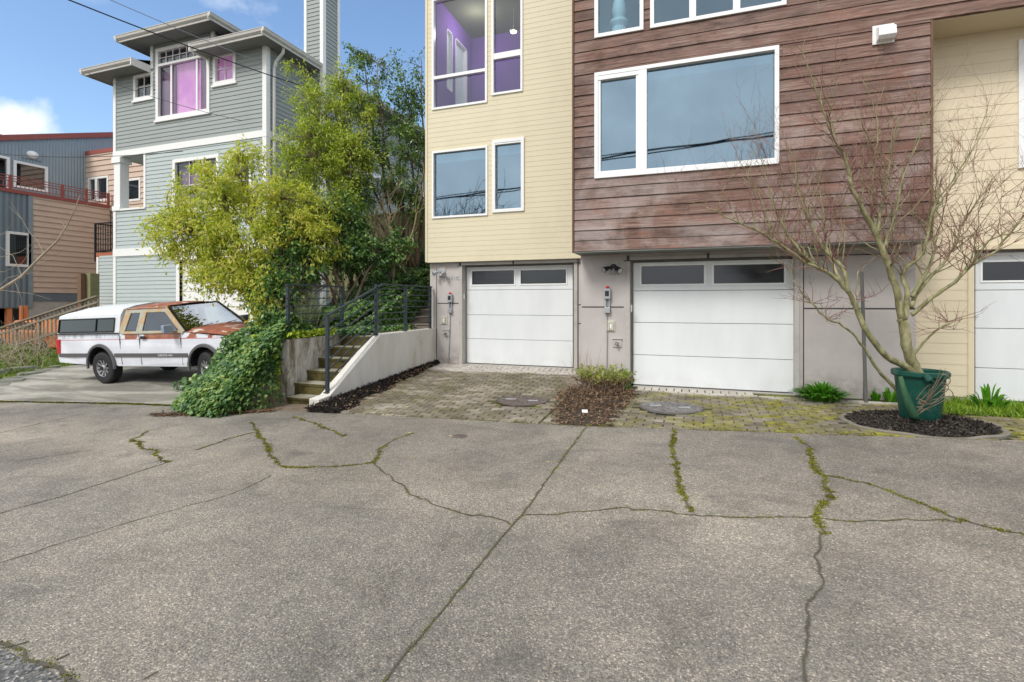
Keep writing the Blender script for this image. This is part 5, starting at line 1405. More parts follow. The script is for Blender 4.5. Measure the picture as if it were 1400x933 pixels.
lwall = thing('retaining_wall', 'stained rough concrete retaining wall left of the steps, ivy spilling over it', 'wall', (-6.75, 8.4, -.1))
mb = MB(); mb.prism([(6.98, -.5), (7.0, wt - .04), (8.6, wt - .02), (10.8, wt), (10.8, -.5)], 'x', -6.80, -6.6); obj('wall', mb, M['stainwall'], lwall, bevel=.012)

def railing(name, lab, pts, posts, nb, top, gap0=.10):
    """pts: list of (x,y,zbase,ztop) along the run; horizontal bars between"""
    e = thing(name, lab, 'railing', pts[0][:3], 'dark blue steel railings by the steps')
    mb = MB()
    for a, b in zip(pts[:-1], pts[1:]): mb.bar((a[0], a[1], a[3]), (b[0], b[1], b[3]), .052, .03)
    obj('top_rail', mb, M['steel'], e, bevel=.004)
    for q in posts: mb = MB(); mb.box(q[0] - .026, q[1] - .026, q[2], q[0] + .026, q[1] + .026, q[3] - .012); mb.box(q[0] - .05, q[1] - .05, q[2], q[0] + .05, q[1] + .05, q[2] + .01); obj('post', mb, M['steel'], e, bevel=.003)
    for k in range(nb):
        f = (k + 1) / (nb + 1); mb = MB()
        for a, b in zip(pts[:-1], pts[1:]):
            za, zb = a[2] + gap0 + (a[3] - a[2] - gap0) * (k + .35) / nb, b[2] + gap0 + (b[3] - b[2] - gap0) * (k + .35) / nb
            mb.bar((a[0], a[1], za), (b[0], b[1], zb), .018, .018)
        obj('bar', mb, M['steel'], e)
rx = -5.66; rt = 1.5 + .355
yb1 = 6.86; 
A_ = (rx, yb1, .07, 1.5 - .21); B_ = (rx, 8.42, wt + .02, rt); C_ = (rx, 10.36, wt + .015, rt)
mid = (rx, 8.22, wt, rt - .02)
railing('stair_railing', 'dark blue steel railing sloping up the right side of the steps then running level', [A_, B_, C_], [(A_[0], A_[1], .03, A_[3]), (rx, 8.22, wt - .01, rt), (rx, 9.25, wt, rt), (rx, 10.3, wt, rt)], 7, rt)
lx_ = -6.72
railing('stair_railing', 'short level dark blue steel railing on the stained wall left of the steps', [(lx_, 7.08, wt - .04, 1.5 + .31), (lx_, 8.62, wt - .02, 1.5 + .32)], [(lx_, 7.12, wt - .05, 1.5 + .31), (lx_, 8.58, wt - .05, 1.5 + .32)], 6, 0)
# handrail and wooden steps by the left house
hd = MB(); a_ = PY(565, 380, 11.2); b_ = PY(590, 341, 13.4); hd.tube([(a_[0], a_[1], a_[2]), (b_[0] - .2, b_[1], b_[2])], .02, 8); hd.tube([a_, (a_[0], a_[1], a_[2] - .7)], .02, 8)
tag(obj('handrail', hd, M['steel']), 'thin dark handrail rising through ivy behind the level railing', 'handrail')
ws = thing('wooden_steps', 'weathered grey wooden steps rising along the pale yellow house beyond the railing', 'stairs', (-6.1, 10.8, .9))
for k in range(8):
    mb = MB(); y = 10.75 + .30 * k; z = 1.0 + .17 * k
    mb.box(-6.55, y, z - .035, -5.82, y + .32, z); mb.box(-6.53, y + .02, z - .17, -5.84, y + .04, z - .037); obj('step', mb, M['grey_wood'], ws)

# ================================================================== wooden fence behind the trees
wf_ = thing('board_fence', 'tall mossy vertical board fence behind the tree trunks', 'fence', (-8.5, 12.9, 2.2))
mb = MB(); x = -10.6
while x < -6.4: mb.box(x, 12.9 + R.uniform(0, .01), 1.6, x + .135, 12.93, 4.06 + R.uniform(-.02, .02)); x += .14
obj('boards', mb, M['fence_wood'], wf_)
mb = MB(); mb.box(-10.6, 12.86, 4.07, -6.4, 12.98, 4.12); mb.box(-10.6, 12.93, 3.6, -6.4, 12.98, 3.7); obj('rail', mb, M['fence_wood'], wf_)
M['canopywhite'] = plain('canopy_white', (.66, .68, .71), .4, .05, 3, .03, dirt=(.55, .56, .56), dscale=3)
M['canopyglass'] = glass('canopy_glass', .0, (.05, .055, .055), .15)
M['mirrorblue'] = plain('grey_blue_plastic', (.25, .30, .38), .45, .05)
# ================================================================== pickup truck
TS = .93; TX0, TY0 = -13.53, 7.44
PITCH = math.atan(SLOPE)
tr = thing('pickup_truck', 'old white pickup truck with rusty cab roof and hood and a white canopy', 'truck', (TX0, TY0 + .87 * TS, slab_z(TX0, TY0 + .87 * TS) + .002), rot=(math.atan(ROLL), -PITCH, 0))
tr.scale = (TS, TS, TS)
HWID = .86
RW, FWX, WR = 1.60, 4.86, .365
def T(name, mb, m, parent=None, **k): return obj(name, mb, m, parent or tr, local=True, **k)
def arch(cx, r, z0, a0=180, a1=0, n=14): return [(cx + r * math.cos(rad(a0 + (a1 - a0) * i / n)), z0 + r * math.sin(rad(a0 + (a1 - a0) * i / n))) for i in range(n + 1)]
# body side profile with wheel arches, tapered slightly inward at the top
prof = [(.10, .50), (.08, .62), (.06, 1.14), (.10, 1.17), (2.26, 1.17), (3.9, 1.175), (4.35, 1.15), (5.35, 1.06), (5.60, 1.0), (5.64, .8), (5.62, .52), (5.55, .45)]
bottom = [(5.28, .42)] + [(x, z) for x, z in reversed(arch(FWX, .44, .42))] + [(2.15, .42)] + [(x, z) for x, z in reversed(arch(RW, .44, .44))] + [(.7, .46)]
P = prof + bottom; n = len(P)
def wid(z): return HWID - .015 if z < .5 else HWID if z < .8 else HWID - .02 * (z - .8) / .3 - (.02 if z > 1.12 else 0)
mb = MB(); V = [(x, -wid(z), z) for x, z in P] + [(x, wid(z), z) for x, z in P]
mb.add(V, [(i, (i + 1) % n, (i + 1) % n + n, i + n) for i in range(n)])
# triangulated sides via fan strips between top and bottom handled by ngon
mb.add([(x, -wid(z), z) for x, z in P], [tuple(range(n))]); mb.add([(x, wid(z), z) for x, z in P], [tuple(range(n - 1, -1, -1))])
body = T('body', mb, [M['truck'], M['blackplastic']], bevel=.018)
for p_ in body.data.polygons:
    if len(p_.vertices) == 4 and max(body.data.vertices[i].co.z for i in p_.vertices) < .96 and abs(p_.normal.y) < .5 and .6 < p_.center.x < 5.35: p_.material_index = 1
mb = MB(); mb.box(.3, -.70, .40, 5.3, .70, .75); T('underbody', mb, M['blackplastic'])
# hood: raised crowned sheet, rusty
mb = MB(); V = []; nx, ny = 8, 8
for i in range(nx + 1):
    x = 4.22 + 1.30 * i / nx
    for j in range(ny + 1):
        s = -1 + 2 * j / ny; z = 1.19 - .085 * (i / nx) ** 1.6 + .05 * (1 - abs(s) ** 3) * (1 - .2 * i / nx)
        V.append((x, s * .80, z - (.03 if abs(s) > .99 else 0)))
mb.v = V; mb.f = [(i * (ny + 1) + j, (i + 1) * (ny + 1) + j, (i + 1) * (ny + 1) + j + 1, i * (ny + 1) + j + 1) for i in range(nx) for j in range(ny)]
T('hood', mb, M['truckroof'], smooth=True, recalc=False)
# cab greenhouse: lower rectangle to narrower roof
zb_, zt = 1.165, 1.70
cb0, cb1, ct0, ct1 = 2.28, 4.32, 2.40, 3.62; wb, wt_ = .825, .665
def cabpt(x, s, z):            # x on the side panel at height z
    f = (z - zb_) / (zt - zb_); return (x, s * (wb + (wt_ - wb) * f), z)
def cab_x(x, z):               # front edge leans back, rear edge leans forward
    return x
mb = MB()
# pillars built as bars following the panel
def pillar(x0, z0, x1, z1, w, s, mb):
    a, b = Vector(cabpt(x0, s, z0)), Vector(cabpt(x1, s, z1)); mb.bar(a, b, .035, w) if False else None
    d = (b - a).normalized(); n = Vector((0, s, .3)).normalized(); t_ = d.cross(n).normalized()
    mb.obox((a + b) / 2, (b - a) / 2, t_ * w / 2, n * .018)
for s in (-1, 1):
    pillar(cb0 + .06, zb_, ct0 + .06, zt - .02, .19, s, mb); pillar(2.91, zb_, 2.95, zt - .02, .19, s, mb); pillar(cb1 - .05, zb_ - .01, ct1 - .03, zt - .01, .10, s, mb)
    pillar(ct0, zt - .04, ct1, zt - .04, .12, s, mb); pillar(cb0 + .05, zb_ + .01, cb1 - .06, zb_ + .01, .06, s, mb)
obj_each('cab_pillar', mb, M['cab'], tr, local=True, bevel=.008)
mb = MB(); V = []; nx, ny = 7, 8
for i in range(nx + 1):
    x = ct0 - .03 + (ct1 - ct0 + .06) * i / nx
    for j in range(ny + 1):
        s = -1 + 2 * j / ny; V.append((x, s * (wt_ + .02), zt + .10 * (1 - abs(s) ** 2.4) ** .8 * (1 - .35 * abs(2 * i / nx - 1) ** 3) - .005))
k = len(V); V += [(a, b, c - .03) for a, b, c in V]
mb.v = V; mb.f = [(i * (ny + 1) + j, (i + 1) * (ny + 1) + j, (i + 1) * (ny + 1) + j + 1, i * (ny + 1) + j + 1) for i in range(nx) for j in range(ny)] + [(k + i * (ny + 1) + j, k + i * (ny + 1) + j + 1, k + (i + 1) * (ny + 1) + j + 1, k + (i + 1) * (ny + 1) + j) for i in range(nx) for j in range(ny)]
T('cab_roof', mb, M['truckroof'], smooth=True, recalc=False)
mb = MB(); 
for s in (-1, 1): mb.bar(cabpt(ct0, s * 1.03, zt - .0), cabpt(ct1, s * 1.03, zt - .0), .02, .025)
mb.bar((ct1 + .02, -wt_, zt), (ct1 + .02, wt_, zt), .02, .02); T('drip_rail', mb, M['truckroof'])
# glass
def panel(q, m, name, off=.0):
    mb = MB(); mb.add(q, [(0, 1, 2, 3)]); return T(name, mb, m, recalc=False)
for s in (-1, 1):
    panel([cabpt(2.99, s, zb_ + .03), cabpt(4.22, s, zb_ + .03), cabpt(3.60, s, zt - .06), cabpt(3.0, s, zt - .06)], M['glasscar'], 'door_window')
    panel([cabpt(2.42, s, zb_ + .05), cabpt(2.84, s, zb_ + .05), cabpt(2.88, s, zt - .08), cabpt(2.50, s, zt - .08)], M['glasscar'], 'quarter_window')
ws = panel([(cb1 + .02, -.76, zb_ + .03), (cb1 + .02, .76, zb_ + .03), (ct1 + .02, .62, zt + .03), (ct1 + .02, -.62, zt + .03)], M['windshield'], 'windshield')
ws.data.vertices[0].co.x -= .06; ws.data.vertices[1].co.x -= .06
mb = MB(); a, b, c, d = [Vector(v.co) for v in ws.data.vertices]
for p, q in ((a, b), (b, c), (c, d), (d, a)): mb.bar(p + Vector((.008, 0, .004)), q + Vector((.008, 0, .004)), .03, .02)
T('windshield_seal', mb, M['blackplastic'])
mb = MB(); up = (d - a)
for f0 in (.12, .55): 
    p = a.lerp(b, f0) + Vector((.02, 0, .015)); q = p + (b - a) * .33 + up * .10; mb.tube([p, p.lerp(q, .5) + Vector((.01, 0, .01)), q], .008, 6)
T('wiper', mb, M['blackplastic'])
sv = MB(); sv.add([tuple(c.lerp(b, .02) - Vector((.012, .01, .01))), tuple(d.lerp(a, .02) - Vector((.012, -.01, .01))), tuple(d.lerp(a, .15) - Vector((.012, -.01, .01))), tuple(c.lerp(b, .15) - Vector((.012, .01, .01)))], [(0, 1, 2, 3)])
M['bluetint'] = plain('blue_sunstrip', (.03, .13, .42), .4, .05); T('sun_strip', sv, M['bluetint'], recalc=False)
# interior
mb = MB(); mb.box(2.45, -.72, .8, 4.2, .72, 1.12)
for y0 in (-.6, .08): mb.box(2.95, y0, 1.1, 3.15, y0 + .5, 1.45); mb.box(2.99, y0 + .12, 1.45, 3.08, y0 + .38, 1.58)
mb.box(3.95, -.72, 1.1, 4.22, .72, 1.19); T('interior', mb, M['blackplastic'])
mb = MB(); mb.quad((2.34, -.74, zb_), (2.34, .74, zb_), (2.44, .62, zt), (2.44, -.62, zt)); T('rear_cab_wall', mb, M['blackplastic'])
mb = MB(); pc = Vector((3.72, -.36, 1.33)); mb.tube([pc + Vector((0, .17 * math.cos(a_), .17 * math.sin(a_))) for a_ in [k * .5236 for k in range(13)]], .014, 6, cap=False); T('steering_wheel', mb, M['blackplastic'])
# canopy
c0, c1 = .06, 2.27; cz0, cz1 = 1.175, 1.60
def csec(x, zo=0, k=0):        # cross-section points of the canopy shell
    top = 1.60 + .16 * min(1, (x - c0) / .5) ** .6 + .03 * (x / 2.2)
    return [(x, -.835, cz0), (x, -.765, cz1 - .06), (x, -.75, cz1), (x, -.68, cz1 + (top - cz1) * .55), (x, -.40, top - .015), (x, 0, top + .02), (x, .40, top - .015), (x, .68, cz1 + (top - cz1) * .55), (x, .75, cz1), (x, .765, cz1 - .06), (x, .835, cz0)]
xs_c = [c0, c0 + .04, .3, .6, 1.0, 1.6, 2.0, c1 - .03, c1]
mb = MB(); V = []
for i, x in enumerate(xs_c):
    sec = csec(x)
    if i == 0: sec = [(x, y * .98, z - (.03 if z > 1.5 else 0)) for x, y, z in sec]
    V += sec
m_ = 11; mb.v = V; mb.f = [(i * m_ + j, (i + 1) * m_ + j, (i + 1) * m_ + j + 1, i * m_ + j + 1) for i in range(len(xs_c) - 1) for j in range(m_ - 1)]
mb.f += [tuple(range(m_)), tuple(range((len(xs_c)) * m_ - 1, (len(xs_c) - 1) * m_ - 1, -1))]
can = T('canopy', mb, M['canopywhite'] if 'canopywhite' in M else M['white'], bevel=.006)
def cside(x, z, s, o): f = (z - cz0) / (cz1 - .06 - cz0); return (x, s * (.835 - .07 * f + o), z)
for s in (-1, 1):
    mb = MB(); a0, a1, b0, b1 = .14, 2.10, 1.215, 1.515
    mb.add([cside(a0, b0, s, .006), cside(a1, b0, s, .006), cside(a1, b1, s, .006), cside(a0, b1, s, .006)], [(0, 1, 2, 3)]); w_ = T('canopy_window', mb, M['canopyglass'] if 'canopyglass' in M else M['glasscar'], can, recalc=False)
    mb = MB()
    for p, q in (((a0, b0), (a1, b0)), ((a1, b0), (a1, b1)), ((a1, b1), (a0, b1)), ((a0, b1), (a0, b0)), ((1.48, b0), (1.48, b1))): mb.bar(cside(*p, s, .012), cside(*q, s, .012), .02, .028)
    T('window_frame', mb, M['blackplastic'], can)
    mb = MB(); mb.bar(cside(.06, cz0 - .0, s, .01), cside(2.25, cz0 - .0, s, .01), .02, .02); T('canopy_seal', mb, M['blackplastic'], can)
# trims
M['greytrim'] = plain('grey_body_trim', (.10, .095, .10), .6, .15)
for s in (-1, 1):
    y = s * (HWID + .004)
    for x0_, x1_ in ((.12, 1.12), (2.08, 4.38), (5.34, 5.6)):
        mb = MB(); mb.box(x0_, y - .012, .63, x1_, y + .012, .715); T('side_moulding', mb, M['greytrim'], bevel=.004)
    for cx_ in (RW, FWX):
        mb = MB(); zc = .44 if cx_ == RW else .42; o_ = arch(cx_, .50, zc, 190, -10, 20); i_ = arch(cx_, .435, zc, 190, -10, 20); k = len(o_)
        V = [(x, y, z) for x, z in o_] + [(x, y, z) for x, z in i_] + [(x, y + s * .035, z) for x, z in arch(cx_, .485, zc, 190, -10, 20)] + [(x, y + s * .035, z) for x, z in i_]
        F_ = []
        for i in range(k - 1): F_ += [(i, i + 1, 2 * k + i + 1, 2 * k + i), (2 * k + i, 2 * k + i + 1, 3 * k + i + 1, 3 * k + i), (3 * k + i, 3 * k + i + 1, k + i + 1, k + i)]
        F_ += [(0, k, 3 * k, 2 * k), (k - 1, 2 * k - 1, 4 * k - 1, 3 * k - 1)]
        mb.add(V, F_); T('wheel_flare', mb, M['greytrim'])
    # shut lines, handle, mirror
    mb = MB()
    for x in (2.29, 2.93, 4.20): mb.box(x - .006, min(y - s * .005, y - s * .02), .46 if x != 2.29 else .46, x + .006, max(y - s * .001, y - s * .018), 1.15)
    T('door_gap', mb, M['greytrim'])
    mb = MB(); mb.box(3.0, min(y, y + s * .018), .985 + .05, 3.15, max(y, y + s * .018), 1.10); T('door_handle', mb, M['blackplastic'], bevel=.006)
    mb = MB(); mb.obox((4.02, s * 1.0, 1.26), (.07, s * .02, 0), (-.02, .11, 0), (0, 0, .085)); mb.bar((4.1, s * .82, 1.2), (4.04, s * .93, 1.22), .05, .04); T('side_mirror', mb, M['mirrorblue'] if 'mirrorblue' in M else M['greybox'], bevel=.02)
    mb = MB(); mb.box(.045, min(s * .70, s * .862), .70, .16, max(s * .70, s * .862), 1.05); T('tail_light', mb, M['red'], bevel=.01)
    mb = MB(); mb.box(5.52, min(s * .5, s * .8), .78, 5.66, max(s * .5, s * .8), .95); T('headlight', mb, M['galv'], bevel=.01)
mb = MB(); mb.box(-.06, -.80, .50, .10, .80, .66); T('rear_bumper', mb, M['galv'], bevel=.02)
mb = MB(); mb.box(5.60, -.84, .44, 5.78, .84, .62); T('front_bumper', mb, M['galv'], bevel=.02)
mb = MB(); mb.box(5.60, -.48, .72, 5.665, .48, .96); T('grille', mb, M['blackplastic'], bevel=.01)
# small lettering on the dark moulding
bd = text_obj('door_badge', 'DAKOTA 4X4', .062, .001, M['vinyl'], (3.72, -HWID - .018, .65), (rad(90), 0, 0), tr)
# wheels
def wheel(x, s, turn=0):
    w = bpy.data.objects.new('wheel', None); col.objects.link(w); w.parent = tr; w.location = (x, s * .74, WR); w.rotation_euler = (0, 0, turn + (0 if s < 0 else math.pi)); ORG[w.name] = Vector((0, 0, 0)); w.empty_display_size = .1
    mb = MB(); mb.lathe([(.20, -.115), (.24, -.122), (.32, -.122), (.352, -.105), (.365, -.085), (.365, .085), (.352, .105), (.30, .12), (.2, .115)], (0, 0, 0), 44, axis='y', cap=False)
    for k in range(44):
        a_ = 2 * math.pi * k / 44
        for yy in (-.07, 0, .07): mb.obox((.366 * math.cos(a_ + yy), yy, .366 * math.sin(a_ + yy)), (-.014 * math.sin(a_), 0, .014 * math.cos(a_)), (0, .026, 0), (.004 * math.cos(a_), 0, .004 * math.sin(a_)))
    obj('tyre', mb, M['rubber'], w, local=True, smooth=False)
    mb = MB(); mb.lathe([(.205, -.118), (.198, -.105), (.185, -.06), (.18, .1)], (0, 0, 0), 40, axis='y', cap=False)
    for k in range(10):
        a_ = 2 * math.pi * k / 10; c_, s_ = math.cos(a_), math.sin(a_)
        mb.obox((.125 * c_, -.085, .125 * s_), (.065 * c_, -.012, .065 * s_), (-.016 * s_, 0, .016 * c_), (0, .012, 0))
    mb.lathe([(.07, -.06), (.07, -.10), (.055, -.125), (0, -.13)], (0, 0, 0), 20, axis='y')
    obj('rim', mb, M['rim'], w, local=True)
    mb = MB(); mb.lathe([(.048, -.126), (.045, -.15), (0, -.155)], (0, 0, 0), 16, axis='y'); mb.lathe([(.178, -.03), (0, -.03)], (0, 0, 0), 24, axis='y'); obj('hub', mb, M['blackplastic'], w, local=True)
wheel(RW, -1); wheel(RW, 1); wheel(FWX, -1, rad(-14)); wheel(FWX, 1, rad(-14))
# ================================================================== vegetation
def tubes_obj(name, paths, m, parent, n=5):
    mb = MB()
    for pts, rs in paths: mb.tube(pts, rs, n, cap=n > 7)
    return obj(name, mb, m, parent, smooth=True, recalc=False)
def bez(a, b, bend, n=6):
    a, b = Vector(a), Vector(b); mid = (a + b) / 2 + Vector(bend); out = []
    for i in range(n + 1):
        t_ = i / n; out.append(a * (1 - t_) ** 2 + mid * 2 * t_ * (1 - t_) + b * t_ * t_)
    return out
def blob_points(lobes, n, shell_=.35):
    """lobes: (cx,cy,cz, rx,ry,rz, weight)"""
    w = np.array([l[6] for l in lobes], float); w /= w.sum(); idx = NR.choice(len(lobes), n, p=w)
    d = rnd_dirs(n); r = NR.random(n) ** shell_
    Lc = np.array([l[:3] for l in lobes]); Lr = np.array([l[3:6] for l in lobes])
    return Lc[idx] + d * r[:, None] * Lr[idx], d
def crown(name, root, lobes, nclump, per, csize, leafL, leafW, m, barkm, parent, droop=.3, outward=.6, br=.02, stems=5, trunk_r=.06, twigm=None, elong=1.0):
    C, D = blob_points(lobes, nclump)
    nn = nclump * per
    Cr = np.repeat(C, per, axis=0); Dr = np.repeat(D, per, axis=0)
    # each clump is a spray: an axis with leaves along it
    ax = D * outward + rnd_dirs(nclump) * .7 + np.array([0, 0, -droop]); ax /= np.linalg.norm(ax, axis=1, keepdims=True)
    axr = np.repeat(ax, per, axis=0); cs = np.repeat(csize * NR.uniform(.5, 1.5, nclump), per)
    P = Cr + axr * (NR.uniform(-.8, 1.0, nn) * cs * elong)[:, None] + NR.normal(size=(nn, 3)) * (cs * .30)[:, None]
    Dl = axr * .7 + rnd_dirs(nn) * .9 + np.array([0, 0, -droop * .8])
    V, Fq = leaf_arrays(P, Dl, NR.uniform(leafL * .6, leafL * 1.3, nn), NR.uniform(leafW * .6, leafW * 1.3, nn), .18, nrm=np.tile([0, -.3, 1.0], (nn, 1)))
    obj('crown', (V, Fq), m, parent)
    paths = []; root = Vector(root); L = np.array([l[:3] for l in lobes]); ends = []
    for i in range(stems):
        l = lobes[i % len(lobes)]; e = Vector(l[:3]) + Vector((R.uniform(-.5, .5) * l[3], R.uniform(-.5, .5) * l[4], R.uniform(-.2, .4) * l[5]))
        b = root + Vector((R.uniform(-.25, .25), R.uniform(-.2, .2), 0)); pts = bez(b, e, (R.uniform(-.3, .3), R.uniform(-.3, .3), R.uniform(0, .4)), 8)
        pts = [p + Vector((R.gauss(0, .03), R.gauss(0, .03), 0)) for p in pts]; pts[0] = b
        rr = [trunk_r * (1 - .8 * k / 8) for k in range(9)]; paths.append((pts, rr)); ends += [(p, rr[k]) for k, p in enumerate(pts) if k > 2]
    tubes_obj('trunk', paths, barkm, parent, 8)
    paths = []
    for i in range(0, nclump):
        c = Vector(C[i]); e, r_ = min(ends, key=lambda q: (q[0] - c).length + R.random() * .5)
        pts = bez(e, c + Vector(ax[i]) * csize * .8, (R.uniform(-.15, .15), R.uniform(-.15, .15), R.uniform(0, .25)), 5)
        paths.append((pts, [min(r_ * .6, br), br * .7, br * .55, br * .45, br * .35, br * .2]))
    tubes_obj('branches', paths, twigm or barkm, parent, 4)

M['stembark'] = bark('olive_bark', (.10, .085, .05), (.24, .20, .12), (.38, .33, .21))
# raised planting bed behind the low walls
def bed_z(x, y):
    z = .80 + max(0, min(1, (y - 8.6) / 4.0)) * 1.55 if x > -8.1 else 0
    if x <= -8.1:
        k = max(0, min(1, (x + 9.9) / 1.8)); zz = .80 + max(0, min(1, (y - 8.6) / 4.0)) * 1.55
        z = street(x) + (zz - street(x)) * k ** .8 if y > 9.9 else street(x) + (zz - street(x)) * max(0, min(1, (x + 8.75) / .65))
    return z
def bed_h(x, y):
    z = bed_z(x, y)
    if y < 7.15: z = -.9
    if x > -6.63: z = -.9
    return z + .03 * math.sin(x * 7) * math.cos(y * 6)
grid(bed_h, lin(-10.2, -6.62, 40), lin(7.16, 13.6, 50), 'planting_bed', M['soil'])
grid(lambda x, y: 1.0 + (y - 10.8) * .5, lin(-6.62, -5.8, 6), lin(10.78, 13.6, 6), 'planting_bed', M['soil'])
# ivy over the bed
pts = []
while len(pts) < 22000:
    x, y = R.uniform(-9.6, -5.85), R.uniform(7.1, 13.0)
    if x > -6.7 and y < 10.9: continue
    if x > -6.62 and 10.7 < y < 13.0: 
        if R.random() < .6 or x > -6.5: continue
        pts.append((x, y, 1.05 + (y - 10.8) * .5 + R.random() * .2)); continue
    base_ = bed_h(x, y); hgt = .14 + .36 * abs(math.sin(x * 1.7 + 1) * math.cos(y * 1.4)) + (.5 if y > 11.5 and x < -7.2 else 0) * R.random()
    if x > -7.6 and y < 8.7: hgt = .14
    pts.append((x, y, base_ + R.random() ** .6 * hgt))
# trails hanging over the stained wall and mounded ivy in front
P1 = np.array(pts); k = len(P1)
D = rnd_dirs(k) * [1, 1, .5] + [0, -.6, -.35]
V, Fq = leaf_arrays(P1, D, NR.uniform(.055, .11, k), NR.uniform(.05, .10, k), .15, nrm=np.tile([0, -1.0, .9], (k, 1)))
iv = obj('ivy', (V, Fq), M['ivy']); tag(iv, 'dark green ivy covering the raised bed behind the railings', 'ivy', kind='stuff')
def mound_h(x, y):
    dx = (-6.72 - x) / 2.05 if x < -6.72 else (x + 6.72) / .35
    dy = (7.25 - y) / 1.62 if y < 7.25 else (y - 7.25) / 2.6
    q = math.sqrt(dx * dx + dy * dy)
    return 1.45 * max(0, 1 - q) ** .85
grid(lambda x, y: street(x) - .05 + mound_h(x, y) * .93 * (1 if x < -6.8 else 0), lin(-9.0, -6.62, 26), lin(5.5, 7.4, 24) + lin(7.55, 9.8, 12), 'ivy_mound_soil', M['soil'])
pts = []; 
while len(pts) < 15000:
    x, y = R.uniform(-8.95, -6.3), R.uniform(5.55, 8.6)
    if y > 8.0 and x > -7.5: continue
    h = mound_h(x, y)
    if h < .012: continue
    if x > -6.6 and (h > .35 or y > 6.9): continue
    if x > -6.62 and y > 6.7 : continue
    pts.append((x, y, street(x) + h + R.random() * .085 + .02 * math.sin(x * 9) * math.sin(y * 8)))
P1 = np.array(pts); k = len(P1); D = rnd_dirs(k) * [1, 1, .4] + [-.35, -.7, -.75]
V, Fq = leaf_arrays(P1, D, NR.uniform(.045, .088, k), NR.uniform(.04, .08, k), .15, nrm=np.tile([-.4, -1.0, .9], (k, 1)))
M['ivy2'] = leafmat('mixed_ivy_leaves', [(.1, (.025, .07, .03)), (.38, (.07, .165, .045)), (.60, (.16, .27, .075)), (.82, (.30, .38, .10)), (1, (.42, .40, .13))], .25, .36, 2.6)  # slightly lighter ivy with more yellow and brown leaves
iv = obj('ivy', (V, Fq), M['ivy2']); tag(iv, 'mound of green and yellow ivy spilling onto the street beside the steps', 'ivy', kind='stuff')
pts = []
for _ in range(900):
    s_ = R.random(); u, v = [(470, 437), (420, 452), (385, 462), (374, 500), (383, 520)][0], 0
for _ in range(1300):
    y = R.uniform(7.0, 8.3); x = -6.80 + R.gauss(0, .12); x = min(x, -6.6 + .03)
    pts.append((x, y, wt + R.random() * .12 - (.0 if x > -6.79 else R.random() * .2)))
for _ in range(700):
    x = R.uniform(-7.25, -6.72); pts.append((x, 6.94 - R.random() * .1, R.uniform(.05, wt + .05)))
P1 = np.array(pts); k = len(P1); D = rnd_dirs(k) * [1, 1, .5] + [.1, -.6, -.4]
V, Fq = leaf_arrays(P1, D, NR.uniform(.045, .085, k), NR.uniform(.04, .075, k), .15, nrm=np.tile([0, -1.0, .9], (k, 1)))
iv = obj('ivy', (V, Fq), M['ivyyellow']); tag(iv, 'bright yellow green ivy fringe on top of the stained wall', 'ivy', kind='stuff')
# dry stems at the foot of the mound
pts = []
for _ in range(900):
    a_ = R.random(); x = -7.9 + 1.75 * a_; y = 5.66 + .62 * a_ ** 1.3 + R.gauss(0, .05) - .05
    if y > 6.6: continue
    pts.append((x, y, street(x) + .012 + R.random() * .02))
P1 = np.array(pts); k = len(P1); D = NR.normal(size=(k, 3)) * [1, .5, .08]
V, Fq = leaf_arrays(P1, D, NR.uniform(.05, .16, k), NR.uniform(.006, .03, k), .1, nrm=np.tile([0, 0, 3.], (k, 1)))
tag(obj('leaf_litter', (V, Fq), M['deadleaf']), 'brown dead leaves and stems along the foot of the ivy mound', 'leaf litter', kind='stuff')

# big yellow-green shrub over the truck
def L(u, v, d, rx, ry, rz, w): p = PD(u, v, d); return (p[0], p[1], p[2], rx, ry, rz, w)
root = (-8.35, 8.9, bed_z(-8.35, 8.9))
b1 = thing('large_shrub', 'big sprawling yellow green shrub arching over the hood of the truck', 'shrub', root)
crown('large_shrub', root, [L(300, 262, 11.3, .95, .9, .62, 3), L(262, 325, 11.0, .85, .8, .60, 2.6), L(345, 330, 11.0, .95, .9, .75, 3.2), L(395, 285, 11.3, .85, .8, .65, 2.4), L(305, 375, 10.6, .75, .6, .35, 1.6), L(240, 295, 11.2, .45, .5, .35, .7), L(370, 395, 10.6, .62, .6, .45, 1.6),
    L(335, 215, 11.4, .45, .5, .35, .7), L(375, 430, 10.3, .32, .4, .45, .9), L(430, 330, 11.2, .5, .6, .6, 1.2)],
    600, 52, .25, .105, .038, M['bushleaf'], M['bark'], b1, droop=.45, br=.012, stems=12, trunk_r=.05)
root = (-8.3, 11.2, bed_z(-8.0, 11.2))
b2 = thing('tall_shrub', 'tall feathery olive green shrub rising in front of the chimney', 'shrub', root)
crown('tall_shrub', root, [L(440, 155, 13.2, .75, .7, .7, 1.8), L(425, 200, 12.8, .8, .7, .7, 2.4), L(470, 215, 12.8, .8, .7, .7, 2.2), L(400, 245, 12.4, .6, .6, .5, 1.2), L(405, 95, 13.4, .3, .3, .12, .22), L(470, 110, 13.4, .4, .4, .35, .4), L(490, 150, 13.4, .6, .6, .5, 1.2), L(465, 280, 12.4, .6, .6, .6, 1.4)],
    430, 52, .24, .10, .036, M['bushleaf2'], M['bark'], b2, droop=.3, br=.012, stems=9, trunk_r=.05)
root = (-7.15, 11.9, bed_z(-7.15, 11.9))
b3 = thing('broadleaf_tree', 'multi stemmed tree with bare twisted trunks and sparse dark leaves beside the yellow house', 'tree', root)
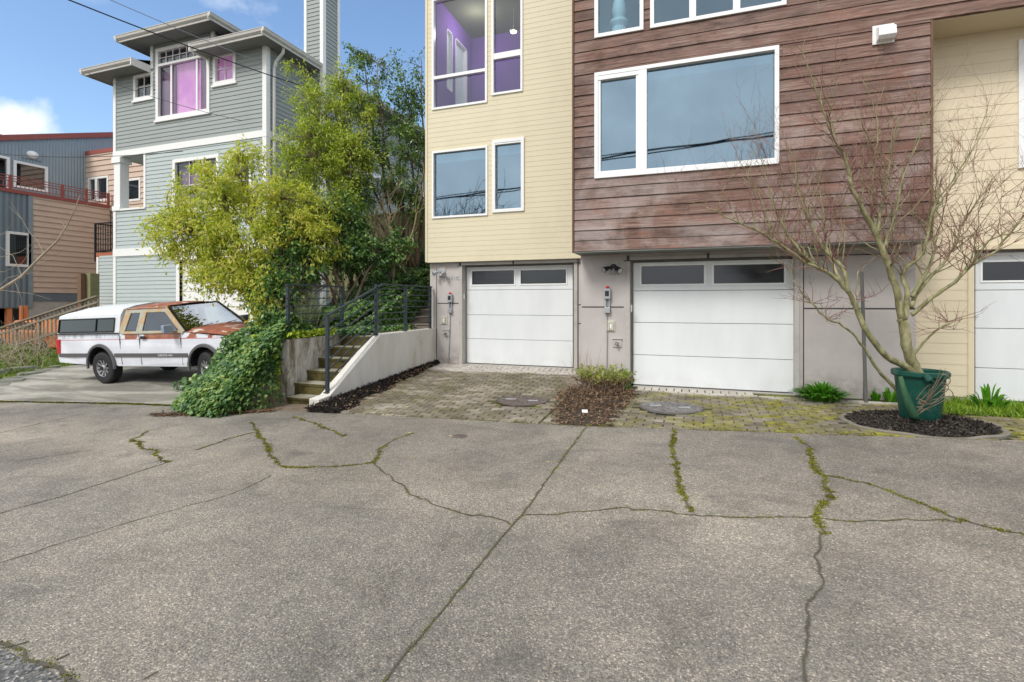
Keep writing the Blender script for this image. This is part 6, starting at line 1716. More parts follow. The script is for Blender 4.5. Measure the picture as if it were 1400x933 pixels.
crown('broadleaf_tree', root, [L(535, 150, 13.8, .85, .8, .5, 1.6), L(520, 95, 14.0, .7, .6, .45, .55), L(565, 200, 13.6, .5, .7, .6, 1.5), L(500, 210, 13.6, .7, .7, .5, 1.6), L(560, 130, 13.9, .5, .6, .5, .8), L(545, 250, 13.3, .6, .6, .5, 1.3), L(570, 280, 13.3, .3, .4, .4, .5), L(490, 80, 14.2, .35, .4, .3, .25), L(490, 260, 13.0, .5, .5, .4, .8), L(572, 95, 14.0, .2, .3, .3, .12)],
    300, 44, .22, .10, .042, M['darkleaf'], M['bark'], b3, droop=.1, br=.013, stems=10, trunk_r=.055)
# bare twisted stems in front of the fence
paths = []
for (u0, v0, u1, v1, bx) in ((556, 362, 520, 262, -.3), (540, 368, 515, 255, .2), (538, 372, 508, 300, .35), (548, 350, 578, 240, .2), (560, 345, 590, 250, -.2), (520, 350, 505, 280, .1), (515, 360, 525, 270, -.2), (505, 355, 470, 275, .1), (530, 330, 480, 265, .2), (545, 345, 530, 240, -.1)):
    a_, b_ = Vector(PD(u0, v0 + 12, 12.7)), Vector(PD(u1, v1, 13.1)); pts = bez(a_, b_, (bx, R.uniform(-.2, .2), R.uniform(-.1, .3)), 10)
    pts = [p + Vector((R.gauss(0, .022), R.gauss(0, .022), 0)) for p in pts]; paths.append((pts, [.030 - .0018 * i for i in range(11)]))
    for j in range(5):
        s = pts[R.randint(4, 10)]; q = bez(s, s + Vector((R.uniform(-.7, .7), R.uniform(-.3, .3), R.uniform(.1, .9))), (R.uniform(-.2, .2), 0, .1), 5); paths.append((q, [.014, .012, .010, .008, .006, .004]))
tubes_obj('bare_stems', paths, M['stembark'], b3, 6)
# hanging dense greenery low behind the railing
for _k in (0,):
    pts = []
    while len(pts) < 1500:
        x, y = R.uniform(-6.6, -6.15), R.uniform(8.25, 10.6)
        if R.random() < (x + 6.6) / .45: continue
        pts.append((x, y, .88 + R.random() * .13))
    P1 = np.array(pts); k = len(P1); D = rnd_dirs(k) * [1, 1, .5] + [.5, -.6, -.1]
    tag(obj('ivy', leaf_arrays(P1, D, NR.uniform(.045, .09, k), NR.uniform(.04, .08, k), .15, nrm=np.tile([0, -1.0, .9], (k, 1))), M['ivy']), 'ivy creeping over the left side of the landing at the top of the steps', 'ivy', kind='stuff')
root = (-7.5, 9.6, bed_z(-7.5, 9.6))
b4 = thing('evergreen_shrub', 'dark leaved evergreen shrub between the big shrub and the railing', 'shrub', root)
crown('evergreen_shrub', root, [L(455, 345, 11.9, .7, .6, .5, 1.5), L(500, 345, 12.2, .6, .6, .4, 1.2), L(535, 335, 12.4, .55, .4, .35, .7), L(480, 300, 12.2, .6, .5, .5, 1.1), L(410, 365, 11.0, .5, .5, .4, 1.3), L(400, 315, 11.3, .45, .4, .35, .8), L(440, 300, 11.8, .55, .5, .45, 1.0), L(375, 400, 10.4, .40, .4, .55, 1.6), L(372, 445, 10.0, .25, .3, .4, .9)], 400, 58, .20, .10, .05, M['ivy'], M['bark'], b4, droop=.4, br=.010, stems=7, trunk_r=.04)
# rosemary
root = (-7.35, 8.35, .84)
b5 = thing('rosemary_bush', 'upright grey green rosemary bush behind the short railing', 'shrub', root)
tips = []; paths = []; LP, LD = [], []
for i in range(75):
    a_ = R.random() * 6.28; s = R.random() ** .5; h = R.uniform(.55, 1.05) * (1 - .3 * s)
    b = Vector((root[0] + R.gauss(0, .06), root[1] + R.gauss(0, .06), root[2])); e = b + Vector((math.cos(a_) * .55 * s, math.sin(a_) * .45 * s, h))
    pts = bez(b, e, (math.cos(a_) * .12, math.sin(a_) * .12, -.1), 6); paths.append((pts, [.009, .008, .007, .006, .005, .004, .002]))
    for j in range(130):
        t_ = R.uniform(.2, 1); k_ = min(5, int(t_ * 6)); p = pts[k_].lerp(pts[k_ + 1], t_ * 6 - k_); LP.append(p); d = (pts[k_ + 1] - pts[k_]).normalized(); LD.append(d * .8 + Vector((R.gauss(0, .6), R.gauss(0, .6), R.gauss(0, .3))))
tubes_obj('trunk', paths, M['bark'], b5, 4)
k = len(LP); V, Fq = leaf_arrays(np.array(LP), np.array(LD), NR.uniform(.03, .055, k), NR.uniform(.005, .009, k), .1); obj('crown', (V, Fq), M['rosemary'], b5)

# dying shrub between the garages, with dead leaves
wz = drive_z(-1.5, 8.3)
sh = thing('dying_shrub', 'half dead shrub with green tips between the two garage doors', 'shrub', (-1.5, 8.3, wz))
paths = []; LP, LD = [], []; LP2, LD2 = [], []
for i in range(120):
    a_ = R.random() * 6.28; s = R.random() ** .5; cx_ = R.choice([-1.62, -1.45, -1.2]); h = R.uniform(.18, .44)
    b = Vector((cx_ + R.gauss(0, .05), 8.35 + R.gauss(0, .1), wz)); e = b + Vector((math.cos(a_) * .34 * s, math.sin(a_) * .28 * s - .05, h)); pts = bez(b, e, (0, 0, .06), 4); paths.append((pts, [.005, .004, .0035, .003, .0015]))
    for j in range(26):
        k_ = R.randint(1, 3); p = pts[k_].lerp(pts[k_ + 1], R.random()); g = (p.z - wz) > .16 + R.random() * .12
        (LP if g else LP2).append(p); (LD if g else LD2).append(Vector((R.gauss(0, 1), R.gauss(0, 1), R.gauss(.3, .7))))
for i in range(70):
    b = Vector((R.uniform(-1.9, -1.05), 8.2 + R.gauss(0, .15), wz)); e = b + Vector((R.gauss(0, .2), R.gauss(-.05, .15), R.uniform(.2, .5))); paths.append((bez(b, e, (R.gauss(0, .06), 0, .03), 5), [.004, .0035, .003, .0025, .002, .001]))
for i in range(9):
    b = Vector((-1.75 + R.gauss(0, .15), 8.3, wz)); e = b + Vector((R.gauss(0, .12), R.gauss(0, .1), R.uniform(.5, .75))); paths.append((bez(b, e, (R.gauss(0, .05), 0, 0), 5), [.004, .0035, .003, .0025, .002, .001]))
tubes_obj('trunk', paths, M['drytwig'], sh, 4)
k = len(LP); obj('green_leaves', leaf_arrays(np.array(LP), np.array(LD), NR.uniform(.03, .06, k), NR.uniform(.014, .026, k), .15), M['bushleaf2'], sh)
k = len(LP2); obj('dead_leaves', leaf_arrays(np.array(LP2), np.array(LD2), NR.uniform(.03, .06, k), NR.uniform(.015, .03, k), .2), M['deadleaf'], sh)
def clump(name, lab, cat, c, r, h, n, L_, W_, m, arch_=.8, grp=None, stems=None):
    LP, LD = [], []
    V_, F_ = [], []; mb = MB()
    for i in range(n):
        a_ = R.random() * 6.28; s = R.random() ** .6; b = Vector((c[0] + math.cos(a_) * r * s * .5, c[1] + math.sin(a_) * r * s * .5, c[2]))
        ln = R.uniform(.7, 1.2) * L_; out = Vector((math.cos(a_), math.sin(a_), 0)); prev = None; side = Vector((-math.sin(a_), math.cos(a_), 0)); side = (side + Vector((R.gauss(0, .3), R.gauss(0, .3), 0))).normalized()
        nseg = 4; vs = []
        for j in range(nseg + 1):
            t_ = j / nseg; p = b + out * (r * (.25 + .5 * s) * arch_ * t_ ** 1.4) + Vector((0, 0, h * R.uniform(.97, 1.03) * (1.5 * t_ - (.5 + .5 * s) * t_ * t_) * (1 - .35 * s)))
            w = W_ * (math.sin(math.pi * min(.97, .15 + t_ * .85)) ** .7) * .5
            vs += [tuple(p - side * w), tuple(p + side * w)]
        mb.add(vs, [(2 * j, 2 * j + 1, 2 * j + 3, 2 * j + 2) for j in range(nseg)])
    o = obj(name, mb, m, smooth=True, recalc=False); return tag(o, lab, cat, grp)
M['strap'] = leafmat('strap_leaves', [(.1, (.03, .12, .012)), (.5, (.10, .30, .025)), (1, (.22, .44, .05))], .35, .3, 4)
q = PY(1123, 545, 8.55); clump('leafy_plant', 'low clump of broad bright green leaves against the grey panel', 'plant', (q[0], 8.55, drive_z(q[0], 8.55)), .42, .30, 190, .3, .045, M['strap'])
q = PY(866, 520, 8.62); e = clump('leafy_plant', 'small bright green upright plant at the corner of the middle garage door', 'plant', (q[0] - .12, 8.62, drive_z(q[0], 8.6)), .16, .36, 60, .3, .03, M['fresh'], .5)
q = PY(1197, 540, 8.7); clump('weed', 'small green weed at the foot of the grey panel left of the pot', 'weed', (q[0], 8.7, drive_z(q[0], 8.7)), .10, .20, 16, .2, .05, M['fresh'], .6, 'weeds by the panel')
q = PY(1219, 540, 8.7); clump('weed', 'taller drooping green weed just left of the green pot', 'weed', (q[0], 8.7, drive_z(q[0], 8.7)), .16, .26, 18, .2, .06, M['fresh'], .9, 'weeds by the panel')
q = PY(1352, 540, 8.3); clump('weed', 'upright bluish leaved weed in the grass before the right garage', 'weed', (q[0], 8.3, drive_z(q[0], 8.3)), .3, .40, 46, .2, .045, M['fresh'], .6)
# grass and clover right of the pot
pts = []
for _ in range(5200):
    x = R.uniform(2.9, 6.2); y = R.uniform(7.75, 8.98) if x < 3.9 else R.uniform(8.0, 8.95)
    if R.random() > (1.3 - (x - 2.9) * .3) : continue
    pts.append((x, y, drive_z(x, y)))
P1 = np.array(pts); k = len(P1); D = NR.normal(size=(k, 3)) * [.5, .5, .2] + [0, 0, 1]
V, Fq = leaf_arrays(P1, D, NR.uniform(.03, .10, k) * np.clip(1.6 - (P1[:, 0] - 3) * .35, .4, 1.4), NR.uniform(.008, .022, k), .2)
tag(obj('grass', (V, Fq), M['grass']), 'bright grass and clover patch right of the potted tree', 'grass', kind='stuff')
grid(lambda x, y: drive_z(x, y) + .004, lin(2.95, 8, 12), lin(7.9, 8.99, 4), 'verge', M['soil'])

# dead leaves over the wedge bed
pts = []
while len(pts) < 3000:
    x, y = R.uniform(-2.1, -.8), 6.15 + 2.5 * R.random() ** .75
    if not inpoly(x, y, [(-1.70, 6.1), (-.94, 6.1), (-.90, 7.1), (-.85, 8.3), (-1.9, 8.5), (-2.05, 7.9), (-1.9, 7.0)]): continue
    if y < edge_y(x) - .02: continue
    pts.append((x, y, drive_z(x, y) + .005 + R.random() * (.035 + .09 * math.exp(-((y - 7.7) / .7) ** 2))))
P1 = np.array(pts); k = len(P1); D = rnd_dirs(k) * [1, 1, .5]
V, Fq = leaf_arrays(P1, D, NR.uniform(.025, .06, k), NR.uniform(.014, .032, k), .35, nrm=np.tile([0, 0, 1.0], (k, 1)))
tag(obj('dead_leaves', (V, Fq), M['deadleaf']), 'drift of brown dead leaves in the strip between the two paver driveways', 'leaves', kind='stuff')
mb = MB(); c = (-1.35, 7.3); ring = [(-1.66, edge_y(-1.66)), (-.98, edge_y(-.98)), (-.94, 7.1), (-.93, 8.95), (-1.95, 8.95), (-1.95, 7.9)]
mb.v = [(c[0], c[1], drive_z(*c) + .02)] + [(x, y, drive_z(x, y) + .002) for x, y in ring]; mb.f = [(0, i + 1, (i + 1) % 6 + 1) for i in range(6)]
tag(obj('planting_strip', mb, M['soil'], recalc=False), kind='structure')
p = (-1.38, 6.72); mb = MB(); mb.obox((p[0], p[1], drive_z(*p) + .06), (.035, .01, 0), (-.008, .025, .01), (0, 0, .006)); tag(obj('paper_scrap', mb, M['white']), 'small crumpled white paper scrap on the dead leaves', 'litter')

# ---- potted bare maple
PX_, PYc = 2.49, 7.30; pz_ = drive_z(PX_, PYc) + .03
pot = thing('plant_pot', 'large dark green plastic tub standing on the mulch ring', 'plant pot', (PX_, PYc, pz_))
mb = MB(); mb.lathe([(.185, 0), (.195, .02), (.245, .50), (.270, .505), (.278, .52), (.278, .56), (.270, .57), (.25, .57), (.24, .55), (.23, .42), (0, .42)], (PX_, PYc, pz_), 48); obj('tub', mb, M['greenplastic'], pot, smooth=False, bevel=0)
mb = MB()
for a_ in (-.9, .1): mb.obox((PX_ + math.cos(a_) * .278, PYc + math.sin(a_) * .278, pz_ + .53), (-math.sin(a_) * .05, math.cos(a_) * .05, 0), (math.cos(a_) * .012, math.sin(a_) * .012, 0), (0, 0, .022))
mb.tube([(PX_ - .05 , PYc - .29, pz_ + .55), (PX_ - .02, PYc - .31, pz_ + .50), (PX_ + .02, PYc - .29, pz_ + .47)], [.03, .04, .02], 8); obj_each('rim_clip', mb, M['greenplastic'], pot)
mb = MB(); mb.lathe([(.225, .45), (.2, .47), (0, .49)], (PX_, PYc, pz_), 28); obj('pot_soil', mb, M['soil'], pot)

maple = thing('bare_maple', 'bare spreading maple with mossy limbs and red twigs growing from the green tub', 'tree', (PX_, PYc, pz_ + .45))
D0 = 6.0
def LP_(pts, r0, r1, jit=.012):
    V_ = []
    for i, q in enumerate(pts): V_.append(Vector(PD(q[0], q[1], D0 + q[2])))
    out = []
    for i in range(len(V_) - 1):         # Catmull-Rom
        p0, p1, p2, p3 = V_[max(0, i - 1)], V_[i], V_[i + 1], V_[min(len(V_) - 1, i + 2)]
        for k in range(4):
            t_ = k / 4; out.append(.5 * ((2 * p1) + (p2 - p0) * t_ + (2 * p0 - 5 * p1 + 4 * p2 - p3) * t_ * t_ + (3 * p1 - p0 - 3 * p2 + p3) * t_ ** 3))
    out.append(V_[-1]); n = len(out)
    out = [p + Vector((R.gauss(0, jit * .4), R.gauss(0, jit * .4), R.gauss(0, jit * .4))) for p in out]
    return out, [r0 + (r1 - r0) * (i / (n - 1)) ** .8 for i in range(n)]
limbs = [
 ([(1255, 520, .1), (1238, 501, .1), (1212, 488, .05), (1184, 451, 0), (1174, 430, 0), (1159, 398, -.05), (1134, 374, -.1), (1106, 361, -.15), (1072, 338, -.2), (1040, 318, -.25), (1000, 300, -.3), (965, 283, -.3)], .062, .008),
 ([(1160, 400, -.05), (1152, 365, .0), (1128, 343, .1), (1106, 300, .1), (1092, 262, .15), (1086, 215, .2)], .036, .007),
 ([(1150, 385, -.05), (1133, 350, .1), (1128, 310, .2), (1122, 270, .3), (1117, 235, .3)], .028, .006),
 ([(1120, 366, -.1), (1095, 345, -.2), (1068, 305, -.2), (1052, 262, -.2), (1040, 215, -.2)], .026, .005),
 ([(1090, 350, -.1), (1060, 322, .0), (1040, 275, .1), (1022, 240, .1), (1005, 210, .1)], .018, .004),
 ([(1258, 520, .12), (1250, 500, .12), (1241, 479, .1), (1236, 448, .08), (1234, 436, .08)], .085, .070),
 ([(1234, 440, .08), (1224, 392, .05), (1208, 345, 0), (1198, 320, 0), (1178, 283, -.05), (1163, 250, -.1), (1157, 222, -.1), (1137, 182, -.15), (1124, 147, -.2), (1109, 103, -.2), (1092, 62, -.2)], .060, .005),
 ([(1236, 440, .08), (1240, 400, .15), (1235, 372, .2), (1262, 345, .2), (1272, 300, .2), (1284, 262, .2)], .050, .014),
 ([(1199, 322, 0), (1205, 285, .1), (1215, 232, .15), (1222, 190, .2), (1228, 160, .2)], .030, .005),
 ([(1200, 325, 0), (1192, 285, .0), (1195, 225, -.1), (1200, 165, -.1), (1180, 110, -.1)], .022, .004),
 ([(1208, 340, 0), (1222, 300, -.1), (1236, 240, -.2), (1256, 190, -.2), (1275, 140, -.25)], .024, .004),
 ([(1246, 432, .1), (1274, 408, .0), (1305, 385, -.1), (1330, 362, -.2), (1361, 343, -.3), (1400, 296, -.4), (1425, 270, -.4)], .036, .008),
 ([(1245, 420, .12), (1258, 395, .3), (1290, 360, .4), (1305, 335, .45), (1320, 300, .5), (1345, 262, .5), (1370, 230, .5)], .038, .006),
 ([(1247, 405, .12), (1262, 380, .3), (1278, 340, .4), (1270, 295, .4), (1300, 250, .4), (1345, 180, .4)], .034, .005),
 ([(1249, 487, .08), (1266, 465, .0), (1284, 449, -.1), (1300, 440, -.15)], .022, .009),
 ([(1255, 560, -.15), (1226, 532, .15), (1205, 512, .15), (1190, 490, .1), (1177, 469, .05), (1152, 445, 0), (1131, 436, -.05), (1110, 415, -.05), (1087, 388, -.1), (1084, 365, -.1)], .036, .006),
 ([(1272, 300, .2), (1290, 270, .1), (1320, 225, .1), (1350, 150, .1)], .016, .004),
 ([(1330, 362, -.2), (1352, 330, -.3), (1380, 320, -.4), (1420, 318, -.4)], .016, .005),
 ([(1184, 451, 0), (1172, 410, .05), (1173, 372, .1)], .014, .008),
]
limbs[15] = ([(1240, 545, .18), (1226, 532, .18)] + limbs[15][0][2:], .034, .006)
paths = []; nodes = []
for pts, r0, r1 in limbs:
    p, r = LP_(pts, r0 * .74, r1 * .75); paths.append((p, r))
    for i in range(3, len(p)): nodes.append((p[i], r[i], (p[i] - p[i - 1]).normalized(), i / len(p)))
tubes_obj('trunk', paths, M['maplebark'], maple, 9)
twigs = []
def grow(p, d, ln, r, dep):
    pts = [p]; q = p.copy(); n = 5; dd = d.copy()
    for i in range(n):
        dd = (dd + Vector((R.gauss(0, .16), R.gauss(0, .16), R.gauss(.05, .12)))).normalized(); q = q + dd * ln / n; pts.append(q.copy())
    twigs.append((pts, [r * (1 - .13 * i) for i in range(n + 1)], dep))
    if dep > 0:
        for k in range(R.choice([2, 3, 3, 4])):
            i = R.randint(1, n); a_ = Vector((R.gauss(0, .7), R.gauss(0, .7), R.gauss(.25, .45))); grow(pts[i], (dd * .9 + a_).normalized(), ln * R.uniform(.45, .75), r * .6, dep - 1)
for (p, r, d, f) in nodes:
    for _rep in range(2):
      if r < .045 and R.random() < .85 and p.z > 1.75:
        a_ = Vector((R.gauss(0, .6), R.gauss(0, .5), R.gauss(.45, .35))); 
        big = R.random() < .42
        grow(p, (d * .55 + a_).normalized(), R.uniform(.35, .8) if big else R.uniform(.15, .45), min(r * .5, .0072), 2 if big else 1)
# fine twigs near the rim and low side shoots
for (u, v, d_) in ((1284, 449, -.1), (1296, 440, -.12), (1130, 436, 0), (1110, 415, 0), (1175, 410, 0)):
    for k in range(7): grow(Vector(PD(u, v, D0 + d_)), Vector((R.gauss(0, .8), R.gauss(0, .4), R.gauss(.2, .35))).normalized(), R.uniform(.2, .4), .005, 1)
twigs = [t_ for t_ in twigs if max(p.y for p in t_[0]) < 8.3]
tubes_obj('branchlets', [(a, b) for a, b, c in twigs if c == 2], M['maplebark'], maple, 5)
tubes_obj('twigs', [(a, b) for a, b, c in twigs if c < 2], M['twigred'], maple, 3)
# dark sucker in front of the tub, with wiry side roots
suck = thing('sucker_stem', 'thick green sucker stem with wiry twigs leaning against the front of the tub', 'stem', (PX_ - .03, PYc - .31, pz_))
mb = MB()
def FP(u, v, y): q = PY(u, v, y); return Vector(q)
mb.tube([FP(1231, 515, 6.93), FP(1236, 535, 6.93), FP(1243, 553, 6.9), FP(1249, 568, 6.88), FP(1252, 574, 6.9)], [.022, .032, .045, .05, .03], 10)
obj('stem', mb, M['green_stem'], suck, smooth=True)
paths = []
for i in range(16):
    b = FP(1254 + R.uniform(-4, 8), R.uniform(545, 568), 6.88); e = FP(R.uniform(1268, 1300), R.uniform(500, 565), R.uniform(6.7, 6.95)); paths.append((bez(b, e, (R.gauss(0, .03), -.04, R.gauss(0, .06)), 7), [.006, .0055, .005, .0045, .004, .0035, .003, .002]))
for (cu_, cv, rr) in ((1290, 530, .045), (1294, 540, .06), (1291, 520, .055)):
    c_ = FP(cu_, cv, 6.95); paths.append(([c_ + Vector((rr * math.cos(t_), 0, rr * 1.1 * math.sin(t_))) for t_ in [-2 + k * .5 for k in range(9)]], [.006] * 9))
tubes_obj('twigs', paths, M['bark'], suck, 4)

# ---- bank vegetation
pts = []
while len(pts) < 26000:
    x, y = R.uniform(-27, -14.6), R.uniform(5.8, 13.0)
    if -(x + 15.0 + (y - 7.0) * 1.05) < -.1: continue
    if y < 6.3 and R.random() < .5: continue
    pts.append((x, y, bank2(x, y) + R.random() * .03))
P1 = np.array(pts); k = len(P1); D = NR.normal(size=(k, 3)) * [.9, .9, .4] + [0, 0, .6]
V, Fq = leaf_arrays(P1, D, NR.uniform(.05, .15, k), NR.uniform(.025, .065, k), .2)
tag(obj('weeds', (V, Fq), M['weeds']), 'patchy green and brown weeds over the bank left of the truck', 'weeds', kind='stuff')
pts = []
for _ in range(3000):
    x = R.uniform(-8.8, -6.8); zt2 = bed_z(x, 7.2); z0_ = street(x); pts.append((x, 7.10 - R.random() * .12, z0_ + (zt2 + .12 - z0_) * R.random()))
for _ in range(5200):
    y = R.uniform(8.6, 12.9); zb2 = bed_z(-6.7, y); z0_ = .88 if y < 10.7 else 1.0 + (y - 10.8) * .5; pts.append((-6.60 + R.random() * .07, y, z0_ + (zb2 + .15 - z0_) * R.random()))
for _ in range(2600):
    y = R.uniform(5.9, 7.12); h = mound_h(-6.85, y); pts.append((-6.80 + R.random() * .06, y, street(-6.8) + (h + .1) * R.random()))
P1 = np.array(pts); k = len(P1); D = rnd_dirs(k) * [1, 1, .5] + [0, -.6, -.6]
V, Fq = leaf_arrays(P1, D, NR.uniform(.045, .09, k), NR.uniform(.04, .08, k), .15, nrm=np.tile([.3, -1.0, .6], (k, 1)))
tag(obj('ivy', (V, Fq), M['ivy']), 'shaded ivy hanging down the ends of the raised bed beside the mound', 'ivy', kind='stuff')
tw = thing('bare_bush', 'tangle of bare pale brown twigs on the bank at the left edge', 'bush', (-19.5, 9.5, bank2(-19.5, 9.5)))
paths = []
for i in range(60):
    x, y = R.choice([(-17.6, 8.4), (-19.6, 9.6), (-21.5, 11.0), (-18.8, 9.6), (-22.5, 11.5), (-18.3, 8.0)]); b = Vector((x + R.gauss(0, .35), y + R.gauss(0, .35), 0)); b.z = bank2(b.x, b.y)
    e = b + Vector((R.gauss(0, .5), R.gauss(0, .4), R.uniform(.4, 1.15))); p = bez(b, e, (R.gauss(0, .25), R.gauss(0, .2), 0), 6); paths.append((p, [.009, .008, .007, .006, .005, .004, .002]))
    for j in range(3):
        s = p[R.randint(2, 6)]; paths.append((bez(s, s + Vector((R.gauss(0, .4), R.gauss(0, .3), R.uniform(-.05, .5))), (0, 0, .1), 4), [.006, .005, .004, .003, .002]))
tubes_obj('stems', paths, M['palebark'], tw, 4)
# slanting bare sapling at the left edge
sp = thing('bare_sapling', 'pale bare sapling leaning in from the left edge with thin side branches', 'tree', PD(-120, 470, 9.0))
def pl(pts, d): return [Vector(PD(u, v, d)) for u, v in pts]
paths = [(pl([(-120, 470), (-50, 428), (0, 397), (30, 378), (55, 352), (78, 330), (92, 308), (103, 285), (109, 268)], 9.0), [.034, .030, .026, .023, .019, .015, .011, .008, .004])]
for seg, r in (([(90, 312), (82, 300), (78, 292)], .008), ([(60, 348), (52, 330), (40, 318), (30, 300), (12, 282)], .011), ([(30, 378), (18, 350), (-5, 335)], .010), ([(45, 362), (75, 352), (95, 330)], .007), ([(98, 296), (118, 280), (135, 270)], .007), ([(-10, 402), (10, 380), (50, 372), (62, 366)], .009), ([(-30, 360), (0, 352), (28, 345), (50, 330)], .009),
               ([(-40, 395), (10, 398), (45, 402), (70, 410)], .008), ([(20, 384), (30, 410), (28, 430)], .008), ([(-20, 330), (8, 318), (20, 300)], .008), ([(30, 300), (22, 288), (10, 270)], .005), ([(-30, 372), (6, 372), (30, 360), (44, 340)], .008)):
    paths.append((pl(seg, 9.0 + R.uniform(-.1, .1)), [r * .6 * (1 - .6 * i / (len(seg) - 1)) for i in range(len(seg))]))
tubes_obj('trunk', paths[:1], M['palebark'], sp, 8); tubes_obj('branches', paths[1:], M['palebark'], sp, 5)

# ================================================================== overhead cables
def cable(name, lab, pts, r, m):
    mb = MB(); mb.tube(pts, r, 6, cap=False); return tag(obj(name, mb, M[m], smooth=True), lab, 'cable', 'overhead cables')
def dense(a, b, sag, n=14): a, b = Vector(a), Vector(b); return [a.lerp(b, i / n) - Vector((0, 0, sag * 4 * (i / n) * (1 - i / n))) for i in range(n + 1)]
a_ = PD(145, 0, 12); b_ = PX(452, 130, cx1 + .04)
d_ = Vector(b_) - Vector(a_)
cable('overhead_cable', 'thick black cable slanting down across the grey green house', dense(Vector(a_) - d_ * 1.2, b_, .35, 26), .016, 'wire')
a_ = PD(164, 0, 12); b_ = PY(357, 86, HY - .1); d_ = Vector(b_) - Vector(a_)
cable('overhead_cable', 'thin pale cable above the thick black one across the grey green house', dense(Vector(a_) - d_ * 1.0, b_, .1), .009, 'wirepale')
cable('overhead_cable', 'thin dark cable crossing low in front of the far corrugated building', dense(PD(-60, 203, 20), PD(250, 207, 15), .25), .010, 'wire')
cable('overhead_cable', 'thin dark cable crossing the left corner of the grey green house upper storey', dense(PD(120, 100, 14), PD(330, 165, 12.6), .1), .006, 'wire')
# heavy cable over the street behind the viewer, seen mirrored in the windows
for k, (dy, dz, r) in enumerate(((0, 0, .05), (.05, .06, .028), (-.04, -.07, .035))):
    a_, b_ = Vector((-30, -8 + dy, 7.4 + dz)), Vector((24, -8 + dy, 9.75 + dz)); pts = [a_.lerp(b_, i / 30) + Vector((0, 0, .05 * math.sin(i * 1.3 + k * 2))) for i in range(31)]
    cable('street_cable', ('heaviest', 'uppermost', 'lowest')[k] + ' strand of the cable bundle over the street, mirrored in the windows', pts, r, 'wire')
# bare winter trees across the street, seen only as reflections
for i, (x, y, h) in enumerate(((-14.5, -9, 9.6), (3.4, -10, 9.3), (-18, -12, 9))):
    e = thing('winter_tree', ('bare winter tree across the street opposite the steps', 'tall bare winter tree across the street opposite the cream house', 'bare winter tree across the street opposite the truck')[i], 'tree', (x, y, 0), 'bare trees across the street')
    twigs = []
    grow(Vector((x, y, 0)), Vector((0, 0, 1)), h * .55, .13, 0); tp, trr, _ = twigs[0]; twigs = []
    for k in range(40): s = tp[R.randint(2, 5)]; grow(s, Vector((R.gauss(0, .7), R.gauss(0, .7), R.uniform(.3, 1))).normalized(), h * R.uniform(.25, .4), .045, 2)
    tubes_obj('trunk', [(tp, [.16 - .015 * j for j in range(6)])], M['bark'], e, 8); tubes_obj('branches', [(a, b) for a, b, c in twigs], M['bark'], e, 4)

# ================================================================== world and light
SUN_EL, SUN_ROT = rad(48), rad(200)
w = bpy.data.worlds.new('World'); sc.world = w; w.use_nodes = True; nt = w.node_tree; nt.nodes.clear()
def N(k, **kw):
    q = nt.nodes.new(k)
    for a, b in kw.items(): setattr(q, a, b)
    return q
out = N('ShaderNodeOutputWorld'); bg = N('ShaderNodeBackground'); sky = N('ShaderNodeTexSky', sky_type='NISHITA')
sky.sun_disc = False; sky.sun_elevation = SUN_EL; sky.sun_rotation = SUN_ROT; sky.air_density = 1.1; sky.dust_density = .4; sky.ozone_density = 2.0
tc = N('ShaderNodeTexCoord'); mp = N('ShaderNodeMapping'); mp.inputs['Scale'].default_value = (1, 1, 2.2); nt.links.new(tc.outputs['Generated'], mp.inputs[0])
nz = N('ShaderNodeTexNoise'); nz.inputs['Scale'].default_value = 2.6; nz.inputs['Detail'].default_value = 9; nz.inputs['Roughness'].default_value = .58; nz.inputs['Distortion'].default_value = .3; nt.links.new(mp.outputs[0], nz.inputs['Vector'])
sep = N('ShaderNodeSeparateXYZ'); nt.links.new(tc.outputs['Generated'], sep.inputs[0])
def MA(op, a, b=None, c=None, clamp=False):
    q = N('ShaderNodeMath', operation=op, use_clamp=clamp)
    for i, x in enumerate((a, b, c)):
        if x is None: continue
        if hasattr(x, 'links'): nt.links.new(x, q.inputs[i])
        else: q.inputs[i].default_value = x
    return q.outputs[0]
# broken cloud cover: thick overhead and to the south-east, clearing to blue beyond the houses
cover_ = MA('ADD', MA('MULTIPLY', sep.outputs[2], .75), MA('MULTIPLY', sep.outputs[1], -.42))
low = MA('MULTIPLY', MA('SUBTRACT', .30, sep.outputs[2], clamp=True), .42)
dens = MA('ADD', MA('ADD', nz.outputs['Fac'], cover_), low)
mask = MA('MULTIPLY', MA('SUBTRACT', dens, .665), 3.2, clamp=True)
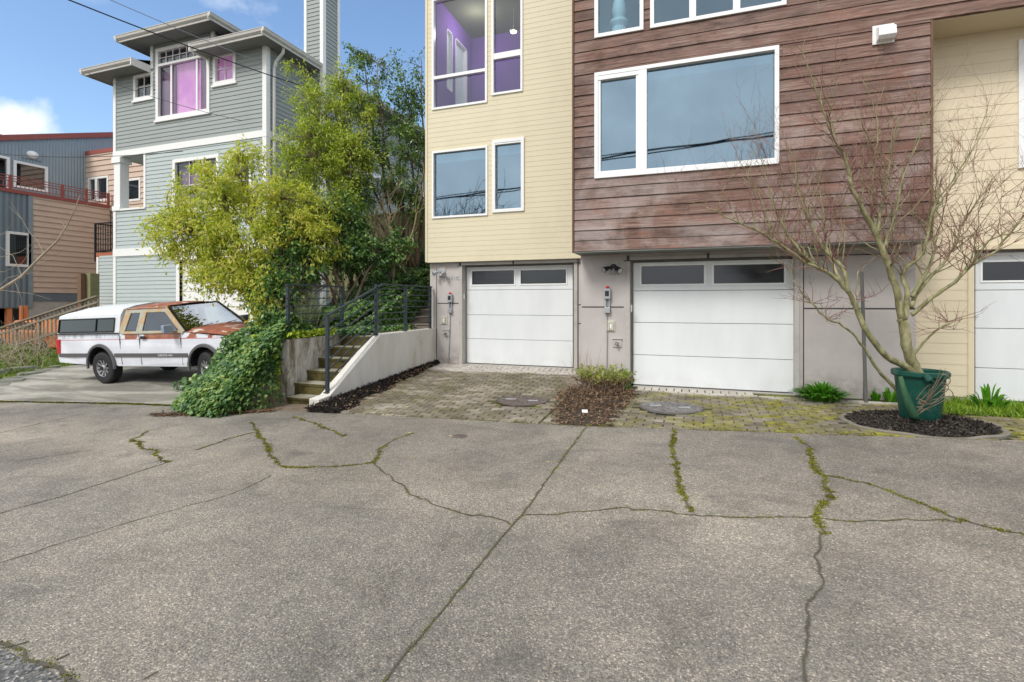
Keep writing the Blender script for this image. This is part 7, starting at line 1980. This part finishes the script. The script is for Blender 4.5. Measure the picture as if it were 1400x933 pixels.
# one distinct low cumulus beyond the far building
cd = Vector(ray(22, 172)).normalized(); cmb = N('ShaderNodeVectorMath', operation='SUBTRACT'); nt.links.new(tc.outputs['Generated'], cmb.inputs[0]); cmb.inputs[1].default_value = cd
sc_ = N('ShaderNodeVectorMath', operation='MULTIPLY'); nt.links.new(cmb.outputs[0], sc_.inputs[0]); sc_.inputs[1].default_value = (1, 1, 1.6)
ln = N('ShaderNodeVectorMath', operation='LENGTH'); nt.links.new(sc_.outputs[0], ln.inputs[0])
nz2 = N('ShaderNodeTexNoise'); nz2.inputs['Scale'].default_value = 14; nz2.inputs['Detail'].default_value = 8; nt.links.new(tc.outputs['Generated'], nz2.inputs['Vector'])
puff = MA('MULTIPLY', MA('SUBTRACT', MA('ADD', .062, MA('MULTIPLY', MA('SUBTRACT', nz2.outputs['Fac'], .5), .16)), ln.outputs['Value']), 22, clamp=True)
mask2 = MA('MAXIMUM', mask, puff)
cl = N('ShaderNodeMix', data_type='RGBA'); nt.links.new(nz2.outputs['Fac'], cl.inputs[0]); cl.inputs[6].default_value = (5.0, 5.2, 5.6, 1); cl.inputs[7].default_value = (9.0, 9.1, 9.2, 1)
tint = N('ShaderNodeMix', data_type='RGBA', blend_type='MULTIPLY'); tint.inputs[0].default_value = 1; nt.links.new(sky.outputs[0], tint.inputs[6]); tint.inputs[7].default_value = (1.12, 1.19, 1.24, 1)
mx = N('ShaderNodeMix', data_type='RGBA'); nt.links.new(mask2, mx.inputs[0]); nt.links.new(tint.outputs[2], mx.inputs[6]); nt.links.new(cl.outputs[2], mx.inputs[7])
nt.links.new(mx.outputs[2], bg.inputs[0]); bg.inputs[1].default_value = .10; nt.links.new(bg.outputs[0], out.inputs[0])
sun = bpy.data.lights.new('sun', 'SUN'); sun.energy = 1.5; sun.angle = rad(18); sun.color = (1, .96, .90)
so = bpy.data.objects.new('sun', sun); col.objects.link(so)
sd = Vector((math.sin(SUN_ROT) * math.cos(SUN_EL), math.cos(SUN_ROT) * math.cos(SUN_EL), math.sin(SUN_EL)))
so.rotation_euler = (-sd).to_track_quat('-Z', 'Y').to_euler(); so.location = (0, -10, 20)
sc.view_settings.view_transform = 'Standard'; sc.view_settings.look = 'None'; sc.view_settings.gamma = 1; sc.view_settings.exposure = 0.80
sc.view_settings.use_curve_mapping = False
sc.cycles.max_bounces = 8; sc.cycles.transparent_max_bounces = 12; sc.cycles.use_denoising = True; sc.cycles.caustics_reflective = False; sc.cycles.caustics_refractive = False
